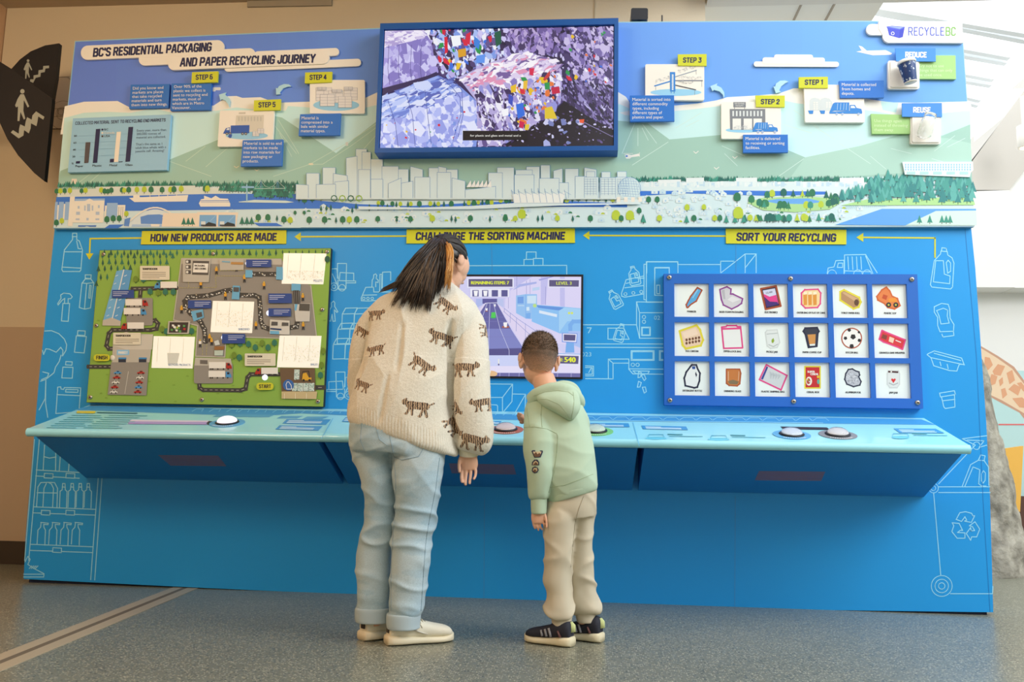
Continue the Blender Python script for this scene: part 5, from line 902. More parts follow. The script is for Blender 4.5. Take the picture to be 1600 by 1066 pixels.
# ------------------------------------------------------------------ the game screen
def game():
    R = root('game_monitor', 'flat game monitor showing a conveyor belt, set in the blue wall', 'monitor', (0, -.01, 1.115))
    slab('bezel', [(624.5, 429), (911.5, 429), (910.5, 592.5), (628, 590)], -.014, .014, BLK, R); a = onY(-.014, .0006, .0003); z = zoom(620, 420, .1875)
    LV = S(212, 210, 248); P2 = S(196, 194, 242); DV = S(84, 80, 140); DV2 = S(108, 106, 168); PB = S(150, 196, 244); PB2 = S(120, 176, 240); PNK = S(226, 216, 246); LNV = S(136, 134, 196)
    a.quad(LV, (627, 432), (908.5, 432), (907.5, 589.5), (631, 587.5)); a.up(2)
    a.poly(S(222, 216, 250), z([(620, 60), (1540, 60), (1530, 640), (1040, 600), (900, 330), (640, 330)])); a.up(); a.poly(P2, z([(930, 60), (1130, 60), (960, 170), (930, 200)])); a.poly(P2, z([(1200, 60), (1260, 60), (1240, 300), (1200, 300)])); a.poly(P2, z([(1360, 60), (1400, 60), (1400, 320), (1360, 310)]))
    for p in (((1000, 60), (1000, 300)), ((1110, 90), (1110, 210)), ((1080, 100), (1080, 210)), ((1240, 150), (1240, 300)), ((930, 170), (930, 330))): a.line(LNV, z(p), .5)
    a.poly(S(170, 180, 236), z([(965, 180), (1020, 130), (1165, 108), (1165, 124), (1030, 150)])); a.poly(S(158, 160, 226), z([(1180, 90), (1280, 58), (1310, 58), (1190, 100)])); a.poly(S(190, 214, 246), z([(1130, 160), (1190, 150), (1190, 176), (1130, 186)]))
    a.up(); a.poly(S(206, 204, 246), z([(600, 160), (945, 160), (945, 240), (905, 245), (900, 330), (640, 330), (640, 245), (605, 240)])); a.poly(S(236, 236, 252), z([(612, 165), (938, 165), (938, 236), (612, 236)])); a.poly(S(176, 190, 240), z([(660, 250), (716, 250), (716, 300), (660, 330)])); a.poly(S(190, 200, 242), z([(836, 250), (890, 250), (890, 320), (836, 300)])); a.up()
    a.poly(S(92, 90, 160), z([(714, 250), (836, 250), (836, 292), (714, 292)])); a.poly(PNK, z([(560, 470), (738, 284), (750, 290), (640, 470), (560, 560)])); a.poly(PNK, z([(836, 290), (1030, 610), (1540, 900), (1540, 800), (1180, 560)])); a.up()
    a.poly(S(100, 100, 166), z([(742, 290), (836, 290), (950, 500), (1090, 720), (560, 720), (640, 450)])); a.poly(S(128, 134, 200), z([(640, 500), (950, 500), (1050, 660), (600, 672)])); a.poly(DV, z([(600, 672), (1056, 665), (1092, 722), (560, 722)])); a.up()
    for p in (((776, 292), (768, 500), (766, 722)), ((806, 292), (860, 500), (936, 680), (936, 722)), ((752, 292), (690, 470), (640, 600))): a.line(S(206, 208, 240), z(p), .7)
    for y, x0, x1 in ((404, 680, 896), (440, 668, 918), (568, 620, 990)): a.line(S(126, 126, 190), z([(x0, y), (x1, y)]), .5)
    a.line(S(226, 226, 246), z([(724, 300), (750, 286), (838, 284)]), .9)
    for x, y, w_, h in ((748, 330, 18, 22), (818, 296, 14, 20), (904, 450, 32, 40)): a.poly(S(248, 246, 250), z([(x-w_/2, y), (x+w_/2, y), (x+w_*.36, y+h), (x-w_*.36, y+h)]))
    a.ell(S(176, 96, 70), *z([(906, 486)])[0], 6, 1.7); a.up(); a.poly(S(250, 248, 250), z([(890, 448), (922, 446), (916, 488), (896, 488)])); a.ell(S(60, 190, 90), *z([(804, 404)])[0], 4.4, 1.8); a.poly(S(80, 206, 90), z([(788, 364), (822, 362), (824, 404), (786, 404)])); a.ell(S(150, 90, 90), *z([(748, 354)])[0], 2.4, .8)
    for p in (((895, 330), (1010, 420), (1160, 520), (1250, 600)), ((890, 356), (1000, 450), (1120, 560)), ((896, 330), (896, 360)), ((945, 368), (945, 450)), ((998, 408), (994, 520)), ((1072, 456), (1072, 600)), ((1165, 516), (1165, 600))): a.line(S(126, 140, 206), z(p), .6)
    a.poly(PB, z([(994, 224), (1075, 212), (1168, 212), (1168, 330), (1120, 420), (1076, 416), (994, 370)])); a.up(); a.poly(S(110, 160, 232), z([(1006, 236), (1056, 232), (1056, 290), (1006, 290)])); a.poly(S(206, 230, 250), z([(1086, 226), (1162, 224), (1160, 290), (1086, 290)])); a.line(PB2, z([(1075, 214), (1075, 414)]), .8); a.poly(S(214, 236, 252), z([(1080, 320), (1104, 318), (1106, 350), (1080, 350)])); a.poly(PB2, z([(1078, 372), (1116, 368), (1112, 416), (1078, 414)]))
    for i in range(5): a.ell(S(206, 230, 250), *z([(1012+i*11, 308)])[0], .8)
    a.poly(S(140, 196, 248), z([(1124, 330), (1160, 300), (1400, 318), (1540, 330), (1540, 540), (1360, 540), (1124, 440)])); a.up(); a.poly(S(96, 150, 226), z([(1160, 304), (1390, 324), (1364, 350), (1180, 326)])); a.poly(S(222, 236, 252), z([(1186, 346), (1336, 380), (1334, 404), (1186, 370)])); a.line(PB2, z([(1350, 356), (1350, 536)]), .8); a.poly(S(164, 212, 250), z([(1350, 350), (1400, 322), (1540, 334), (1540, 420), (1420, 440), (1350, 536)]))
    a.up(); a.line(PB2, z([(1540, 440), (1470, 440), (1446, 470), (1446, 520)]), 6); a.poly(S(170, 196, 248), z([(1430, 520), (1540, 520), (1540, 660), (1480, 640), (1430, 560)]))
    for x in (1436, 1460): a.ell(S(214, 230, 110), *z([(x, 370)])[0], 2)
    a.ell(S(190, 226, 140), *z([(1150, 308)])[0], 3); a.up()
    a.poly(S(120, 150, 230), z([(1376, 534), (1506, 538), (1500, 620), (1376, 612)])); a.poly(PB2, z([(1412, 614), (1476, 618), (1480, 700), (1404, 700)])); a.up(); a.poly(S(236, 236, 252), z([(1384, 540), (1500, 544), (1494, 612), (1384, 606)])); a.up(); a.poly(S(84, 78, 130), z([(1392, 548), (1490, 552), (1486, 600), (1392, 598)]))
    a.poly(S(206, 214, 252), z([(720, 722), (1100, 722), (1200, 740), (1200, 810), (720, 810)])); a.poly(S(232, 226, 252), z([(720, 812), (1540, 812), (1540, 866), (720, 866)])); a.poly(DV2, z([(560, 866), (1538, 872), (1536, 914), (560, 912)])); a.up()
    for x in (860, 936, 1020, 1340, 1454): a.line(S(200, 198, 234), z([(x, 866), (x-2, 914)]), .6)
    a.ell(S(232, 190, 140), *z([(780, 876)])[0], 11, 5, 18); a.up(); a.poly(S(250, 246, 244), z([(740, 852), (784, 850), (776, 886), (740, 886)])); a.rect(WHITE, *z([(844, 752)])[0], *z([(854, 792)])[0]); a.rect(S(90, 86, 140), *z([(843, 792)])[0], *z([(855, 806)])[0])
    # signs on the screen
    for p, q in (([(586, 76), (976, 76), (976, 160), (586, 160)], [(598, 86), (964, 86), (964, 150), (598, 150)]), ([(1262, 84), (1528, 86), (1526, 158), (1262, 158)], [(1270, 94), (1518, 96), (1516, 150), (1270, 148)]), ([(1260, 700), (1538, 708), (1534, 812), (1258, 806)], [(1270, 722), (1516, 728), (1512, 794), (1270, 788)])): a.poly(S(230, 230, 252), z(p)); a.up(); a.poly(S(90, 84, 128), z(q)); a.up()
    a.line(PB2, z([(1258, 704), (1536, 712), (1532, 808)]), 1)
    a.text('REMAINING ITEMS: 7', *z([(620, 130), (934, 130)]), 5, S(226, 236, 50), .035); a.text('LEVEL 3', *z([(1330, 134), (1456, 134)]), 5, S(206, 220, 90), .03); a.text('SCORE:', *z([(1288, 770), (1384, 772)]), 5, S(226, 236, 50), .03); a.text('540', *z([(1398, 778), (1488, 780)]), 8, S(232, 240, 50), .04)
    for i in range(4): x = 630+i*80.5; a.poly(S(88, 88, 148), z([(x, 178), (x+52, 178), (x+52, 232), (x, 232)])); a.up()
    for x in (658, 738): a.poly(S(248, 248, 252), z([(x-18, 184), (x+18, 184), (x+12, 228), (x-12, 228)]))
    xl, xr, zl_, zh = PY(630, 500, -.014)[0], PY(907.5, 500, -.014)[0], PY(800, 588.5, -.014)[2], PY(760, 432.3, -.014)[2]
    for i, p in enumerate(a.v): a.v[i] = np.array([min(max(p[0], xl-.012), xr), p[1], min(max(p[2], zl_), zh)])
    a.build('screen_picture', R, attr_mat('monitor_light', .3, emit=.92))
game()

# ------------------------------------------------------------------ green process map
BOLT = mat('steel_bolt', S(176, 170, 160), .3, .9)
def bolt(R, u, v, y, r=.011):
    c = PY(u, v, y); k = MB(); k.lathe([(r, 0), (r, .004), (r*.7, .007), (r*.4, .0075)], c, (0, -1, 0), 14); b = k.build('bolt', BOLT, R, True); k = MB(); k.lathe([(r*.38, .0074), (r*.3, .0078)], c, (0, -1, 0), 6); k.build('bolt_socket', BLK, b)
def process_map():
    z = zoom(60, 340, .3125); zl = zoom(130, 380, .24390); zr = zoom(320, 380, .24405); y = -.034
    R = root('map_board', 'green illustrated map board of how new products are made', 'map', PY(*z([(820, 935)])[0], -.02))
    slab('board', z([(306, 163), (1463, 153), (1425, 947), (240, 925)]), y, .030, mat('board_dark_edge', S(34, 44, 48), .6), R); a = onY(y, .0005, .00025)
    GR = S(140, 180, 78); a.quad(GR, *z([(307, 164.5), (1462, 154.5), (1424, 945.5), (241, 923.5)])); a.up(2); rnd = random.Random(4)
    T1 = S(36, 92, 76); T2 = S(46, 118, 98); OL = S(110, 140, 50); RD = S(62, 62, 62); GY = S(146, 142, 136); LG = S(190, 186, 176); DKG = S(108, 104, 100)
    def tr(zz, x, yy, h, c, kind): (t_slim if kind == 1 else t_pine if kind == 2 else t_round)(a, *zz([(x, yy)])[0], h, c)
    for i in range(34):
        x = 330+i*33
        if 1215 < x < 1440: tr(z, x, 180+rnd.random()*6, 7, T1, 1); continue
        tr(z, x, 192-.01*i+rnd.random()*4, 11, rnd.choice((T1, T2)), 1 + (rnd.random() < .35))
    for j, (yy, x0, x1) in enumerate(((208, 320, 690), (238, 310, 660), (268, 300, 470), (310, 300, 360), (345, 290, 310))):
        for x in range(x0, x1, 32): tr(z, x+(j % 2)*12, yy+rnd.random()*6, 11, rnd.choice((T1, T2)), 1 + (rnd.random() < .3))
    for i in range(60):
        q = (250+rnd.random()*1190, 480+rnd.random()*440); p = z([q])[0]; a.line(OL, [(p[0]-2, p[1]+1), (p[0]-1, p[1]-1), (p[0], p[1]+1), (p[0]+1, p[1]-1), (p[0]+2, p[1]+1)], .35)
    a.up(2)
    def road(zz, pts, w_=6.4):
        a.line(RD, zz(pts), w_)
        for p in pts: a.ell(RD, *zz([p])[0], w_/2, w_/2, 12)
    def dash(zz, pts):
        for p, q in zip(pts[:-1], pts[1:]):
            L_ = math.hypot(q[0]-p[0], q[1]-p[1]); n = max(1, int(L_/24))
            for i in range(n): t0, t1 = (i+.25)/n, (i+.7)/n; a.line(S(220, 216, 200), zz([(p[0]+(q[0]-p[0])*t0, p[1]+(q[1]-p[1])*t0), (p[0]+(q[0]-p[0])*t1, p[1]+(q[1]-p[1])*t1)]), .5)
    # factory yard
    a.poly(GY, z([(718, 203), (1215, 205), (1260, 300), (1362, 340), (1388, 590), (1230, 600), (940, 595), (932, 698), (786, 694), (796, 545), (680, 512)])); a.up(); a.poly(LG, z([(718, 203), (1000, 204), (1215, 206), (1218, 236), (920, 232), (712, 232)])); a.line(LG, z([(716, 206), (676, 512), (796, 540), (786, 694), (932, 698), (938, 596), (1230, 604)]), 1.6); a.line(LG, z([(1362, 340), (1390, 590)]), 1.6)
    roads = (([(470, 356), (690, 352)], 6.4), ([(512, 356), (508, 398)], 6.4), ([(560, 518), (584, 514), (598, 530), (590, 556), (560, 562), (420, 562), (370, 562), (352, 580), (340, 640), (352, 656), (384, 656)], 6.4), ([(250, 746), (370, 746)], 6.4), ([(804, 830), (806, 852), (824, 862), (1010, 864), (1036, 856), (1046, 800), (1060, 784), (1210, 784)], 6.4), ([(1390, 850), (1428, 850)], 7))
    for p, w_ in roads: road(z, p, w_)
    a.up()
    for p, w_ in roads: dash(z, p)
    a.up()
    # belts
    BELT = S(52, 52, 54); bl = ([(835, 620), (830, 560), (812, 524), (790, 500), (760, 478), (736, 450), (732, 420), (750, 398), (850, 390), (930, 368), (1000, 356)], [(1010, 388), (1080, 390), (1104, 400), (1108, 440), (1112, 520), (1124, 546), (1150, 556)], [(1250, 552), (1290, 546), (1298, 500)], [(1048, 282), (1190, 284)])
    for p in bl: road(z, p, 7.6)
    a.up()
    for p in bl:
        for q, r in zip(p[:-1], p[1:]):
            n = int(math.hypot(r[0]-q[0], r[1]-q[1])/7)+1
            for i in range(n): t = rnd.random(); c = z([(q[0]+(r[0]-q[0])*t+rnd.uniform(-8, 8), q[1]+(r[1]-q[1])*t+rnd.uniform(-8, 8))])[0]; s_ = .6+rnd.random()*.6; a.poly(rnd.choice((S(236, 236, 230), S(214, 220, 224), S(240, 240, 236), S(206, 196, 170))), [(c[0]-s_, c[1]), (c[0], c[1]-s_), (c[0]+s_*1.4, c[1]+.3), (c[0]+.2, c[1]+s_)])
    a.up(); YD = S(206, 196, 90)
    for p in (((700, 352), (890, 350), (884, 292), (1040, 292)), ((890, 292), (890, 266), (1030, 264)), ((750, 300), (752, 350)), ((820, 690), (822, 630)), ((840, 690), (842, 630))):
        for q, r in zip(p[:-1], p[1:]):
            n = max(2, int(math.hypot(r[0]-q[0], r[1]-q[1])/13))
            for i in range(n): a.line(YD, z([(q[0]+(r[0]-q[0])*(i+.2)/n, q[1]+(r[1]-q[1])*(i+.2)/n), (q[0]+(r[0]-q[0])*(i+.8)/n, q[1]+(r[1]-q[1])*(i+.8)/n)]), .5)
    # long blue roof, car parks, shops
    a.poly(S(112, 178, 226), z([(390, 268), (428, 260), (404, 524), (322, 520)])); a.poly(S(92, 160, 216), z([(428, 260), (468, 264), (450, 360), (408, 524), (366, 500)])); a.poly(LG, z([(322, 514), (366, 500), (412, 518), (410, 542), (320, 540)])); a.up(); a.line(S(226, 230, 230), z([(427, 262), (370, 502)]), 1.6)
    for i in range(6):
        for d in (-26, 18): p = z([(418-i*9+d, 290+i*40)])[0]; a.line(S(206, 226, 240), [(p[0]-1.6, p[1]+1), (p[0]+1.6, p[1]-.6)], 1.1)
    a.rrect(GY, *z([(440, 402)])[0], *z([(572, 540)])[0], 3); a.rrect(GY, *z([(778, 728)])[0], *z([(972, 830)])[0], 3); a.poly(LG, z([(784, 700), (962, 706), (968, 740), (780, 740)])); a.poly(DKG, z([(808, 712), (846, 714), (846, 734), (808, 732)]))
    a.poly(LG, z([(374, 600), (470, 580), (574, 584), (556, 724), (368, 724)])); a.poly(S(206, 202, 192), z([(376, 590), (440, 572), (500, 590), (574, 584), (568, 660), (440, 660), (372, 640)])); a.poly(GY, z([(364, 724), (552, 724), (540, 890), (346, 886)])); a.up(2); a.line(S(206, 202, 194), z([(450, 770), (432, 880)]), .8)
    for x in (400, 502): a.rect(S(60, 140, 200), *z([(x, 700)])[0], *z([(x+40, 710)])[0]); a.rect(S(40, 50, 70), *z([(x, 708)])[0], *z([(x+38, 724)])[0])
    a.rrect(S(140, 196, 236), *z([(392, 662)])[0], *z([(454, 688)])[0], 1); a.up(); a.text('MARKET', *z([(400, 682), (446, 682)]), 4.2, WHITE, .03)
    CARS = (S(176, 40, 36), S(70, 150, 210), S(226, 226, 220))
    def car(x, yy, c): p = z([(x, yy)])[0]; a.poly(c, [(p[0]-6, p[1]+1.6), (p[0]-5.6, p[1]-.6), (p[0]-2.6, p[1]-1), (p[0]-1.4, p[1]-3), (p[0]+2.4, p[1]-3), (p[0]+3.6, p[1]-.9), (p[0]+6, p[1]-.4), (p[0]+6, p[1]+1.6)]); a.rect(S(40, 40, 46), p[0]-1, p[1]-2.5, p[0]+2, p[1]-1); a.ell(S(30, 30, 30), p[0]-3.4, p[1]+1.6, 1.1); a.ell(S(30, 30, 30), p[0]+3.4, p[1]+1.6, 1.1)
    for i, c in enumerate((1, 0, 2, 0, 2)): car(396-i*5, 776+i*24, CARS[c])
    for i, c in enumerate((0, 2, 0, 1, 0)): car(512-i*4, 776+i*24, CARS[c])
    def lorry(x, yy, c, flip=1, s=1):
        p = z([(x, yy)])[0]; g = lambda q: [(p[0]+X*flip*s, p[1]+Y_*s) for X, Y_ in q]; a.poly(S(236, 234, 228), g([(-18, -8), (8, -8), (8, 2), (-18, 2)])); a.poly(c, g([(9, -6.5), (14, -6.5), (17, -2), (18, 2.5), (9, 2.5)])); a.rect(S(30, 34, 44), min(g([(11, 0)])[0][0], g([(14.6, 0)])[0][0]), p[1]-5.6, max(g([(11, 0)])[0][0], g([(14.6, 0)])[0][0]), p[1]-2.4)
        for X in (-15, -12, -4, 5, 12): a.ell(S(34, 34, 36), *g([(X, 3)])[0], 1.2)
    a.up()
    lorry(492, 434, CARS[0]); lorry(484, 478, CARS[1]); lorry(470, 550, CARS[0], -1); lorry(636, 346, CARS[1], -1); lorry(910, 748, CARS[0]); lorry(908, 792, CARS[1]); lorry(1140, 776, CARS[0], -1)
    for x, yy, c in ((486, 330, OL), (524, 330, T2), (560, 316, OL), (604, 330, T2), (558, 392, T2), (598, 398, OL), (634, 394, T2), (674, 394, T2), (618, 580, OL), (640, 592, T2), (766, 590, T2), (966, 658, OL), (1008, 652, T2), (1050, 655, T2), (1118, 650, OL), (1180, 648, T2), (1084, 672, T2), (1148, 672, T2), (978, 710, OL), (1004, 722, T2), (1410, 810, T2), (1424, 690, OL), (1444, 230, T1), (1415, 760, OL)): tr(z, x, yy, 12, c, 0)
    # workers in yellow
    for x, yy in ((890, 285), (990, 270), (812, 356), (1030, 325), (1204, 312), (1128, 360), (935, 412), (716, 480), (1322, 418), (1088, 560), (1324, 562), (856, 622), (866, 640), (808, 650)):
        p = z([(x, yy)])[0]; a.poly(S(40, 40, 48), [(p[0]-2, p[1]), (p[0]-1.4, p[1]-6), (p[0]+1.4, p[1]-6), (p[0]+2, p[1]), (p[0]+.8, p[1]), (p[0], p[1]-3), (p[0]-.8, p[1])]); a.poly(S(226, 166, 50) if x != 990 and x != 808 else WHITE, [(p[0]-2, p[1]-5.4), (p[0]-2.2, p[1]-10), (p[0]+2.2, p[1]-10), (p[0]+2, p[1]-5.4)]); a.ell(S(226, 190, 60), p[0], p[1]-11.4, 1.3)
    a.up()
    # machines, sign houses, notes
    for c, p in ((LG, [(722, 206), (862, 208), (852, 324), (722, 322)]), (S(84, 82, 80), [(772, 216), (854, 218), (850, 288), (768, 286)]), (S(110, 180, 220), [(1036, 262), (1070, 264), (1070, 300), (1034, 300)]), (LG, [(904, 206), (1028, 208), (1026, 262), (908, 264)]), (S(110, 180, 220), [(972, 340), (1008, 342), (1004, 410), (966, 408)]), (S(110, 180, 220), [(762, 470), (822, 458), (828, 500), (776, 520)]), (LG, [(650, 518), (760, 518), (752, 582), (644, 582)]), (S(60, 52, 50), [(656, 524), (750, 524), (744, 576), (652, 576)]),
                 (S(214, 212, 206), [(1158, 510), (1256, 516), (1256, 586), (1156, 582)]), (S(110, 180, 220), [(1158, 566), (1204, 568), (1204, 584), (1158, 582)]), (S(206, 204, 198), [(1278, 428), (1360, 430), (1356, 520), (1286, 520)]), (S(84, 82, 78), [(1306, 430), (1358, 432), (1356, 468), (1302, 466)]), (S(110, 180, 220), [(1282, 432), (1296, 434), (1290, 466), (1280, 464)]), (S(110, 180, 220), [(1266, 330), (1312, 332), (1310, 368), (1264, 366)]), (S(58, 58, 60), [(1274, 364), (1304, 364), (1308, 434), (1278, 432)]), (S(110, 180, 220), [(1190, 246), (1222, 248), (1222, 312), (1188, 310)]),
                 (S(110, 88, 66), [(1206, 752), (1382, 754), (1386, 870), (1216, 872)]), (S(206, 186, 140), [(1216, 870), (1394, 870), (1390, 908), (1216, 906)]), (S(150, 104, 60), [(880, 644), (930, 644), (928, 662), (880, 662)]), (S(190, 206, 196), [(880, 664), (924, 664), (922, 690), (880, 690)]), (S(206, 214, 214), [(878, 620), (900, 612), (908, 636), (884, 640)])): a.poly(c, z(p))
    a.up(); a.poly(S(240, 238, 232), z([(776, 228), (850, 230), (846, 276), (772, 274)])); a.up(); a.text('PACKAGING', *z([(781, 245), (832, 246)]), 3, S(50, 50, 50), .03); a.text('AND LOADING', *z([(781, 260), (838, 261)]), 3, S(50, 50, 50), .03)
    for yy in (221, 247, 273): a.rrect(S(74, 72, 72), *z([(736, yy-9)])[0], *z([(762, yy+9)])[0], 1); a.up(); a.ell(S(226, 226, 220), *z([(744, yy)])[0], 2)
    for i in range(14): p = z([(662+rnd.random()*78, 530+rnd.random()*40)])[0]; a.poly(rnd.choice((S(190, 50, 50), S(220, 200, 70), S(236, 236, 230), S(90, 160, 90))), [(p[0]-1.6, p[1]-1.6), (p[0]+2, p[1]-1), (p[0]+1.4, p[1]+2), (p[0]-1.8, p[1]+1.4)])
    for p in ([(788, 478), (816, 472), (820, 494), (794, 502)], [(976, 348), (1004, 350), (1002, 372), (974, 370)], [(1166, 520), (1196, 522), (1196, 540), (1164, 540)], [(1218, 524), (1250, 526), (1250, 542), (1216, 542)]): a.poly(S(84, 84, 86), z(p))
    a.line(S(30, 60, 110), z([(1162, 556), (1212, 560)]), 2.4); a.line(S(120, 176, 206), z([(920, 220), (956, 222)]), 2); a.poly(S(186, 140, 80), z([(964, 222), (1026, 224), (1024, 236), (962, 234)]))
    for x in (1280, 1290, 1300): a.line(S(150, 150, 150), z([(x, 366), (x+3, 432)]), .6)
    def pack(x0, y0, x1, y1, n):
        a.poly(S(206, 222, 214), z([(x0, y0), (x1, y0), (x1-2, y1), (x0-2, y1)]))
        for i in range(n): p = z([(x0+rnd.random()*(x1-x0-3), y0+rnd.random()*(y1-y0))])[0]; a.line(rnd.choice((S(90, 150, 130), S(150, 180, 170), S(240, 244, 240), S(70, 120, 120))), [p, (p[0]+1.5, p[1]+rnd.uniform(-1.2, 1.2))], .6)
    a.up(); pack(1280, 760, 1306, 810, 30)
    for i in range(4): pack(1270+i*28, 828, 1296+i*28, 868, 26)
    a.poly(S(224, 170, 50), z([(1316, 806), (1322, 780), (1340, 776), (1352, 800), (1366, 800), (1364, 814), (1314, 814)])); a.line(S(40, 40, 40), z([(1316, 816), (1322, 770), (1352, 768), (1356, 800)]), .8); a.ell(S(40, 40, 40), *z([(1326, 814)])[0], 2); a.ell(S(40, 40, 40), *z([(1356, 814)])[0], 2)
    for x in (1230, 1285, 1340): a.line(S(240, 232, 206), z([(x, 880), (x, 906)]), .8)
    a.ell(S(54, 106, 176), *z([(1250, 838)])[0], 8.6, 8.6, 20); a.up(); a.line(WHITE, z([(1244, 822), (1252, 822), (1264, 840), (1266, 858), (1242, 858), (1238, 836), (1244, 822)]), .9)
    # caption notes
    NOTE = S(226, 220, 200); NT_ = S(140, 132, 120); ND = S(50, 48, 46)
    for x0, y0, x1, y1, n in ((508, 242, 656, 312, 4), (374, 576, 512, 636, 3), (1032, 680, 1186, 742, 3)):
        a.rrect(NOTE, *z([(x0, y0)])[0], *z([(x1, y1)])[0], 1.2); a.up(); a.text('TRANSPORTATION', *z([(x0+12, y0+20), (x0+86, y0+20)]), 3.2, ND, .04)
        for i in range(n): a.line(NT_, z([(x0+12, y0+32+i*9), (x0+(128 if i < n-1 else 96), y0+32.6+i*9)]), .9)
    CB = S(40, 74, 150)
    for x0, y0, x1, y1, lx in ((368, 362, 478, 402, 374), (748, 414, 864, 454, 782), (1038, 210, 1164, 248, 1072), (1150, 380, 1266, 428, 1156), (1150, 454, 1262, 494, 1178), (918, 582, 1034, 630, 950)):
        a.rect(CB, *z([(x0, y0)])[0], *z([(x1, y1)])[0]); a.up()
        for i in range(3): a.line(S(200, 210, 236), z([(lx, y0+10+i*9), (lx+(76, 70, 40)[i], y0+10+i*9)]), .9)
    for t, x0, y0, x1, y1, c in (('FINISH', 276, 684, 358, 718, S(206, 206, 50)), ('START', 1090, 826, 1176, 862, S(206, 206, 50))): a.rrect(c, *z([(x0, y0)])[0], *z([(x1, y1)])[0], 5); a.up(); block(a, t, *z([(x0+13, y1-8), (x1-13, y1-8)]), 6, ND, 1.7)
    a.build('printed_map', R, PRINTM)
    for u, v in z([(327, 184), (875, 182), (1444, 172), (291, 541), (1420, 461), (261, 899), (818, 911), (1398, 920)]): bolt(R, u, v, y)
    GLOW = mat('lit_display', S(240, 238, 226), .3, emit=S(255, 250, 236), es=.3)
    for lab, q, t, ta, tb in (('lit white display PELLETS', [(1226, 178), (1440, 180), (1424, 334), (1216, 331)], 'PELLETS', (1376, 322), (1420, 322)), ('lit white display SHREDDED', [(872, 417), (1079, 421), (1068, 578), (860, 573)], 'SHREDDED', (1000, 564), (1056, 564)), ('lit white display RECYCLED PRODUCTS', [(576, 593), (782, 597), (770, 755), (565, 752)], 'RECYCLED PRODUCTS', (650, 742), (760, 743)), ('lit white display BALES', [(1206, 590), (1415, 592), (1401, 752), (1192, 749)], 'BALES', (1362, 740), (1396, 740))):
        d = slab('display_window', z(q), y-.003, .003, GLOW, R); d['label'] = lab; b = Art((0, y-.003, 0), (0, -1, 0), .0004, .0001); (x0, y0), (x1, y1), (x2, y2), (x3, y3) = q
        Q = lambda s, t_: z([((x0+(x1-x0)*s)*(1-t_)+(x3+(x2-x3)*s)*t_, (y0+(y1-y0)*s)*(1-t_)+(y3+(y2-y3)*s)*t_)])[0]
        ro = random.Random(len(t))
        tones = (S(232, 232, 224), S(224, 226, 220), S(236, 234, 226), S(230, 224, 216))
        for i in range(200):
            s_, t_ = .15+.83*ro.random(), (.56 if t == 'PELLETS' else .3)+.4*ro.random()*(.8 if t == 'PELLETS' else 1.3); s_, t_ = min(s_, .97), min(t_, .88); p = Q(s_, t_); e = .3+ro.random()*.7
            if t == 'RECYCLED PRODUCTS': continue
            b.poly(ro.choice(tones), [(p[0]-e, p[1]), (p[0], p[1]-e), (p[0]+e, p[1]), (p[0], p[1]+e)])
        if t == 'RECYCLED PRODUCTS': b.poly(S(222, 226, 220), [Q(.36, .52), Q(.66, .52), Q(.62, .9), Q(.4, .9)])
        for s_ in (.12, .42, .74): b.line(S(226, 224, 216), [Q(s_, .05), Q(s_, .8)], .6)
        b.text(t, *z([ta, tb]), 3.6, S(140, 162, 196), .02); b.build('display_print', d, PRINTM)
    LED = mat('lit_indicator', S(236, 236, 255), .3, emit=(.7, .8, 1, 1), es=1.1); LEDO = mat('dim_indicator', S(226, 222, 210), .3)
    for (u, v), on in zip(z([(458, 384), (763, 433), (1050, 230), (1250, 404), (1154, 478), (929, 600), (1133, 800), (372, 702)]), (0, 1, 1, 1, 1, 1, 1, 0)): k = MB(); k.lathe([(.015, 0), (.0145, .004), (.008, .007)], PY(u, v, y-.0005), (0, -1, 0), 18); k.build('indicator_light', LED if on else LEDO, R, True)
process_map()

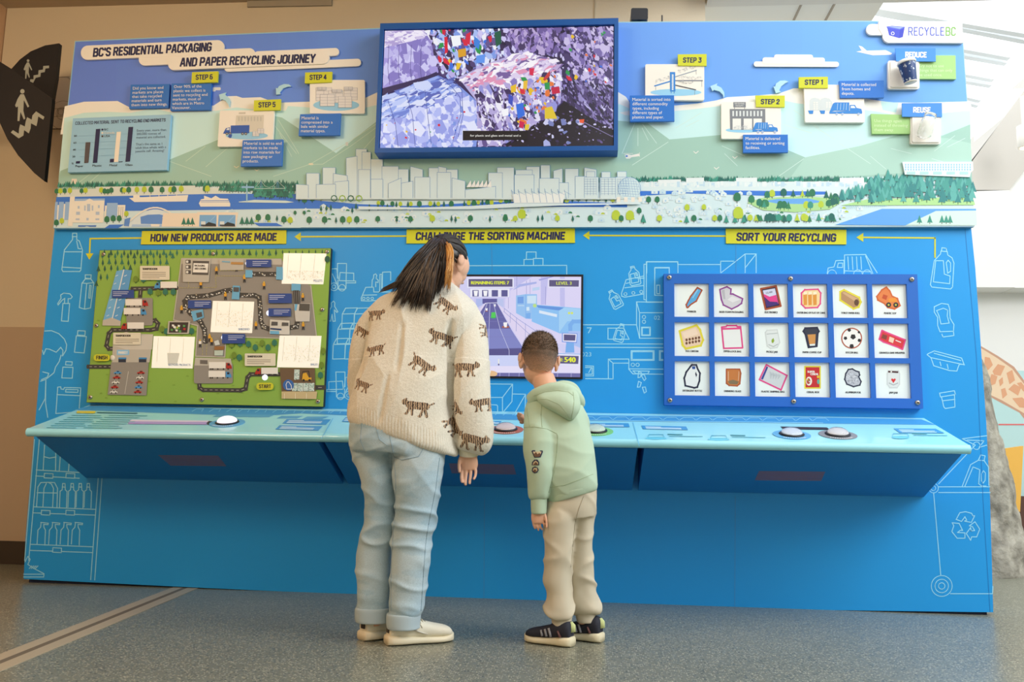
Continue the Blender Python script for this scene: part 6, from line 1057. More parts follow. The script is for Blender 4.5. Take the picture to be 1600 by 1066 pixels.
# ------------------------------------------------------------------ sorting display: 18 picture tiles in a blue frame
def sorting():
    z = zoom(1000, 340, .375); y = -.040; R = root('sorting_display', 'blue framed display of 18 white picture tiles of rubbish items', 'display board', PY(*z([(640, 795)])[0], -.02))
    F = [[((143, 271), (288, 272), (288, 413), (145, 411)), ((307, 272), (452, 274), (453, 415), (309, 413)), ((473, 274), (617, 275), (618, 417), (475, 415)), ((637, 276), (781, 277), (784, 418), (640, 416)), ((803, 278), (947, 279), (949, 419), (805, 418)), ((967, 280), (1113, 281), (1116, 422), (971, 420))],
         [((143, 434), (289, 435), (290, 578), (145, 577)), ((309, 435), (455, 437), (457, 580), (311, 578)), ((476, 437), (620, 439), (622, 581), (477, 580)), ((641, 438), (786, 440), (788, 583), (644, 581)), ((808, 440), (953, 441), (956, 585), (811, 583)), ((974, 442), (1120, 443), (1122, 587), (977, 585))],
         [((144, 598), (290, 599), (291, 743), (145, 741)), ((311, 599), (457, 601), (459, 746), (313, 744)), ((478, 601), (624, 603), (626, 748), (480, 746)), ((645, 603), (790, 605), (793, 750), (647, 748)), ((812, 605), (960, 606), (963, 751), (815, 750)), ((980, 607), (1127, 608), (1130, 753), (985, 751))]]
    X0, X1, Z0, Z1 = .867, 2.095, .990, 1.648
    W = lambda p: PY(*z([p])[0], y)
    cx = [[np.mean([(W(F[r][c][0])[0]+W(F[r][c][3])[0])/2 for r in range(3)]), np.mean([(W(F[r][c][1])[0]+W(F[r][c][2])[0])/2 for r in range(3)])] for c in range(6)]
    cz = [[np.mean([(W(F[r][c][2])[2]+W(F[r][c][3])[2])/2 for c in range(6)]), np.mean([(W(F[r][c][0])[2]+W(F[r][c][1])[2])/2 for c in range(6)])] for r in range(3)]
    k = MB(); xb = [X0]+[t for c in cx for t in c]+[X1]; zb = [Z1]
    for lo, hi in cz: zb += [hi, lo]
    zb.append(Z0)
    for i in range(0, len(zb)-1, 2): k.box((X0, y, zb[i+1]), (X1, -.001, zb[i]))
    for i in range(1, len(zb)-1, 2):
        for j in range(0, len(xb)-1, 2): k.box((xb[j], y, zb[i+1]), (xb[j+1], -.001, zb[i]))
    k.build('frame', mat('frame_blue', S(28, 104, 200), .45), R)
    for u, v in z([(122, 250), (627, 255), (1132, 258), (125, 762), (640, 767), (1156, 772)]): bolt(R, u, v, y, .012)
    names = ['MARKER', 'RIGID FOAM PACKAGING', 'ELECTRONICS', 'OUTER BAG OF FLAT OF CANS', 'TOILET PAPER ROLL', 'PLASTIC TOY', 'EGG CARTON', 'ZIPPER-LOCK BAG', 'PICKLE JAR', 'PAPER COFFEE CUP', 'SOCCER BALL', 'GRANOLA BAR WRAPPER', 'DETERGENT BOTTLE', 'DRINKING GLASS', 'PLASTIC SHIPPING BAG', 'CEREAL BOX', 'ALUMINUM FOIL', 'JAM JAR']
    spans = [(197, 234, 395), (331, 431, 397), (520, 573, 398), (654, 771, 400), (838, 916, 401), (1018, 1068, 402), (191, 243, 560), (347, 421, 561), (527, 574, 563), (678, 756, 565), (857, 909, 566), (997, 1103, 567), (178, 259, 725), (351, 421, 727), (506, 602, 729), (695, 747, 731), (856, 921, 732), (1038, 1074, 733)]
    TILE = mat('tile_white', S(230, 240, 238), .5, emit=(1, 1, .98, 1), es=.04)
    BR, PU, PK, YL, NV, OR = S(168, 76, 40), S(140, 60, 150), S(226, 70, 140), S(226, 214, 60), S(28, 34, 64), S(210, 100, 46)
    def icon(a, i, zz):
        P = lambda c, p: a.poly(c, zz(p)); Ln = lambda c, p, w_, cl=True: a.line(c, zz(p), w_, cl); up = a.up
        def outl(c, p, fill, w_=2.4): P(c, p); Ln(c, p, w_*1.9); [a.ell(c, *zz([q])[0], w_*.95, w_*.95, 8) for q in p]; up(); P(fill, p); up()
        if i == 0: outl(BR, [(214, 330), (240, 296), (254, 304), (232, 346), (210, 360), (198, 372), (196, 364), (204, 348)], S(84, 170, 226)); Ln(S(150, 210, 240), [(220, 334), (240, 302)], 1.4, False)
        elif i == 1: outl(PU, [(336, 302), (362, 292), (376, 300), (374, 322), (386, 322), (424, 340), (420, 356), (406, 366), (382, 378), (350, 362), (342, 340)], S(206, 208, 216)); P(S(224, 226, 232), [(384, 328), (418, 342), (386, 354), (364, 342)]); P(S(180, 182, 192), [(340, 304), (352, 300), (356, 340), (348, 340)])
        elif i == 2: outl(BR, [(508, 300), (564, 290), (582, 366), (526, 378)], S(40, 34, 60), 3); P(S(206, 214, 240), [(512, 304), (562, 295), (578, 362), (528, 373)]); up(); P(S(222, 60, 140), [(514, 318), (540, 330), (568, 322), (578, 362), (528, 373)]); up(); P(S(64, 40, 120), [(518, 330), (540, 350), (572, 352), (578, 362), (528, 373)]); up(); a.text('12:00', *zz([(526, 318), (552, 313)]), 2.6, NV)
        elif i == 3: outl(PK, [(676, 316), (688, 304), (740, 302), (750, 316), (748, 358), (738, 372), (690, 374), (676, 360)], S(240, 214, 160)); [P(S(222, 150, 60), [(680+x, 322), (696+x, 320), (696+x, 364), (682+x, 366)]) for x in (0, 20, 40)]; up(); [P(S(248, 236, 206), [(682+x, 310), (696+x, 308), (696+x, 320), (682+x, 322)]) for x in (0, 20, 40)]
        elif i == 4: outl(YL, [(838, 312), (850, 306), (910, 336), (916, 352), (908, 370), (890, 376), (838, 342)], S(180, 140, 100), 3); P(S(206, 170, 130), [(842, 314), (850, 309), (908, 338), (896, 350)]); up(); a.ell(S(96, 66, 44), *zz([(902, 354)])[0], 3.6, 5)
        elif i == 5: outl(OR, [(1010, 304), (1026, 294), (1038, 308), (1048, 330), (1070, 340), (1080, 366), (1060, 378), (1034, 372), (1020, 356), (994, 342), (990, 330)], S(226, 130, 70)); P(S(196, 80, 40), [(1014, 320), (1032, 326), (1026, 344), (1008, 336)]); up(); [a.ell(S(40, 44, 48), *zz([(x, 364)])[0], 4) for x in (1036, 1066)]; up(); [a.ell(S(200, 190, 60), *zz([(x, 364)])[0], 1.6) for x in (1036, 1066)]; P(S(232, 150, 50), [(1036, 338), (1064, 334), (1072, 352), (1034, 352)])
        elif i == 6: outl(YL, [(170, 476), (234, 454), (246, 470), (258, 510), (250, 530), (192, 542), (182, 530)], S(232, 206, 180), 3.4); P(S(240, 218, 196), [(176, 480), (232, 460), (242, 486), (186, 504)]); up(); [a.ell(S(110, 70, 46), *zz([(194+x*13, 510-x*2.4+yy)])[0], 1.8, 2.2) for x in range(5) for yy in (0, 14)]
        elif i == 7: outl(PK, [(344, 460), (360, 458), (364, 454), (400, 454), (404, 458), (416, 458), (424, 540), (352, 542)], S(232, 236, 236), 2.6); Ln(PK, [(346, 464), (416, 462)], 3, False)
        elif i == 8: outl(S(206, 214, 214), [(524, 480), (530, 472), (570, 470), (574, 490), (580, 520), (570, 540), (544, 544), (532, 534)], S(222, 230, 230), 1.6); Ln(S(150, 164, 166), [(528, 486), (572, 482)], .8, False); Ln(S(160, 174, 176), [(536, 530), (556, 538), (574, 528)], 1, False); P(S(140, 170, 50), [(548, 510), (556, 502), (560, 514), (554, 524), (548, 520)])
        elif i == 9: outl(NV, [(684, 474), (690, 464), (736, 462), (742, 474), (738, 482), (734, 534), (704, 538), (692, 486)], S(50, 54, 70), 2.6); P(S(206, 146, 76), [(698, 488), (732, 486), (730, 526), (706, 528)]); up(); P(S(220, 232, 230), [(706, 528), (730, 526), (729, 534), (708, 535)])
        elif i == 10:
            a.ell(S(176, 80, 50), *zz([(882, 503)])[0], 16.4, 16.4, 30); up(); a.ell(S(240, 240, 238), *zz([(882, 503)])[0], 14.6, 14.6, 30); up()
            for cx_, cy_, r_ in ((888, 497, 12), (856, 503, 8), (882, 536, 10), (914, 512, 8), (872, 469, 8), (912, 478, 6)): a.poly(S(34, 34, 38), zz([(cx_+r_*math.cos(math.radians(90+72*q)), cy_+r_*math.sin(math.radians(90+72*q))) for q in range(5)]))
        elif i == 11: outl(PK, [(1010, 474), (1022, 480), (1086, 506), (1102, 512), (1092, 546), (1076, 538), (1016, 516), (1000, 506)], S(214, 50, 60), 2.4); P(S(236, 206, 180), [(1040, 496), (1060, 504), (1054, 524), (1036, 516)]); P(S(130, 60, 50), [(1012, 486), (1030, 492), (1026, 510), (1006, 502)]); up(); Ln(WHITE, [(1066, 512), (1086, 520)], 1.4, False)
        elif i == 12: outl(NV, [(214, 622), (218, 618), (232, 618), (236, 630), (246, 650), (244, 680), (236, 704), (226, 706), (192, 698), (188, 670), (196, 646)], S(232, 238, 240), 2.8); P(NV, [(232, 642), (238, 656), (234, 666), (230, 652)]); P(S(54, 90, 160), [(216, 620), (231, 620), (230, 632), (218, 632)])
        elif i == 13: outl(BR, [(362, 634), (414, 634), (418, 650), (414, 692), (404, 700), (372, 698), (362, 690)], S(196, 120, 60), 1.8); P(S(128, 110, 80), [(366, 682), (388, 676), (412, 684), (404, 696), (374, 694)]); Ln(S(226, 190, 160), [(368, 642), (368, 680)], 1, False); Ln(S(226, 190, 160), [(412, 642), (410, 680)], .8, False)
        elif i == 14: outl(PK, [(528, 618), (608, 660), (586, 714), (502, 674)], S(206, 212, 216), 2.6); P(S(50, 60, 150), [(528, 620), (534, 624), (512, 676), (504, 673)]); up(); [P(S(186, 194, 200), [(540+q*12, 640+q*4), (552+q*12, 650+q*3), (544+q*10, 676)]) for q in range(4)]; Ln(S(160, 170, 180), [(546, 654), (566, 660)], .5, False)
        elif i == 15:
            outl(YL, [(690, 624), (748, 624), (748, 708), (690, 708)], S(196, 36, 44), 2.2); a.text('SUPER', *zz([(698, 647), (728, 647)]), 3.2, WHITE, .04); a.text('CEREAL', *zz([(710, 657), (744, 657)]), 3.2, WHITE, .04)
            a.ell(S(236, 232, 220), *zz([(704, 682)])[0], 4.8, 7); up(); a.ell(S(180, 60, 60), *zz([(702, 682)])[0], 3, 4.6); up(); [a.ell(c, *zz([(698+q*4, 676+q*4)])[0], 1) for q, c in enumerate((YL, S(90, 150, 80), WHITE))]; a.ell(S(226, 200, 60), *zz([(742, 664)])[0], 2); a.ell(S(90, 170, 160), *zz([(743, 684)])[0], 2, 4)
        elif i == 16:
            outl(NV, [(870, 636), (884, 634), (898, 642), (910, 646), (912, 656), (908, 664), (918, 684), (914, 696), (890, 702), (864, 692), (856, 674), (860, 652)], S(186, 190, 200), 2.2); ro = random.Random(2)
            for q in range(90):
                p = (860+ro.random()*52, 640+ro.random()*56)
                if (p[0]-886)**2+(p[1]-670)**2 < 640: e = 2+ro.random()*3; P(ro.choice((S(226, 228, 234), S(150, 154, 166), S(206, 210, 218), S(120, 124, 138))), [(p[0]-e, p[1]), (p[0], p[1]-e), (p[0]+e, p[1]+1)])
        else: outl(S(206, 212, 214), [(1036, 640), (1076, 640), (1080, 652), (1080, 694), (1070, 708), (1042, 708), (1032, 694), (1032, 652)], S(220, 226, 226), 1.4); P(S(70, 30, 34), [(1034, 639), (1076, 641), (1076, 648), (1034, 646)]); Ln(S(166, 176, 180), [(1038, 690), (1056, 698), (1074, 690)], 1.4, False); up(); P(S(214, 44, 50), [(1056, 690), (1046, 676), (1050, 670), (1056, 674), (1062, 670), (1066, 676)]); P(WHITE, [(1044, 640), (1050, 640), (1050, 646), (1044, 646)])
    n = 0
    for r in range(3):
        for c in range(6):
            k = MB(); k.box((cx[c][0]-.004, -.026, cz[r][0]-.004), (cx[c][1]+.004, -.012, cz[r][1]+.004)); t = k.build('picture_tile', TILE, R); t['label'] = 'white tile picturing '+names[n].lower()
            a = Art((0, -.026, 0), (0, -1, 0), .0005, .0002); icon(a, n, z); x0, x1, yy = spans[n]; a.text(names[n], *z([(x0, yy), (x1, yy+1)]), 2.9, S(40, 40, 46), .03); a.build('item_picture', t, PRINTM); n += 1
sorting()
# ------------------------------------------------------------------ the two people
from mathutils.bvhtree import BVHTree
FZ = .033
def crom(A, n):
    A = np.asarray(A, float); out = []; m = len(A)
    for i in range(m-1):
        p0, p1, p2, p3 = A[max(i-1, 0)], A[i], A[i+1], A[min(i+2, m-1)]
        for j in range(n): t = j/n; out.append(.5*((2*p1)+(-p0+p2)*t+(2*p0-5*p1+4*p2-p3)*t*t+(-p0+3*p1-3*p2+p3)*t**3))
    out.append(A[-1]); return np.array(out)
def loft(mb, rings, n=36, sub=5, ex=2.3):
    """rings: (centre, half-width vector, half-depth vector)"""
    A = crom([np.concatenate(r) for r in rings], sub); V = []; F = []
    for r in A:
        c, a, b = r[:3], r[3:6], r[6:9]
        for k in range(n):
            th = 2*math.pi*k/n; x, y = math.cos(th), math.sin(th); V.append(c+a*math.copysign(abs(x)**(2/ex), x)+b*math.copysign(abs(y)**(2/ex), y))
    for i in range(len(A)-1):
        for k in range(n): F.append((i*n+k, i*n+(k+1) % n, (i+1)*n+(k+1) % n, (i+1)*n+k))
    F += [list(range(n))[::-1], [(len(A)-1)*n+k for k in range(n)]]; mb.add(V, F)
def sil(L, R, Y, ry, k=1.0):
    l, r = PY(*L, Y), PY(*R, Y); return ((l+r)/2, (r-l)/2*k, np.array([0, ry*k, 0]))
def limb(mb, pts, n=20, sub=4):
    """pts: (u, v, Y, half-width in pixels)"""
    P = []; 
    for u, v, Y, r in pts: p = PY(u, v, Y); P.append(np.append(p, np.linalg.norm(PY(u+r, v, Y)-p)))
    A = crom(P, sub); mb.tube([a[:3] for a in A], [a[3] for a in A], n)
def ball(mb, c, r, n=20, R=None):
    V = []; F = []; m = n//2
    for i in range(m+1):
        for k in range(n):
            th, ph = 2*math.pi*k/n, math.pi*i/m; p = np.array([r[0]*math.sin(ph)*math.cos(th), r[1]*math.sin(ph)*math.sin(th), r[2]*math.cos(ph)]); V.append(np.array(c)+(R@p if R is not None else p))
    for i in range(m):
        for k in range(n): F.append((i*n+k, (i+1)*n+k, (i+1)*n+(k+1) % n, i*n+(k+1) % n))
    mb.add(V, F)
def fuse(mb, voxel, smooth=3):
    """all the shapes of mb grown together into one closed skin: vertices, faces, normals"""
    me = bpy.data.meshes.new('skin'); me.from_pydata(mb.v, [], mb.f); bm = bmesh.new(); bm.from_mesh(me); bmesh.ops.remove_doubles(bm, verts=bm.verts, dist=1e-6); bmesh.ops.recalc_face_normals(bm, faces=bm.faces); bm.to_mesh(me); bm.free()
    ob = bpy.data.objects.new('skin', me); COL.objects.link(ob); r = ob.modifiers.new('r', 'REMESH'); r.mode = 'VOXEL'; r.voxel_size = voxel
    if smooth: s_ = ob.modifiers.new('s', 'SMOOTH'); s_.iterations = smooth; s_.factor = .5
    dg = bpy.context.evaluated_depsgraph_get(); dg.update(); m2 = bpy.data.meshes.new_from_object(ob.evaluated_get(dg)); n = len(m2.vertices)
    v = np.empty(n*3); m2.vertices.foreach_get('co', v); nr = np.empty(n*3); m2.vertices.foreach_get('normal', nr); f = [tuple(p.vertices) for p in m2.polygons]
    bpy.data.objects.remove(ob); bpy.data.meshes.remove(me); bpy.data.meshes.remove(m2); return v.reshape(-1, 3), f, nr.reshape(-1, 3)
def relax(v, f, it=2):
    q = np.array([x if len(x) == 4 else tuple(x)+(x[-1],) for x in f]); a = np.concatenate([q[:, i] for i in range(4)]); b = np.concatenate([q[:, (i+1) % 4] for i in range(4)]); v = v.copy()
    cnt = np.bincount(a, minlength=len(v))+np.bincount(b, minlength=len(v))
    for _ in range(it): s_ = np.stack([np.bincount(a, v[b, i], len(v))+np.bincount(b, v[a, i], len(v)) for i in range(3)], 1)/np.maximum(cnt, 1)[:, None]; v = v*.4+s_*.6
    return v
def wrinkle(v, nr, fn, f=None, it=0): w_ = v+nr*np.array([fn(Vector(p)) for p in v])[:, None]; return relax(w_, f, it) if it else w_
def ridge(x, y, z, w_=2.2, k=3): return max(0, 1-abs(noise.noise(Vector((x, y, z))))*w_)**k
def vcol(o, cols):
    ca = o.data.color_attributes.new('Col', 'FLOAT_COLOR', 'POINT'); ca.data.foreach_set('color', np.asarray(cols, float).ravel())
class Snap:
    """points of a surface met by looking through a pixel"""
    def __init__(s, v, f): s.t = BVHTree.FromPolygons([tuple(p) for p in v], f)
    def __call__(s, u, v, off=.0):
        d = ray(u, v); d = d/np.linalg.norm(d); h = s.t.ray_cast(Vector(CAM), Vector(d))
        return None if h[0] is None else np.array(h[0])+np.array(h[1])*off
def seam(R, name, sn, pts, m, r=.0012, n=10):
    P = [sn(*(np.array(p)*(1-t)+np.array(q)*t), .0006) for p, q in zip(pts[:-1], pts[1:]) for t in np.linspace(0, 1, n)]; P = [p for p in P if p is not None]
    k = MB(); k.tube(P, r, 5); return k.build(name, m, R, True)
def rot(yaw, pitch, roll=0):                # head: turn about z (to the right +), nod down +
    return np.array(Matrix.Rotation(-yaw, 3, 'Z') @ Matrix.Rotation(-pitch, 3, 'X') @ Matrix.Rotation(roll, 3, 'Y'))
SKIN = lambda nm, c: mat(nm, c, .5, bump=(220, .08, .001), spec=.4)
def head_shapes(mb, c, Rm, s):
    """skull, jaw, nose, brow, lips and ears; the face looks along local +y"""
    g = lambda p: np.array(c)+Rm@(np.array(p)*s)
    def b(p, r, R2=None): ball(mb, g(p), np.array(r)*s, 24, Rm if R2 is None else Rm@R2)
    b((0, -.012, .022), (.076, .094, .090)); b((0, .022, -.040), (.062, .064, .066)); b((0, .048, -.082), (.030, .026, .022)); b((0, .05, .03), (.062, .04, .05))
    mb.tube([g((0, .086, .008)), g((0, .100, -.014)), g((0, .110, -.030)), g((0, .094, -.036))], [.007*s, .010*s, .013*s, .009*s], 10)
    b((-.050, .034, .004), (.026, .042, .046)); b((.050, .034, .004), (.026, .042, .046)); b((-.036, .054, -.026), (.026, .028, .032)); b((.036, .054, -.026), (.026, .028, .032)); b((0, .082, -.062), (.022, .012, .006)); b((0, .080, -.070), (.020, .012, .006))
    for e in (-1, 1):
        t = np.array(Matrix.Rotation(e*-.35, 3, 'Z')); b((e*.079, -.004, -.012), (.009, .019, .032), t); b((e*.087, -.014, .002), (.0055, .016, .023), t); b((e*.077, .000, -.036), (.006, .009, .010), t)
def face_parts(R, c, Rm, s, iris, lip):
    g = lambda p: np.array(c)+Rm@(np.array(p)*s)
    for e in (-1, 1):
        k = MB(); ball(k, g((e*.030, .071, .004)), np.array((.0122, .009, .0100))*s, 16, Rm); eye = k.build('eye', mat('eye_white', S(236, 232, 226), .2), R, True)
        k = MB(); ball(k, g((e*.030, .0775, .003)), np.array((.0052, .003, .0052))*s, 12, Rm); k.build('iris', iris, eye, True)
        k = MB(); k.tube([g((e*.014, .087, .022)), g((e*.03, .088, .027)), g((e*.046, .080, .022))], [.002*s, .0028*s, .0015*s], 6); k.build('eyebrow', MATS['hair_dark'], R, True)
    k = MB(); ball(k, g((0, .087, -.062)), np.array((.017, .006, .0042))*s, 14, Rm); ball(k, g((0, .086, -.070)), np.array((.015, .006, .0046))*s, 14, Rm); k.build('lips', lip, R, True)
def finger(mb, pts, r, n=10):
    P = [PY(u, v, Y) for u, v, Y in pts]; A = crom([np.append(p, rr_) for p, rr_ in zip(P, np.linspace(r, r*.78, len(P)))], 4); mb.tube([a[:3] for a in A], [a[3] for a in A], n)
    ball(mb, P[-1], (r*.8,)*3, 10)
def shoe(R, name, heel, toe, wd, ht, mu, ms, kid=False):
    """trainer from heel to toe on the floor, with sole, heel tab and laces"""
    d = toe-heel; Lg = np.linalg.norm(d[:2]); d = np.array([d[0], d[1], 0])/Lg; s_ = np.array([-d[1], d[0], 0]); up = np.array([0, 0, 1.]); o = np.array([heel[0], heel[1], FZ+.001])
    prof = ((0, .62, .80), (.05, .78, .96), (.16, .86, 1.0), (.34, .86, .92), (.46, .88, .74), (.60, .96, .66), (.74, 1.0, .58), (.86, .94, .52), (.95, .74, .44), (1.0, .38, .32))
    k = MB(); loft(k, [(o+d*t*Lg+up*(.022+(h*ht-.022)*.5), s_*w_*wd/2, up*((h*ht-.022)*.5+.004)) for t, w_, h in prof], 24, 4, 2.4)
    v, f, nr = fuse(k, .004, 4); p = mk(name, v, f, mu, R, smooth=True); ORG[p.name] = ORG[R.name]
    k = MB(); sp = ((-.03, .62, .034), (.03, .86, .036), (.16, .96, .034), (.34, .90, .030), (.5, .94, .027), (.66, 1.06, .025), (.82, 1.02, .024), (.94, .78, .027), (1.02, .36, .031))
    loft(k, [(o+d*t*Lg+up*(h/2), s_*w_*wd/2*1.06, up*(h/2)) for t, w_, h in sp], 24, 4, 3.4)
    k.build('sole', ms, p, True); return p, o, d, s_, up, Lg
def strip_on(P, w_, nrm, m, name, par, th=.002):
    k = MB(); k.tube(P, w_, 6, flat=.35); return k.build(name, m, par, True)

mat('hair_dark', S(40, 32, 28), .4)
def woman():
    R = root('person', 'woman with dark ponytail in cream tiger-patterned cardigan and pale jeans, leaning towards the screen', 'person', PZ(628, 1002, FZ))
    FT = ((567, 1001, 655, 988), (606, 1008, 699, 1001)); SK = SKIN('skin_light', S(226, 178, 150)); YT = -1.04
    # --- body: one skin
    k = MB(); HC = PY(697.5, 413, -.965); HR = rot(.54, .26); head_shapes(k, HC, HR, 1.0)
    k.tube([PY(690, 430, -.97), PY(690, 455, -1.0), PY(690, 475, -1.03)], [.050, .052, .06], 32)
    tor = [(((668, 441), (702, 444)), -1.0, .05), (((650, 450), (714, 452)), -1.01, .07), (((618, 459), (734, 468)), -1.02, .095), (((596, 470), (745, 484)), -1.03, .112), (((582, 490), (744, 502)), -1.04, .124), (((576, 525), (726, 535)), -1.05, .132), (((571, 560), (713, 570)), -1.06, .138), (((563, 592), (709, 605)), -1.07, .144), (((553, 625), (707, 645)), -1.075, .148), (((549, 645), (711, 686)), -1.075, .148), (((550, 655), (715, 708)), -1.075, .143), (((553, 658), (712, 713)), -1.075, .132)]
    loft(k, [sil(a, b, Y, r, .78) for (a, b), Y, r in tor])
    Ra = [(722, 484, -1.03, 20), (730, 510, -1.03, 26), (733, 545, -1.05, 28), (733, 590, -1.07, 30), (734, 635, -1.075, 31.5), (736, 668, -1.07, 31), (736, 690, -1.065, 29), (734, 702, -1.06, 20)]
    La = [(602, 486, -1.03, 20), (582, 510, -1.03, 22), (572, 545, -1.03, 21), (567, 585, -1.01, 20), (568, 622, -.96, 20), (590, 636, -.84, 18), (618, 640, -.74, 15), (640, 645, -.66, 11)]
    limb(k, [(u+1, v, Y, r*.5) for u, v, Y, r in Ra]+[(733, 712, -1.055, 12)]); limb(k, [(u, v, Y, r*.6) for u, v, Y, r in La]+[(650, 648, -.62, 9)])
    pel = [sil((556, 630), (700, 640), -1.07, .125), sil((550, 660), (702, 668), -1.08, .135), sil((548, 690), (697, 700), -1.085, .14), sil((550, 704), (696, 714), -1.085, .13)]
    LL = [(690, 552, 622, -1.07, .10), (704, 549, 617, -1.07, .098), (752, 566, 618.5, -1.07, .088), (801, 571, 620.5, -1.06, .074), (839, 562, 616, -1.055, .072), (872, 557, 612.5, -1.05, .072), (925, 560, 611, -1.055, .064), (957, 559, 609, -1.055, .060)]
    LL = [(676, 562, 612, -1.07, .06)]+LL[:]
    RL = [(680, 622, 686, -1.09, .06), (694, 610, 697, -1.10, .10), (715, 613, 695, -1.105, .100), (764, 617, 688, -1.11, .090), (792, 619, 684, -1.11, .080), (822, 615, 678, -1.11, .076), (850, 612, 672.5, -1.11, .074), (880, 611, 671, -1.115, .072), (932, 609, 665, -1.12, .064), (966, 608, 655, -1.12, .060)]
    for LG_ in (LL, RL): loft(k, [sil((a, v), (b, v), Y, r, .82) for v, a, b, Y, r in LG_])
    for u, Y, (hu, hv, tu, tv) in ((586, -1.055, FT[0]), (632, -1.12, FT[1])):
        h, t = PZ(hu, hv, FZ), PZ(tu, tv, FZ); q = h+(t-h)/np.linalg.norm(t-h)*.055; k.tube([PY(u, 948, Y), PY(u, 972, Y), q+np.array([0, 0, .075]), q+np.array([0, 0, .035])], [.038, .036, .034, .030], 14)
    # right hand, palm to the back, fingers down
    Yh = -1.06; loft(k, [sil((720, 708), (745, 708), Yh, .018), sil((718, 716), (746, 716), Yh, .016), sil((719, 726), (747, 726), Yh, .014), sil((721, 735), (745, 734), Yh, .011)], 20, 4)
    finger(k, [(722.3, 732, Yh), (721.4, 741, Yh-.004), (721, 748, Yh-.012), (722, 753, Yh-.022)], .0073); finger(k, [(728.8, 733, Yh), (728, 743, Yh-.006), (727.5, 751, Yh-.014), (727.5, 757, Yh-.022)], .0077)
    finger(k, [(735.5, 733, Yh), (735.4, 742, Yh-.006), (734.6, 749, Yh-.016), (733.8, 755, Yh-.026)], .0073); finger(k, [(742.4, 731, Yh), (743.4, 738, Yh-.008), (742.6, 744, Yh-.018), (740.6, 748.5, Yh-.026)], .0065)
    finger(k, [(722, 712, Yh-.004), (718.6, 719, Yh-.014), (717.4, 727, Yh-.02), (718, 736.5, Yh-.024)], .0080)
    # left hand resting ahead of her, out of sight
    for i in range(4): k.tube([PY(652+i*3, 648, -.61), PY(658+i*3.4, 650+i, -.55), PY(662+i*3.4, 655+i, -.52)], [.0085, .008, .007], 8)
    k.tube([PY(648, 648, -.64), PY(654, 650, -.58)], [.026, .03], 12, flat=.5); k.tube([PY(646, 650, -.62), PY(648, 658, -.57)], [.009, .008], 8)
    v, f, nr = fuse(k, .0030, 3); mk('body', v, f, SK, R, smooth=True); face_parts(R, HC, HR, 1.0, mat('iris_brown', S(60, 40, 28), .2), mat('lip_rose', S(190, 110, 100), .4))
    # --- cardigan
    k = MB(); loft(k, [sil(a, b, Y, r) for (a, b), Y, r in tor], 48); limb(k, Ra, 28); limb(k, La, 24)
    v, f, nr = fuse(k, .0034, 5)
    def fold(p):
        q = p*1.0; d = .007*noise.noise(Vector((q.x*7, q.y*7, q.z*3.2)))+.009*ridge(q.x*6+q.z*1.2+5, q.y*5, q.z*2.0, 1.7, 2)+.005*ridge(q.x*9-q.z*5, q.y*7, q.z*5, 1.7, 2)*(1 if q.z < zm_ else .3)+.0009*noise.noise(q*170)
        for gx0, gz0, gx1, gz1, dep in GRV:
            t = (q.z-gz0)/(gz1-gz0)
            if -.1 < t < 1.1 and q.y < -1.0: d -= dep*math.exp(-((q.x-(gx0+(gx1-gx0)*t))/.010)**2)*min(1, max(0, 1-abs(t-.5)*1.7)*3)
        return d
    zm_ = PY(640, 560, -1.12)[2]; GRV = []
    for (ua, va), (ub, vb), dep in (((703, 512), (703, 632), .022), ((706, 500), (702, 540), .012), ((574, 500), (563, 592), .020), ((632, 505), (626, 580), .008), ((702, 625), (714, 690), .016), ((612, 590), (600, 660), .008)): qa, qb = PY(ua, va, -1.15), PY(ub, vb, -1.15); GRV.append((qa[0], qa[2], qb[0], qb[2], dep))
    v = wrinkle(v, nr, fold)
    # ribbed hem
    hl, hr_ = PY(549, 655, -1.12), PY(715, 708, -1.12)
    hem = (hl[2]+(hr_[2]-hl[2])*((v[:, 0]-hl[0])/(hr_[0]-hl[0]))); band = (v[:, 2] < hem+.058) & (v[:, 0] < PY(712, 700, -1.12)[0]) & (v[:, 1] < -.8)
    ang = np.arctan2(v[:, 1]+1.07, (v[:, 0]-(hl[0]+hr_[0])/2)*.7); v[band] += nr[band]*(.0013*np.sin(ang[band]*120))[:, None]
    sw = mk('cardigan', v, f, None or cardigan_mat(), R, smooth=True); sn = Snap(v, f); msk = np.zeros(len(v)); zz = zoom(540, 350, .3)
    def seg(P, a, b):
        a, b = np.array(a), np.array(b); t = np.clip(((P-a)@(b-a))/((b-a)@(b-a)), 0, 1); return np.linalg.norm(P-(a+t[:, None]*(b-a)), axis=1)
    for x, y, s_, an, fl in ((155, 470, 92, 4, 1), (158, 655, 92, -12, -1), (84, 560, 80, 30, 1), (86, 840, 92, 20, -1), (268, 330, 90, -25, 1), (520, 420, 108, 38, 1), (500, 592, 116, 14, -1), (395, 732, 118, 34, 1), (372, 955, 128, 6, -1), (620, 752, 122, 0, 1), (718, 935, 110, -14, -1), (575, 960, 70, 60, 1), (566, 1055, 100, 60, 1), (662, 1130, 130, 12, 1), (735, 560, 80, 80, 1), (150, 300, 70, -30, 1)):
        c = sn(*zz([(x, y)])[0])
        if c is None: continue
        s2 = s_*.3/2*1.18/1354*(c[1]-CAM[1])*1.0; t = math.radians(an); rel = v-c; X = rel[:, 0]*fl if False else rel[:, 0]; Z = rel[:, 2]; near = (np.abs(X) < s2*1.7) & (np.abs(Z) < s2*1.7) & (np.abs(rel[:, 1]) < .11) & (nr[:, 1] < .15)
        i = np.where(near)[0]; P = np.stack([(X[i]*math.cos(t)-Z[i]*math.sin(t))*fl, X[i]*math.sin(t)+Z[i]*math.cos(t)], 1)/s2
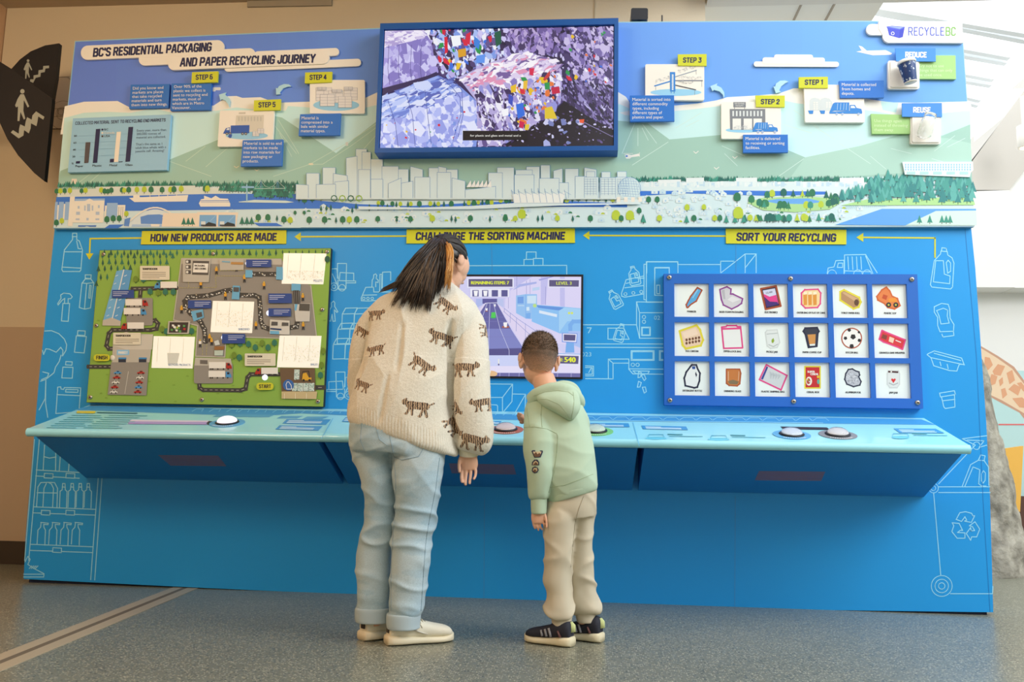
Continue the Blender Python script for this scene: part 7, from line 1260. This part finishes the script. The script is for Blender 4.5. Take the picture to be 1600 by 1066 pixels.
        d = np.minimum.reduce([seg(P, (-.55, .12), (.5, .10))-.27, np.linalg.norm(P-np.array((.86, .26)), axis=1)-.22, seg(P, (.46, 0), (.62, -.52))-.09, seg(P, (.34, 0), (.26, -.56))-.09, seg(P, (-.5, 0), (-.72, -.55))-.10, seg(P, (-.42, 0), (-.30, -.60))-.09, seg(P, (-.75, .2), (-1.05, .42))-.055, seg(P, (.62, -.52), (.74, -.54))-.07, seg(P, (-.3, -.6), (-.18, -.62))-.07, np.linalg.norm(P-np.array((.8, .5)), axis=1)-.07])
        msk[i] = np.maximum(msk[i], np.clip(.5-d/.12, 0, 1))
    vcol(sw, np.stack([msk, np.where(band, 1., 0.), msk*0, msk*0+1], 1))
    k = MB(); limb(k, [(735, 698, -1.06, 17), (733, 702, -1.06, 16.5), (732.5, 708, -1.058, 15.6), (732.4, 711.5, -1.056, 14.8)], 24); k.build('sleeve_cuff', mat('knit_cuff', S(226, 220, 196), .9, bump=(300, .4, .003)), R, True)
    # --- jeans
    k = MB(); loft(k, pel, 40)
    for LG_ in (LL, RL): loft(k, [sil((a, v_), (b, v_), Y, r) for v_, a, b, Y, r in LG_])
    v, f, nr = fuse(k, .005, 4); zk = PY(600, 825, -1.1)[2]
    def jf(p):
        kn = math.exp(-((p.z-zk)/.14)**2); up_ = max(0, min(1, (p.z-zk)/.3)); an_ = math.exp(-((p.z-.20)/.07)**2); return (.003+.012*kn+.006*an_)*(ridge(p.x*5+p.z*4, p.y*5, p.z*11)-.25)+.006*up_*(ridge(p.x*6-p.z*9+2, p.y*6, p.z*8)-.25)+.003*noise.noise(Vector((p.x*8, p.y*8, p.z*6)))
    v = wrinkle(v, nr, jf, f, 2); dm = attr_mat('denim', .85, bump=(900, .35, .001), grain=(420, .14), spec=.2); J = mk('jeans', v, f, dm, R, smooth=True)
    base = np.array(S(164, 190, 204)[:3]); fade = np.array(S(196, 212, 218)[:3]); nz = np.array([noise.noise(Vector((p[0]*6, p[1]*6, p[2]*5))) for p in v]); wr = np.array([abs(noise.noise(Vector((p[0]*8+p[2]*7, p[1]*8, p[2]*26)))) for p in v]); t = np.clip(.45+.6*nz-.8*(wr > .33)*.4, 0, 1)[:, None]
    vcol(J, np.concatenate([base*(1-t)+fade*t, np.ones((len(v), 1))], 1)); sn = Snap(v, f); z2 = zoom(530, 640, .375); ST = mat('denim_stitch', S(146, 170, 186), .8)
    for pts in ([(215, 130), (228, 196), (236, 300), (234, 400), (222, 560), (216, 700), (216, 840)], [(94, 44), (88, 130), (110, 180)], [(150, 66), (168, 126), (200, 150)], [(208, 100), (228, 198), (262, 210), (330, 196), (352, 160), (348, 146)], [(418, 200), (402, 330), (372, 480), (360, 560), (350, 700), (340, 840)]): seam(J, 'seam', sn, z2(pts), ST, .0013, 26)
    for a, b, Y, v0, v1 in ((558, 611, -1.055, 948, 971), (607, 655, -1.12, 957, 981)):
        k = MB(); loft(k, [sil((a+1, v0), (b-1, v0+1), Y, .062), sil((a-2, v0+2), (b+2, v0+3), Y, .067), sil((a-2.5, v1-8), (b+1, v1-6), Y, .067), sil((a-1, v1-1), (b+1, v1), Y, .066), sil((a+2, v1), (b-2, v1+1), Y, .060)], 32, 4); k.build('trouser_cuff', mat('denim_cuff', S(178, 196, 204), .85, bump=(700, .4, .001)), J, True)
    # --- trainers
    UP = mat('trainer_cream', S(232, 226, 206), .65, bump=(500, .2, .001)); SO = mat('sole_cream', S(236, 226, 198), .5); DKT = mat('heel_tab_dark', S(58, 50, 48), .6); LC = mat('lace_cream', S(188, 178, 156), .8)
    for hu, hv, tu, tv in FT:
        h, t = PZ(hu, hv, FZ), PZ(tu, tv, FZ); d = t-h; t = h+d/np.linalg.norm(d)*.245
        p, o, d, s_, up, Lg = shoe(R, 'trainer', h, t, .090, .106, UP, SO)
        k = MB(); q = o-d*.004; k.prism([q-s_*.011+up*.042, q+s_*.011+up*.042, q+s_*.010+up*.086, q-s_*.010+up*.086], [x+d*.014 for x in (q-s_*.011+up*.042, q+s_*.011+up*.042, q+s_*.010+up*.086, q-s_*.010+up*.086)]); k.build('heel_tab', DKT, p)
        k = MB()
        for i in range(5): b = o+d*Lg*(.40+i*.05)+up*(.097-i*.0075); k.tube([b-s_*.032-up*.018, b-s_*.014, b+s_*.014, b+s_*.032-up*.018], .0030, 6)
        k.tube([o+d*Lg*.40+up*.100, o+d*Lg*.42-s_*.03+up*.080, o+d*Lg*.47-s_*.04+up*.058], .002, 6); k.build('laces', LC, p, True)
        k = MB()
        k.lathe([(.030, .0), (.034, .004), (.036, .010), (.031, .012)], o+d*Lg*.20+up*.092, up, 18)
        for e in (-1, 1): k.tube([o+d*Lg*.30+s_*e*.036+up*.056, o+d*Lg*.44+s_*e*.0395+up*.044, o+d*Lg*.56+s_*e*.042+up*.034], [.003, .008, .003], 6, flat=.4)
        k.build('side_panel', mat('trainer_panel', S(206, 202, 190), .5), p, True)
    # --- hair: smooth cap, ponytail of locks, tie
    HM = hair_mat('hair_brown'); gH = lambda p: HC+HR@np.array(p); k = MB(); V = []; F = []; n, m = 48, 26
    for i in range(m+1):
        for j in range(n):
            th, ph = 2*math.pi*j/n, math.pi*i/m*.80; x, y, zc = math.sin(ph)*math.sin(th), math.sin(ph)*math.cos(th), math.cos(ph)
            lim = -.25 if y < -.1 else (.10 if y < .5 else .42); zc2 = max(zc, lim-.12*(1 if y < -.3 else 0)); g_ = .0012*math.sin(th*60)
            V.append(gH((x*(.0805+g_), -.012+y*(.0985+g_), .022+zc2*.0955)) if zc >= lim-.12*(1 if y < -.3 else 0) else gH((x*.070, -.012+y*.088, .022+zc2*.0955)))
    for i in range(m):
        for j in range(n): F.append((i*n+j, (i+1)*n+j, (i+1)*n+(j+1) % n, i*n+(j+1) % n))
    F.append([m*n+j for j in range(n)]); cap = mk('hair', V, F, HM, R, smooth=True); ORG[cap.name] = ORG[R.name]; vcol(cap, np.tile(S(34, 28, 26), (len(V), 1)))
    rnd = random.Random(21); k = MB(); tie = PY(687, 378, -1.055); CB_ = [S(46, 36, 30), S(62, 48, 38), S(36, 28, 26), S(78, 60, 46), S(54, 42, 36)]
    def lock(tip, Yt, bulge, r0, c, base=(0, 0), n_=9):
        b = (687+base[0], 376+base[1]); P = []
        for i in range(n_):
            t = i/(n_-1); u = b[0]*(1-t)**2+2*t*(1-t)*(b[0]+(tip[0]-b[0])*.40+bulge[0])+t*t*tip[0]; v_ = b[1]*(1-t)**2+2*t*(1-t)*(b[1]+(tip[1]-b[1])*.30+bulge[1])+t*t*tip[1]
            Y = -1.05*(1-t)+Yt*t-.045*math.sin(math.pi*min(1, t*1.2)); P.append(PY(u+1.1*t*math.sin(t*5+tip[0]*3), v_+.6*t*math.sin(t*7+tip[1]*2), Y))
        k.tube(P, [r0*(.7+1.2*math.sin(math.pi*min(.75, .1+t*.75)))*(1 if t < .7 else max(.08, (1-t)/.3)) for t in np.linspace(0, 1, n_)], 6, c=c, flat=.6)
    clumps = [((rnd.uniform(612, 672), 0), rnd.uniform(-3, 3)) for _ in range(15)]; clumps = [((tu, 478+(tu-612)*.14+rnd.uniform(-20, 8)-(10 if tu < 625 else 0)), j) for (tu, _), j in clumps]+[((612, 482), 0), ((655, 486), 0), ((669, 489), 0), ((640, 478), 0), ((663, 470), 0)]
    for i in range(860):
        (tu, tv_), j = rnd.choice(clumps); w_ = (tu-612)/60; sp = rnd.uniform(-1, 1); lv = rnd.choice((1, 1, .93, .86, .97))
        lock((tu+sp*3+(650-tu)*(1-lv), tv_-rnd.random()*5-(1-lv)*60), -1.185+rnd.random()*.05, (sp*6-1, -4+rnd.uniform(-5, 5)), .0014+rnd.random()*.0011, rnd.choice(CB_), (rnd.uniform(-9, 7), rnd.uniform(-5, 5)))
    for i in range(200):
        w_ = rnd.random(); t_ = rnd.choice(((690, 452), (684, 462), (674, 474), (699, 440), (679, 440))); lock((t_[0]+rnd.uniform(-3, 3), t_[1]+rnd.uniform(-8, 4)), -1.15+rnd.random()*.05, (7+w_*8+rnd.uniform(-4, 4), -9), .0014+rnd.random()*.001, rnd.choice(CB_), (rnd.uniform(-2, 10), rnd.uniform(-4, 4)))
    for i in range(80): lock((700+rnd.uniform(-6, 4), 438+rnd.uniform(-12, 18)), -1.20+rnd.random()*.02, (15+rnd.uniform(-7, 3), -8+rnd.uniform(-3, 3)), .0015, rnd.choice((S(204, 146, 72), S(186, 128, 62), S(216, 164, 90))), (6+rnd.random()*4, -1+rnd.random()*3))
    for i in range(16): lock((699+rnd.uniform(-4, 4), 456+rnd.uniform(-5, 5)), -1.12, (13+rnd.uniform(-6, 2), -6), .0020, rnd.choice(CB_), (5, 0))
    for i in range(14): k.tube([PY(660, 425+i*.5, -1.13), PY(636, 437+i*.6, -1.125), PY(616, 441+i*.7, -1.11), PY(598-i*.5, 450+i*.6, -1.08)], [.0016, .0016, .0012, .0004], 5, c=rnd.choice(CB_))
    pt = k.build('ponytail', HM, cap, True, col=True)
    k2 = MB(); tl = np.array(HR).T@(tie-HC); tn = (tl-np.array((0, -.012, .022)))/np.array((.083, .101, .098)); tn /= np.linalg.norm(tn)
    for i in range(420):
        th = rnd.uniform(-math.pi, math.pi); y = math.cos(th); lim = (-.42 if y < -.1 else (.06 if y < .5 else .36))+rnd.uniform(0, .10); sp = math.sqrt(max(.05, 1-lim*lim)); s0 = np.array([sp*math.sin(th), sp*y, lim]); P = []; an = math.acos(max(-1, min(1, s0@tn)))
        if an < .25: continue
        for t in np.linspace(0, 1, 9): q = (math.sin((1-t)*an)*s0+math.sin(t*an)*tn)/math.sin(an); rr2 = 1.0+.012*math.sin(math.pi*t)+rnd.uniform(0, .006); P.append(gH(np.array((0, -.012, .022))+q*np.array((.0812, .0992, .0962))*rr2))
        k2.tube(P, [.0012+.0012*rnd.random()]*9, 5, c=rnd.choice((S(34, 28, 26), S(44, 36, 32), S(28, 24, 24), S(56, 46, 40))), flat=.5)
    k2.build('swept_hair', HM, cap, True, col=True)
    k = MB(); k.tube([tie+np.array([.022*math.cos(a), .012*math.sin(a)-.01, .012*math.sin(a)]) for a in np.linspace(0, 2*math.pi, 14)], .006, 8); k.build('hair_tie', mat('tie_black', S(24, 22, 24), .7), cap, True)
def hair_mat(nm):
    m = attr_mat(nm, .36, spec=.6, bump=(90, .25, .003)); m.node_tree.nodes['Principled BSDF'].inputs['Anisotropic'].default_value = .6; return m
def cardigan_mat():
    m = mat('tiger_knit', S(226, 220, 204), .95, spec=.15); nt = m.node_tree; b = nt.nodes['Principled BSDF']; b.inputs['Sheen Weight'].default_value = .35; b.inputs['Sheen Roughness'].default_value = .6
    N = nt.nodes.new; Lk = nt.links.new; tc = N('ShaderNodeTexCoord'); at = N('ShaderNodeAttribute'); at.attribute_name = 'Col'; sp = N('ShaderNodeSeparateColor'); Lk(at.outputs['Color'], sp.inputs[0])
    def nz(scale, det=3): q = N('ShaderNodeTexNoise'); q.inputs['Scale'].default_value = scale; q.inputs['Detail'].default_value = det; Lk(tc.outputs['Object'], q.inputs['Vector']); return q
    def math_(op, a, c): q = N('ShaderNodeMath'); q.operation = op; [Lk(x, q.inputs[i]) if hasattr(x, 'links') else setattr(q.inputs[i], 'default_value', x) for i, x in enumerate((a, c))]; return q.outputs[0]
    def mix(fac, a, c):
        q = N('ShaderNodeMix'); q.data_type = 'RGBA'; Lk(fac, q.inputs['Factor'])
        for s_, x in (('A', a), ('B', c)): (Lk(x, q.inputs[s_]) if hasattr(x, 'links') else setattr(q.inputs[s_], 'default_value', x))
        return q.outputs['Result']
    fz = nz(190, 2); base = mix(fz.outputs['Fac'], S(206, 198, 180), S(240, 236, 222))
    md = N('ShaderNodeMapRange'); md.inputs[1].default_value = .42; md.inputs[2].default_value = .58; Lk(math_('ADD', sp.outputs[0], math_('MULTIPLY', math_('SUBTRACT', fz.outputs['Fac'], .5), .9)), md.inputs[0])
    st = N('ShaderNodeTexWave'); st.inputs['Scale'].default_value = 38; st.inputs['Distortion'].default_value = 5; st.inputs['Detail'].default_value = 2; st.inputs['Detail Scale'].default_value = 2.2; Lk(tc.outputs['Object'], st.inputs['Vector'])
    sr = N('ShaderNodeMapRange'); sr.inputs[1].default_value = .4; sr.inputs[2].default_value = .6; Lk(st.outputs['Fac'], sr.inputs[0])
    tig = mix(sr.outputs[0], S(66, 50, 38), S(190, 160, 128)); Lk(mix(md.outputs[0], base, tig), b.inputs['Base Color'])
    bp = N('ShaderNodeBump'); bp.inputs['Strength'].default_value = .5; bp.inputs['Distance'].default_value = .003; Lk(nz(260, 4).outputs['Fac'], bp.inputs['Height']); Lk(bp.outputs['Normal'], b.inputs['Normal']); return m
woman()

def boy():
    R = root('person', 'small boy in pale green hoodie and beige joggers watching the game screen', 'person', PZ(885, 1004, FZ))
    FT = ((893, 1011, 833, 1003), (939, 1004, 878, 996)); SK = SKIN('skin_boy', S(228, 176, 146)); HS = .90; HC = PY(842, 563, -.955); HR = rot(-.22, .12, .05)
    k = MB(); head_shapes(k, HC, HR, HS); k.tube([PY(848, 590, -.955), PY(856, 612, -.965), PY(862, 632, -.98)], [.045, .046, .055], 32)
    tor = [(((838, 618), (892, 612)), -.97, .055), (((824, 634), (906, 628)), -.975, .080), (((820, 650), (913, 646)), -.98, .093), (((822, 672), (917, 668)), -.985, .100), (((828, 700), (923, 696)), -.99, .106), (((836, 730), (929, 724)), -.99, .112), (((846, 756), (933, 744)), -.99, .114), (((852, 774), (933.5, 756)), -.99, .110), (((854, 784), (932, 763)), -.99, .102), (((857, 786), (930, 765)), -.99, .094)]
    loft(k, [sil(a, b, Y, r, .86) for (a, b), Y, r in tor])
    La = [(836, 644, -1.0, 14), (841, 662, -1.03, 21), (844, 686, -1.05, 25), (845, 712, -1.06, 24), (845, 740, -1.065, 21), (843, 762, -1.065, 17.5), (842, 774, -1.065, 15.5), (842, 779, -1.065, 13)]
    Rr = [(898, 642, -.96, 14), (900, 664, -.90, 19), (890, 690, -.84, 19), (872, 684, -.76, 16), (846, 668, -.70, 13), (828, 658, -.66, 9)]
    limb(k, [(u, v, Y, r*.6) for u, v, Y, r in La]+[(842, 800, -1.065, 10)]); limb(k, [(u, v, Y, r*.55) for u, v, Y, r in Rr]+[(820, 654, -.645, 7)])
    pel = [sil((856, 750), (930, 742), -.985, .095), sil((854, 775), (933, 762), -.985, .10), sil((852, 795), (932, 790), -.985, .102), sil((852, 812), (930, 808), -.985, .09)]
    LL = [(776, 862, 900, -.99, .045), (796, 853, 906, -1.005, .078), (826, 848.5, 899.5, -1.015, .075), (856, 850, 896, -1.02, .068), (886, 850, 893.5, -1.02, .064), (908, 846.5, 893, -1.02, .063), (926, 852, 894, -1.02, .060), (946, 850.5, 896, -1.02, .064), (958, 851, 896, -1.02, .062), (964, 858, 894.5, -1.02, .052)]
    RL = [(770, 896, 926, -.97, .045), (790, 888, 931.5, -.96, .078), (826, 894, 927.5, -.95, .074), (856, 891, 926, -.945, .068), (886, 889, 928.5, -.94, .064), (915, 890, 930, -.935, .062), (936, 891, 934, -.93, .062), (950, 891.5, 938, -.93, .062), (958, 897, 933, -.93, .052)]
    for LG_ in (LL, RL): loft(k, [sil((a, v), (b, v), Y, r, .8) for v, a, b, Y, r in LG_])
    for u, Y, (hu, hv, tu, tv) in ((877, -1.02, FT[0]), (914, -.93, FT[1])):
        h, t = PZ(hu, hv, FZ), PZ(tu, tv, FZ); q = h+(t-h)/np.linalg.norm(t-h)*.045; k.tube([PY(u, 950, Y), PY(u, 972, Y), q+np.array([0, 0, .065]), q+np.array([0, 0, .03])], [.029, .028, .027, .024], 14)
    Yh = -1.066; loft(k, [sil((832, 798), (853, 798), Yh, .016), sil((830, 804), (853.5, 804), Yh, .015), sil((830, 812), (852.5, 812), Yh, .013), sil((832, 818), (850, 818), Yh, .010)], 18, 4)
    finger(k, [(833, 815, Yh), (834, 821, Yh), (836, 826, Yh+.006)], .0050); finger(k, [(838, 816, Yh), (839.4, 823, Yh), (841.4, 828.5, Yh+.006)], .0052); finger(k, [(843, 816, Yh), (844.4, 823, Yh), (847, 827.5, Yh+.006)], .0050); finger(k, [(848, 813, Yh-.004), (849.6, 819, Yh-.006), (851.4, 823, Yh-.004)], .0045)
    finger(k, [(851, 803, Yh-.006), (853, 811, Yh-.012), (854, 819, Yh-.014), (854, 824, Yh-.016)], .0056)
    k.tube([PY(824, 656, -.655), PY(817, 652, -.64)], [.020, .021], 12, flat=.6)
    for i, (du, dv) in enumerate(((-9, -5), (-10, -1), (-9, 3), (-7, 6))): k.tube([PY(818, 650+i*2, -.64), PY(818+du*.6, 650+dv*.6+i, -.63), PY(818+du, 650+dv+1, -.62)], [.0062, .006, .005], 8)
    k.tube([PY(822, 658, -.645), PY(816, 661, -.635), PY(812, 660, -.63)], [.0064, .006, .0054], 8)
    v, f, nr = fuse(k, .0027, 3); mk('body', v, f, SK, R, smooth=True); face_parts(R, HC, HR, HS, mat('iris_hazel', S(90, 80, 50), .2), mat('lip_soft', S(206, 130, 116), .4))
    # --- hoodie with hood
    HG = mat('hoodie_green', S(184, 206, 182), .9, bump=(700, .3, .001), spec=.15); HG2 = mat('hoodie_inside', S(140, 158, 130), .9); k = MB(); loft(k, [sil(a, b, Y, r) for (a, b), Y, r in tor], 40); limb(k, La, 26); limb(k, Rr, 22); v, f, nr = fuse(k, .0042, 5)
    def fd(p): return .005*noise.noise(Vector((p.x*8+p.z*3, p.y*8, p.z*5)))+.008*(ridge(p.x*5-p.z*4+1, p.y*5, p.z*4, 1.7, 2)-.2)+.004*(ridge(p.x*8+p.z*7, p.y*8, p.z*9, 1.7, 2)-.2)
    v = wrinkle(v, nr, fd, f, 2); hd = mk('hoodie', v, f, HG, R, smooth=True); ORG[hd.name] = ORG[R.name]; sn = Snap(v, f)
    zb = zoom(770, 500, .2813); ST = mat('hoodie_seam', S(164, 182, 152), .9)
    for p in ([(172, 598), (230, 594), (300, 606), (356, 632), (360, 660)], [(190, 490), (196, 540), (206, 592)], [(272, 470), (268, 530), (274, 596)], [(316, 930), (400, 918), (480, 888), (556, 856)], [(362, 640), (356, 740), (340, 850), (310, 960)]): seam(hd, 'seam', sn, zb(p), ST, .0010)
    k = MB(); loft(k, [sil((856, 768), (932, 750), -.99, .106), sil((854, 774), (934, 757), -.99, .1105), sil((854, 786), (932.5, 764), -.99, .104), sil((857, 787), (930, 766), -.99, .098)], 40, 4); k.build('waistband', HG, hd, True)
    k = MB(); limb(k, [(842, 776, -1.065, 14), (842, 780, -1.065, 13), (842, 792, -1.065, 12.6), (842, 801, -1.065, 12), (842, 803, -1.065, 11)], 22); k.build('sleeve_cuff', HG, hd, True)
    k = MB()
    for pts, r in (([(832, 626, -1.0), (846, 614, -1.035), (864, 608, -1.05), (884, 612, -1.05), (900, 622, -1.01), (902, 630, -.95)], 12),): limb(k, [(u, v_, Y, r) for u, v_, Y in pts], 18)
    loft(k, [sil((850, 612), (898, 608), -1.045, .030), sil((840, 622), (906, 620), -1.055, .046), sil((848, 634), (908, 632), -1.065, .048), sil((866, 645), (905, 644), -1.07, .040), sil((880, 653), (898, 654), -1.07, .026), sil((888, 657), (894, 657), -1.065, .012)], 30, 4)
    limb(k, [(858, 604, -1.03, 5), (876, 600.5, -1.03, 6), (894, 604, -1.02, 6), (903, 614, -1.0, 6), (905, 628, -1.0, 6)], 14)
    v, f, nr = fuse(k, .0038, 4); v = wrinkle(v, nr, lambda p: .005*noise.noise(Vector((p.x*14+p.z*12, p.y*10, p.z*16)))); h2 = mk('hood', v, f, HG, hd, smooth=True); s2 = Snap(v, f)
    for p in ([(226, 424), (290, 400), (360, 392), (420, 400), (446, 420)], [(230, 446), (300, 440), (370, 470), (412, 520), (428, 552)], [(446, 400), (452, 450), (446, 500), (436, 552)]):
        P = [s2(*(np.array(a)*(1-t)+np.array(b)*t), .0003) for a, b in zip(zb(p)[:-1], zb(p)[1:]) for t in np.linspace(0, 1, 8)]; P = [q for q in P if q is not None]; kk = MB()
        if len(P) > 3: kk.tube(P, .0010, 5); kk.build('seam', ST, hd, True)
    # --- sleeve patches
    NVY = mat('patch_navy', S(52, 58, 84), .8); BEI = mat('patch_beige', S(206, 186, 150), .8); BRN = mat('patch_brown', S(112, 84, 64), .8)
    def patch(px, m, off, par=None): P = [sn(u, v_, off) for u, v_ in px]; return None if any(p is None for p in P) else mk('sleeve_patch' if par is None else 'patch_picture', P, [list(range(len(P)))], m, hd if par is None else hd)
    for out, pics in (([(216, 730), (222, 724), (276, 726), (278, 734), (266, 764), (232, 766)], (([(224, 732), (270, 732), (262, 756), (236, 758)], BEI), ([(228, 748), (240, 734), (250, 748), (258, 738), (266, 748), (260, 760), (236, 762)], BRN))), ([(218, 808), (220, 790), (232, 776), (248, 776), (258, 790), (258, 808)], (([(224, 804), (228, 790), (240, 782), (252, 792), (252, 804)], BEI), ([(226, 806), (238, 790), (246, 794), (253, 806)], BRN))), ([(218, 836), (222, 820), (236, 814), (250, 820), (256, 834), (248, 848), (234, 853), (222, 846)], (([(224, 836), (230, 822), (246, 822), (250, 836), (238, 848)], BEI), ([(226, 840), (236, 828), (244, 838), (238, 849)], BRN)))):
        patch(zb(out), NVY, .0022)
        for i, (p, m) in enumerate(pics): patch(zb(p), m, .003+.0006*i, 1)
    # --- joggers
    k = MB(); loft(k, pel, 36)
    for LG_ in (LL, RL): loft(k, [sil((a, v_), (b, v_), Y, r) for v_, a, b, Y, r in LG_])
    v, f, nr = fuse(k, .0045, 4); v = wrinkle(v, nr, lambda p: .010*(ridge(p.x*6+p.z*6, p.y*6, p.z*9+1)-.25)*(.5+math.exp(-((p.z-.20)/.12)**2))+.004*noise.noise(Vector((p.x*9, p.y*8, p.z*8))), f, 3); JG = mat('jogger_beige', S(204, 194, 172), .9, bump=(600, .3, .001), spec=.15); J = mk('joggers', v, f, JG, R, smooth=True); ORG[J.name] = ORG[R.name]; s3 = Snap(v, f); z4 = zoom(790, 760, .2628)
    seam(J, 'seam', s3, z4([(464, 60), (436, 130), (410, 230), (398, 360), (388, 480)]), mat('jogger_seam', S(170, 160, 138), .9), .0012)
    for a, b, Y, v0, v1 in ((861, 894, -1.02, 961, 978), (899, 931, -.93, 957, 972)):
        k = MB(); loft(k, [sil((a-1, v0), (b+1, v0), Y, .050), sil((a, v0+5), (b, v0+5), Y, .045), sil((a+2, v1-2), (b-2, v1-1), Y, .043), sil((a+4, v1), (b-4, v1), Y, .038)], 26, 4); k.build('ankle_cuff', JG, J, True)
    # --- trainers
    UP = mat('trainer_navy', S(38, 40, 52), .75, bump=(500, .2, .001)); SO = mat('sole_ivory', S(222, 212, 180), .5); GT = mat('heel_green', S(206, 216, 150), .6); BRW = mat('side_brown', S(96, 62, 58), .6); STR = mat('side_stripe', S(150, 150, 156), .5)
    for hu, hv, tu, tv in FT:
        h, t = PZ(hu, hv, FZ), PZ(tu, tv, FZ); d = t-h; t = h+d/np.linalg.norm(d)*.185
        p, o, d, s_, up, Lg = shoe(R, 'trainer', h, t, .076, .090, UP, SO)
        k = MB(); k.tube([o-d*.002+up*.050, o+d*.002+up*.072, o+d*.008+up*.084], [.013, .016, .010], 8, flat=.35); k.build('heel_tab', GT, p, True)
        for e in (-1, 1):
            k = MB(); k.tube([o+d*Lg*.16+s_*e*.0325+up*.034, o+d*Lg*.22+s_*e*.033+up*.056], [.012, .008], 8, flat=.3); k.build('side_panel', BRW, p, True)
            for i in range(3):
                k = MB(); k.tube([o+d*Lg*(.36+i*.095)+s_*e*(.0372+.0004*i)+up*(.032), o+d*Lg*(.42+i*.085)+s_*e*(.0345-.0008*i)+up*(.062-.005*i)], .0042, 6, flat=.5); k.build('side_stripe', STR, p, True)
    # --- hair: faded sides and short upright top
    gH = lambda p: HC+HR@(np.array(p)*HS); V = []; F = []; C = []; n, m = 60, 40; hairc = np.array(S(84, 68, 52)[:3]); skc = np.array(S(216, 166, 136)[:3]); rnd = random.Random(5)
    for i in range(m+1):
        for j in range(n):
            th, ph = 2*math.pi*j/n, math.pi*i/m*.83; x, y, zc = math.sin(ph)*math.sin(th), math.sin(ph)*math.cos(th), math.cos(ph)
            low = .30 if y > .45 else (-.02 if y > -.15 else -.72); tt = min(1, max(0, (zc-low+.18)/.75)); thick = .0008+.011*max(0, zc)**1.3; cov = zc > low-.22
            q = 1+(thick/.085 if cov else -.06); V.append(gH((x*.0765*q, -.012+y*.0945*q, .022+zc*.0905*q))); a_ = tt**.8*(.85+.15*rnd.random()); C.append(tuple(skc*(1-a_)+hairc*a_)+(1,))
    for i in range(m):
        for j in range(n): F.append((i*n+j, (i+1)*n+j, (i+1)*n+(j+1) % n, i*n+(j+1) % n))
    F.append([m*n+j for j in range(n)]); cap = mk('hair', V, F, attr_mat('short_hair', .6, bump=(420, .8, .004), grain=(300, .3)), R, smooth=True); ORG[cap.name] = ORG[R.name]; vcol(cap, C)
    k = MB(); HCOL = [S(70, 56, 42), S(96, 78, 58), S(58, 46, 36), S(150, 122, 86)]
    for i in range(5200):
        zc = rnd.uniform(.02, 1); th = rnd.random()*2*math.pi; sp = math.sqrt(1-zc*zc); x, y = sp*math.sin(th), sp*math.cos(th)
        if y > .62 and zc < .35: continue
        ln = (.003+.012*max(0, zc-.2)**.8)*(.7+.6*rnd.random()); b = gH((x*.079, -.012+y*.097, .022+zc*.0945)); dn = HR@np.array((x+.35*math.sin(th*3), y-.25, zc+.25)); dn = dn/np.linalg.norm(dn)+np.array([rnd.uniform(-.3, .3), rnd.uniform(-.3, .3), rnd.uniform(-.2, .2)]); s_ = np.cross(dn, (rnd.uniform(-1, 1), rnd.uniform(-1, 1), .3)); s_ = s_/np.linalg.norm(s_)*.0011
        k.add([b-s_, b+s_, b+dn*ln], [(0, 1, 2)], 0, rnd.choice(HCOL[:3]) if x < .2 or rnd.random() < .7 else HCOL[3])
    mk('hair_tips', k.v, k.f, hair_mat('hair_tips'), cap, cols=k.c)
boy()
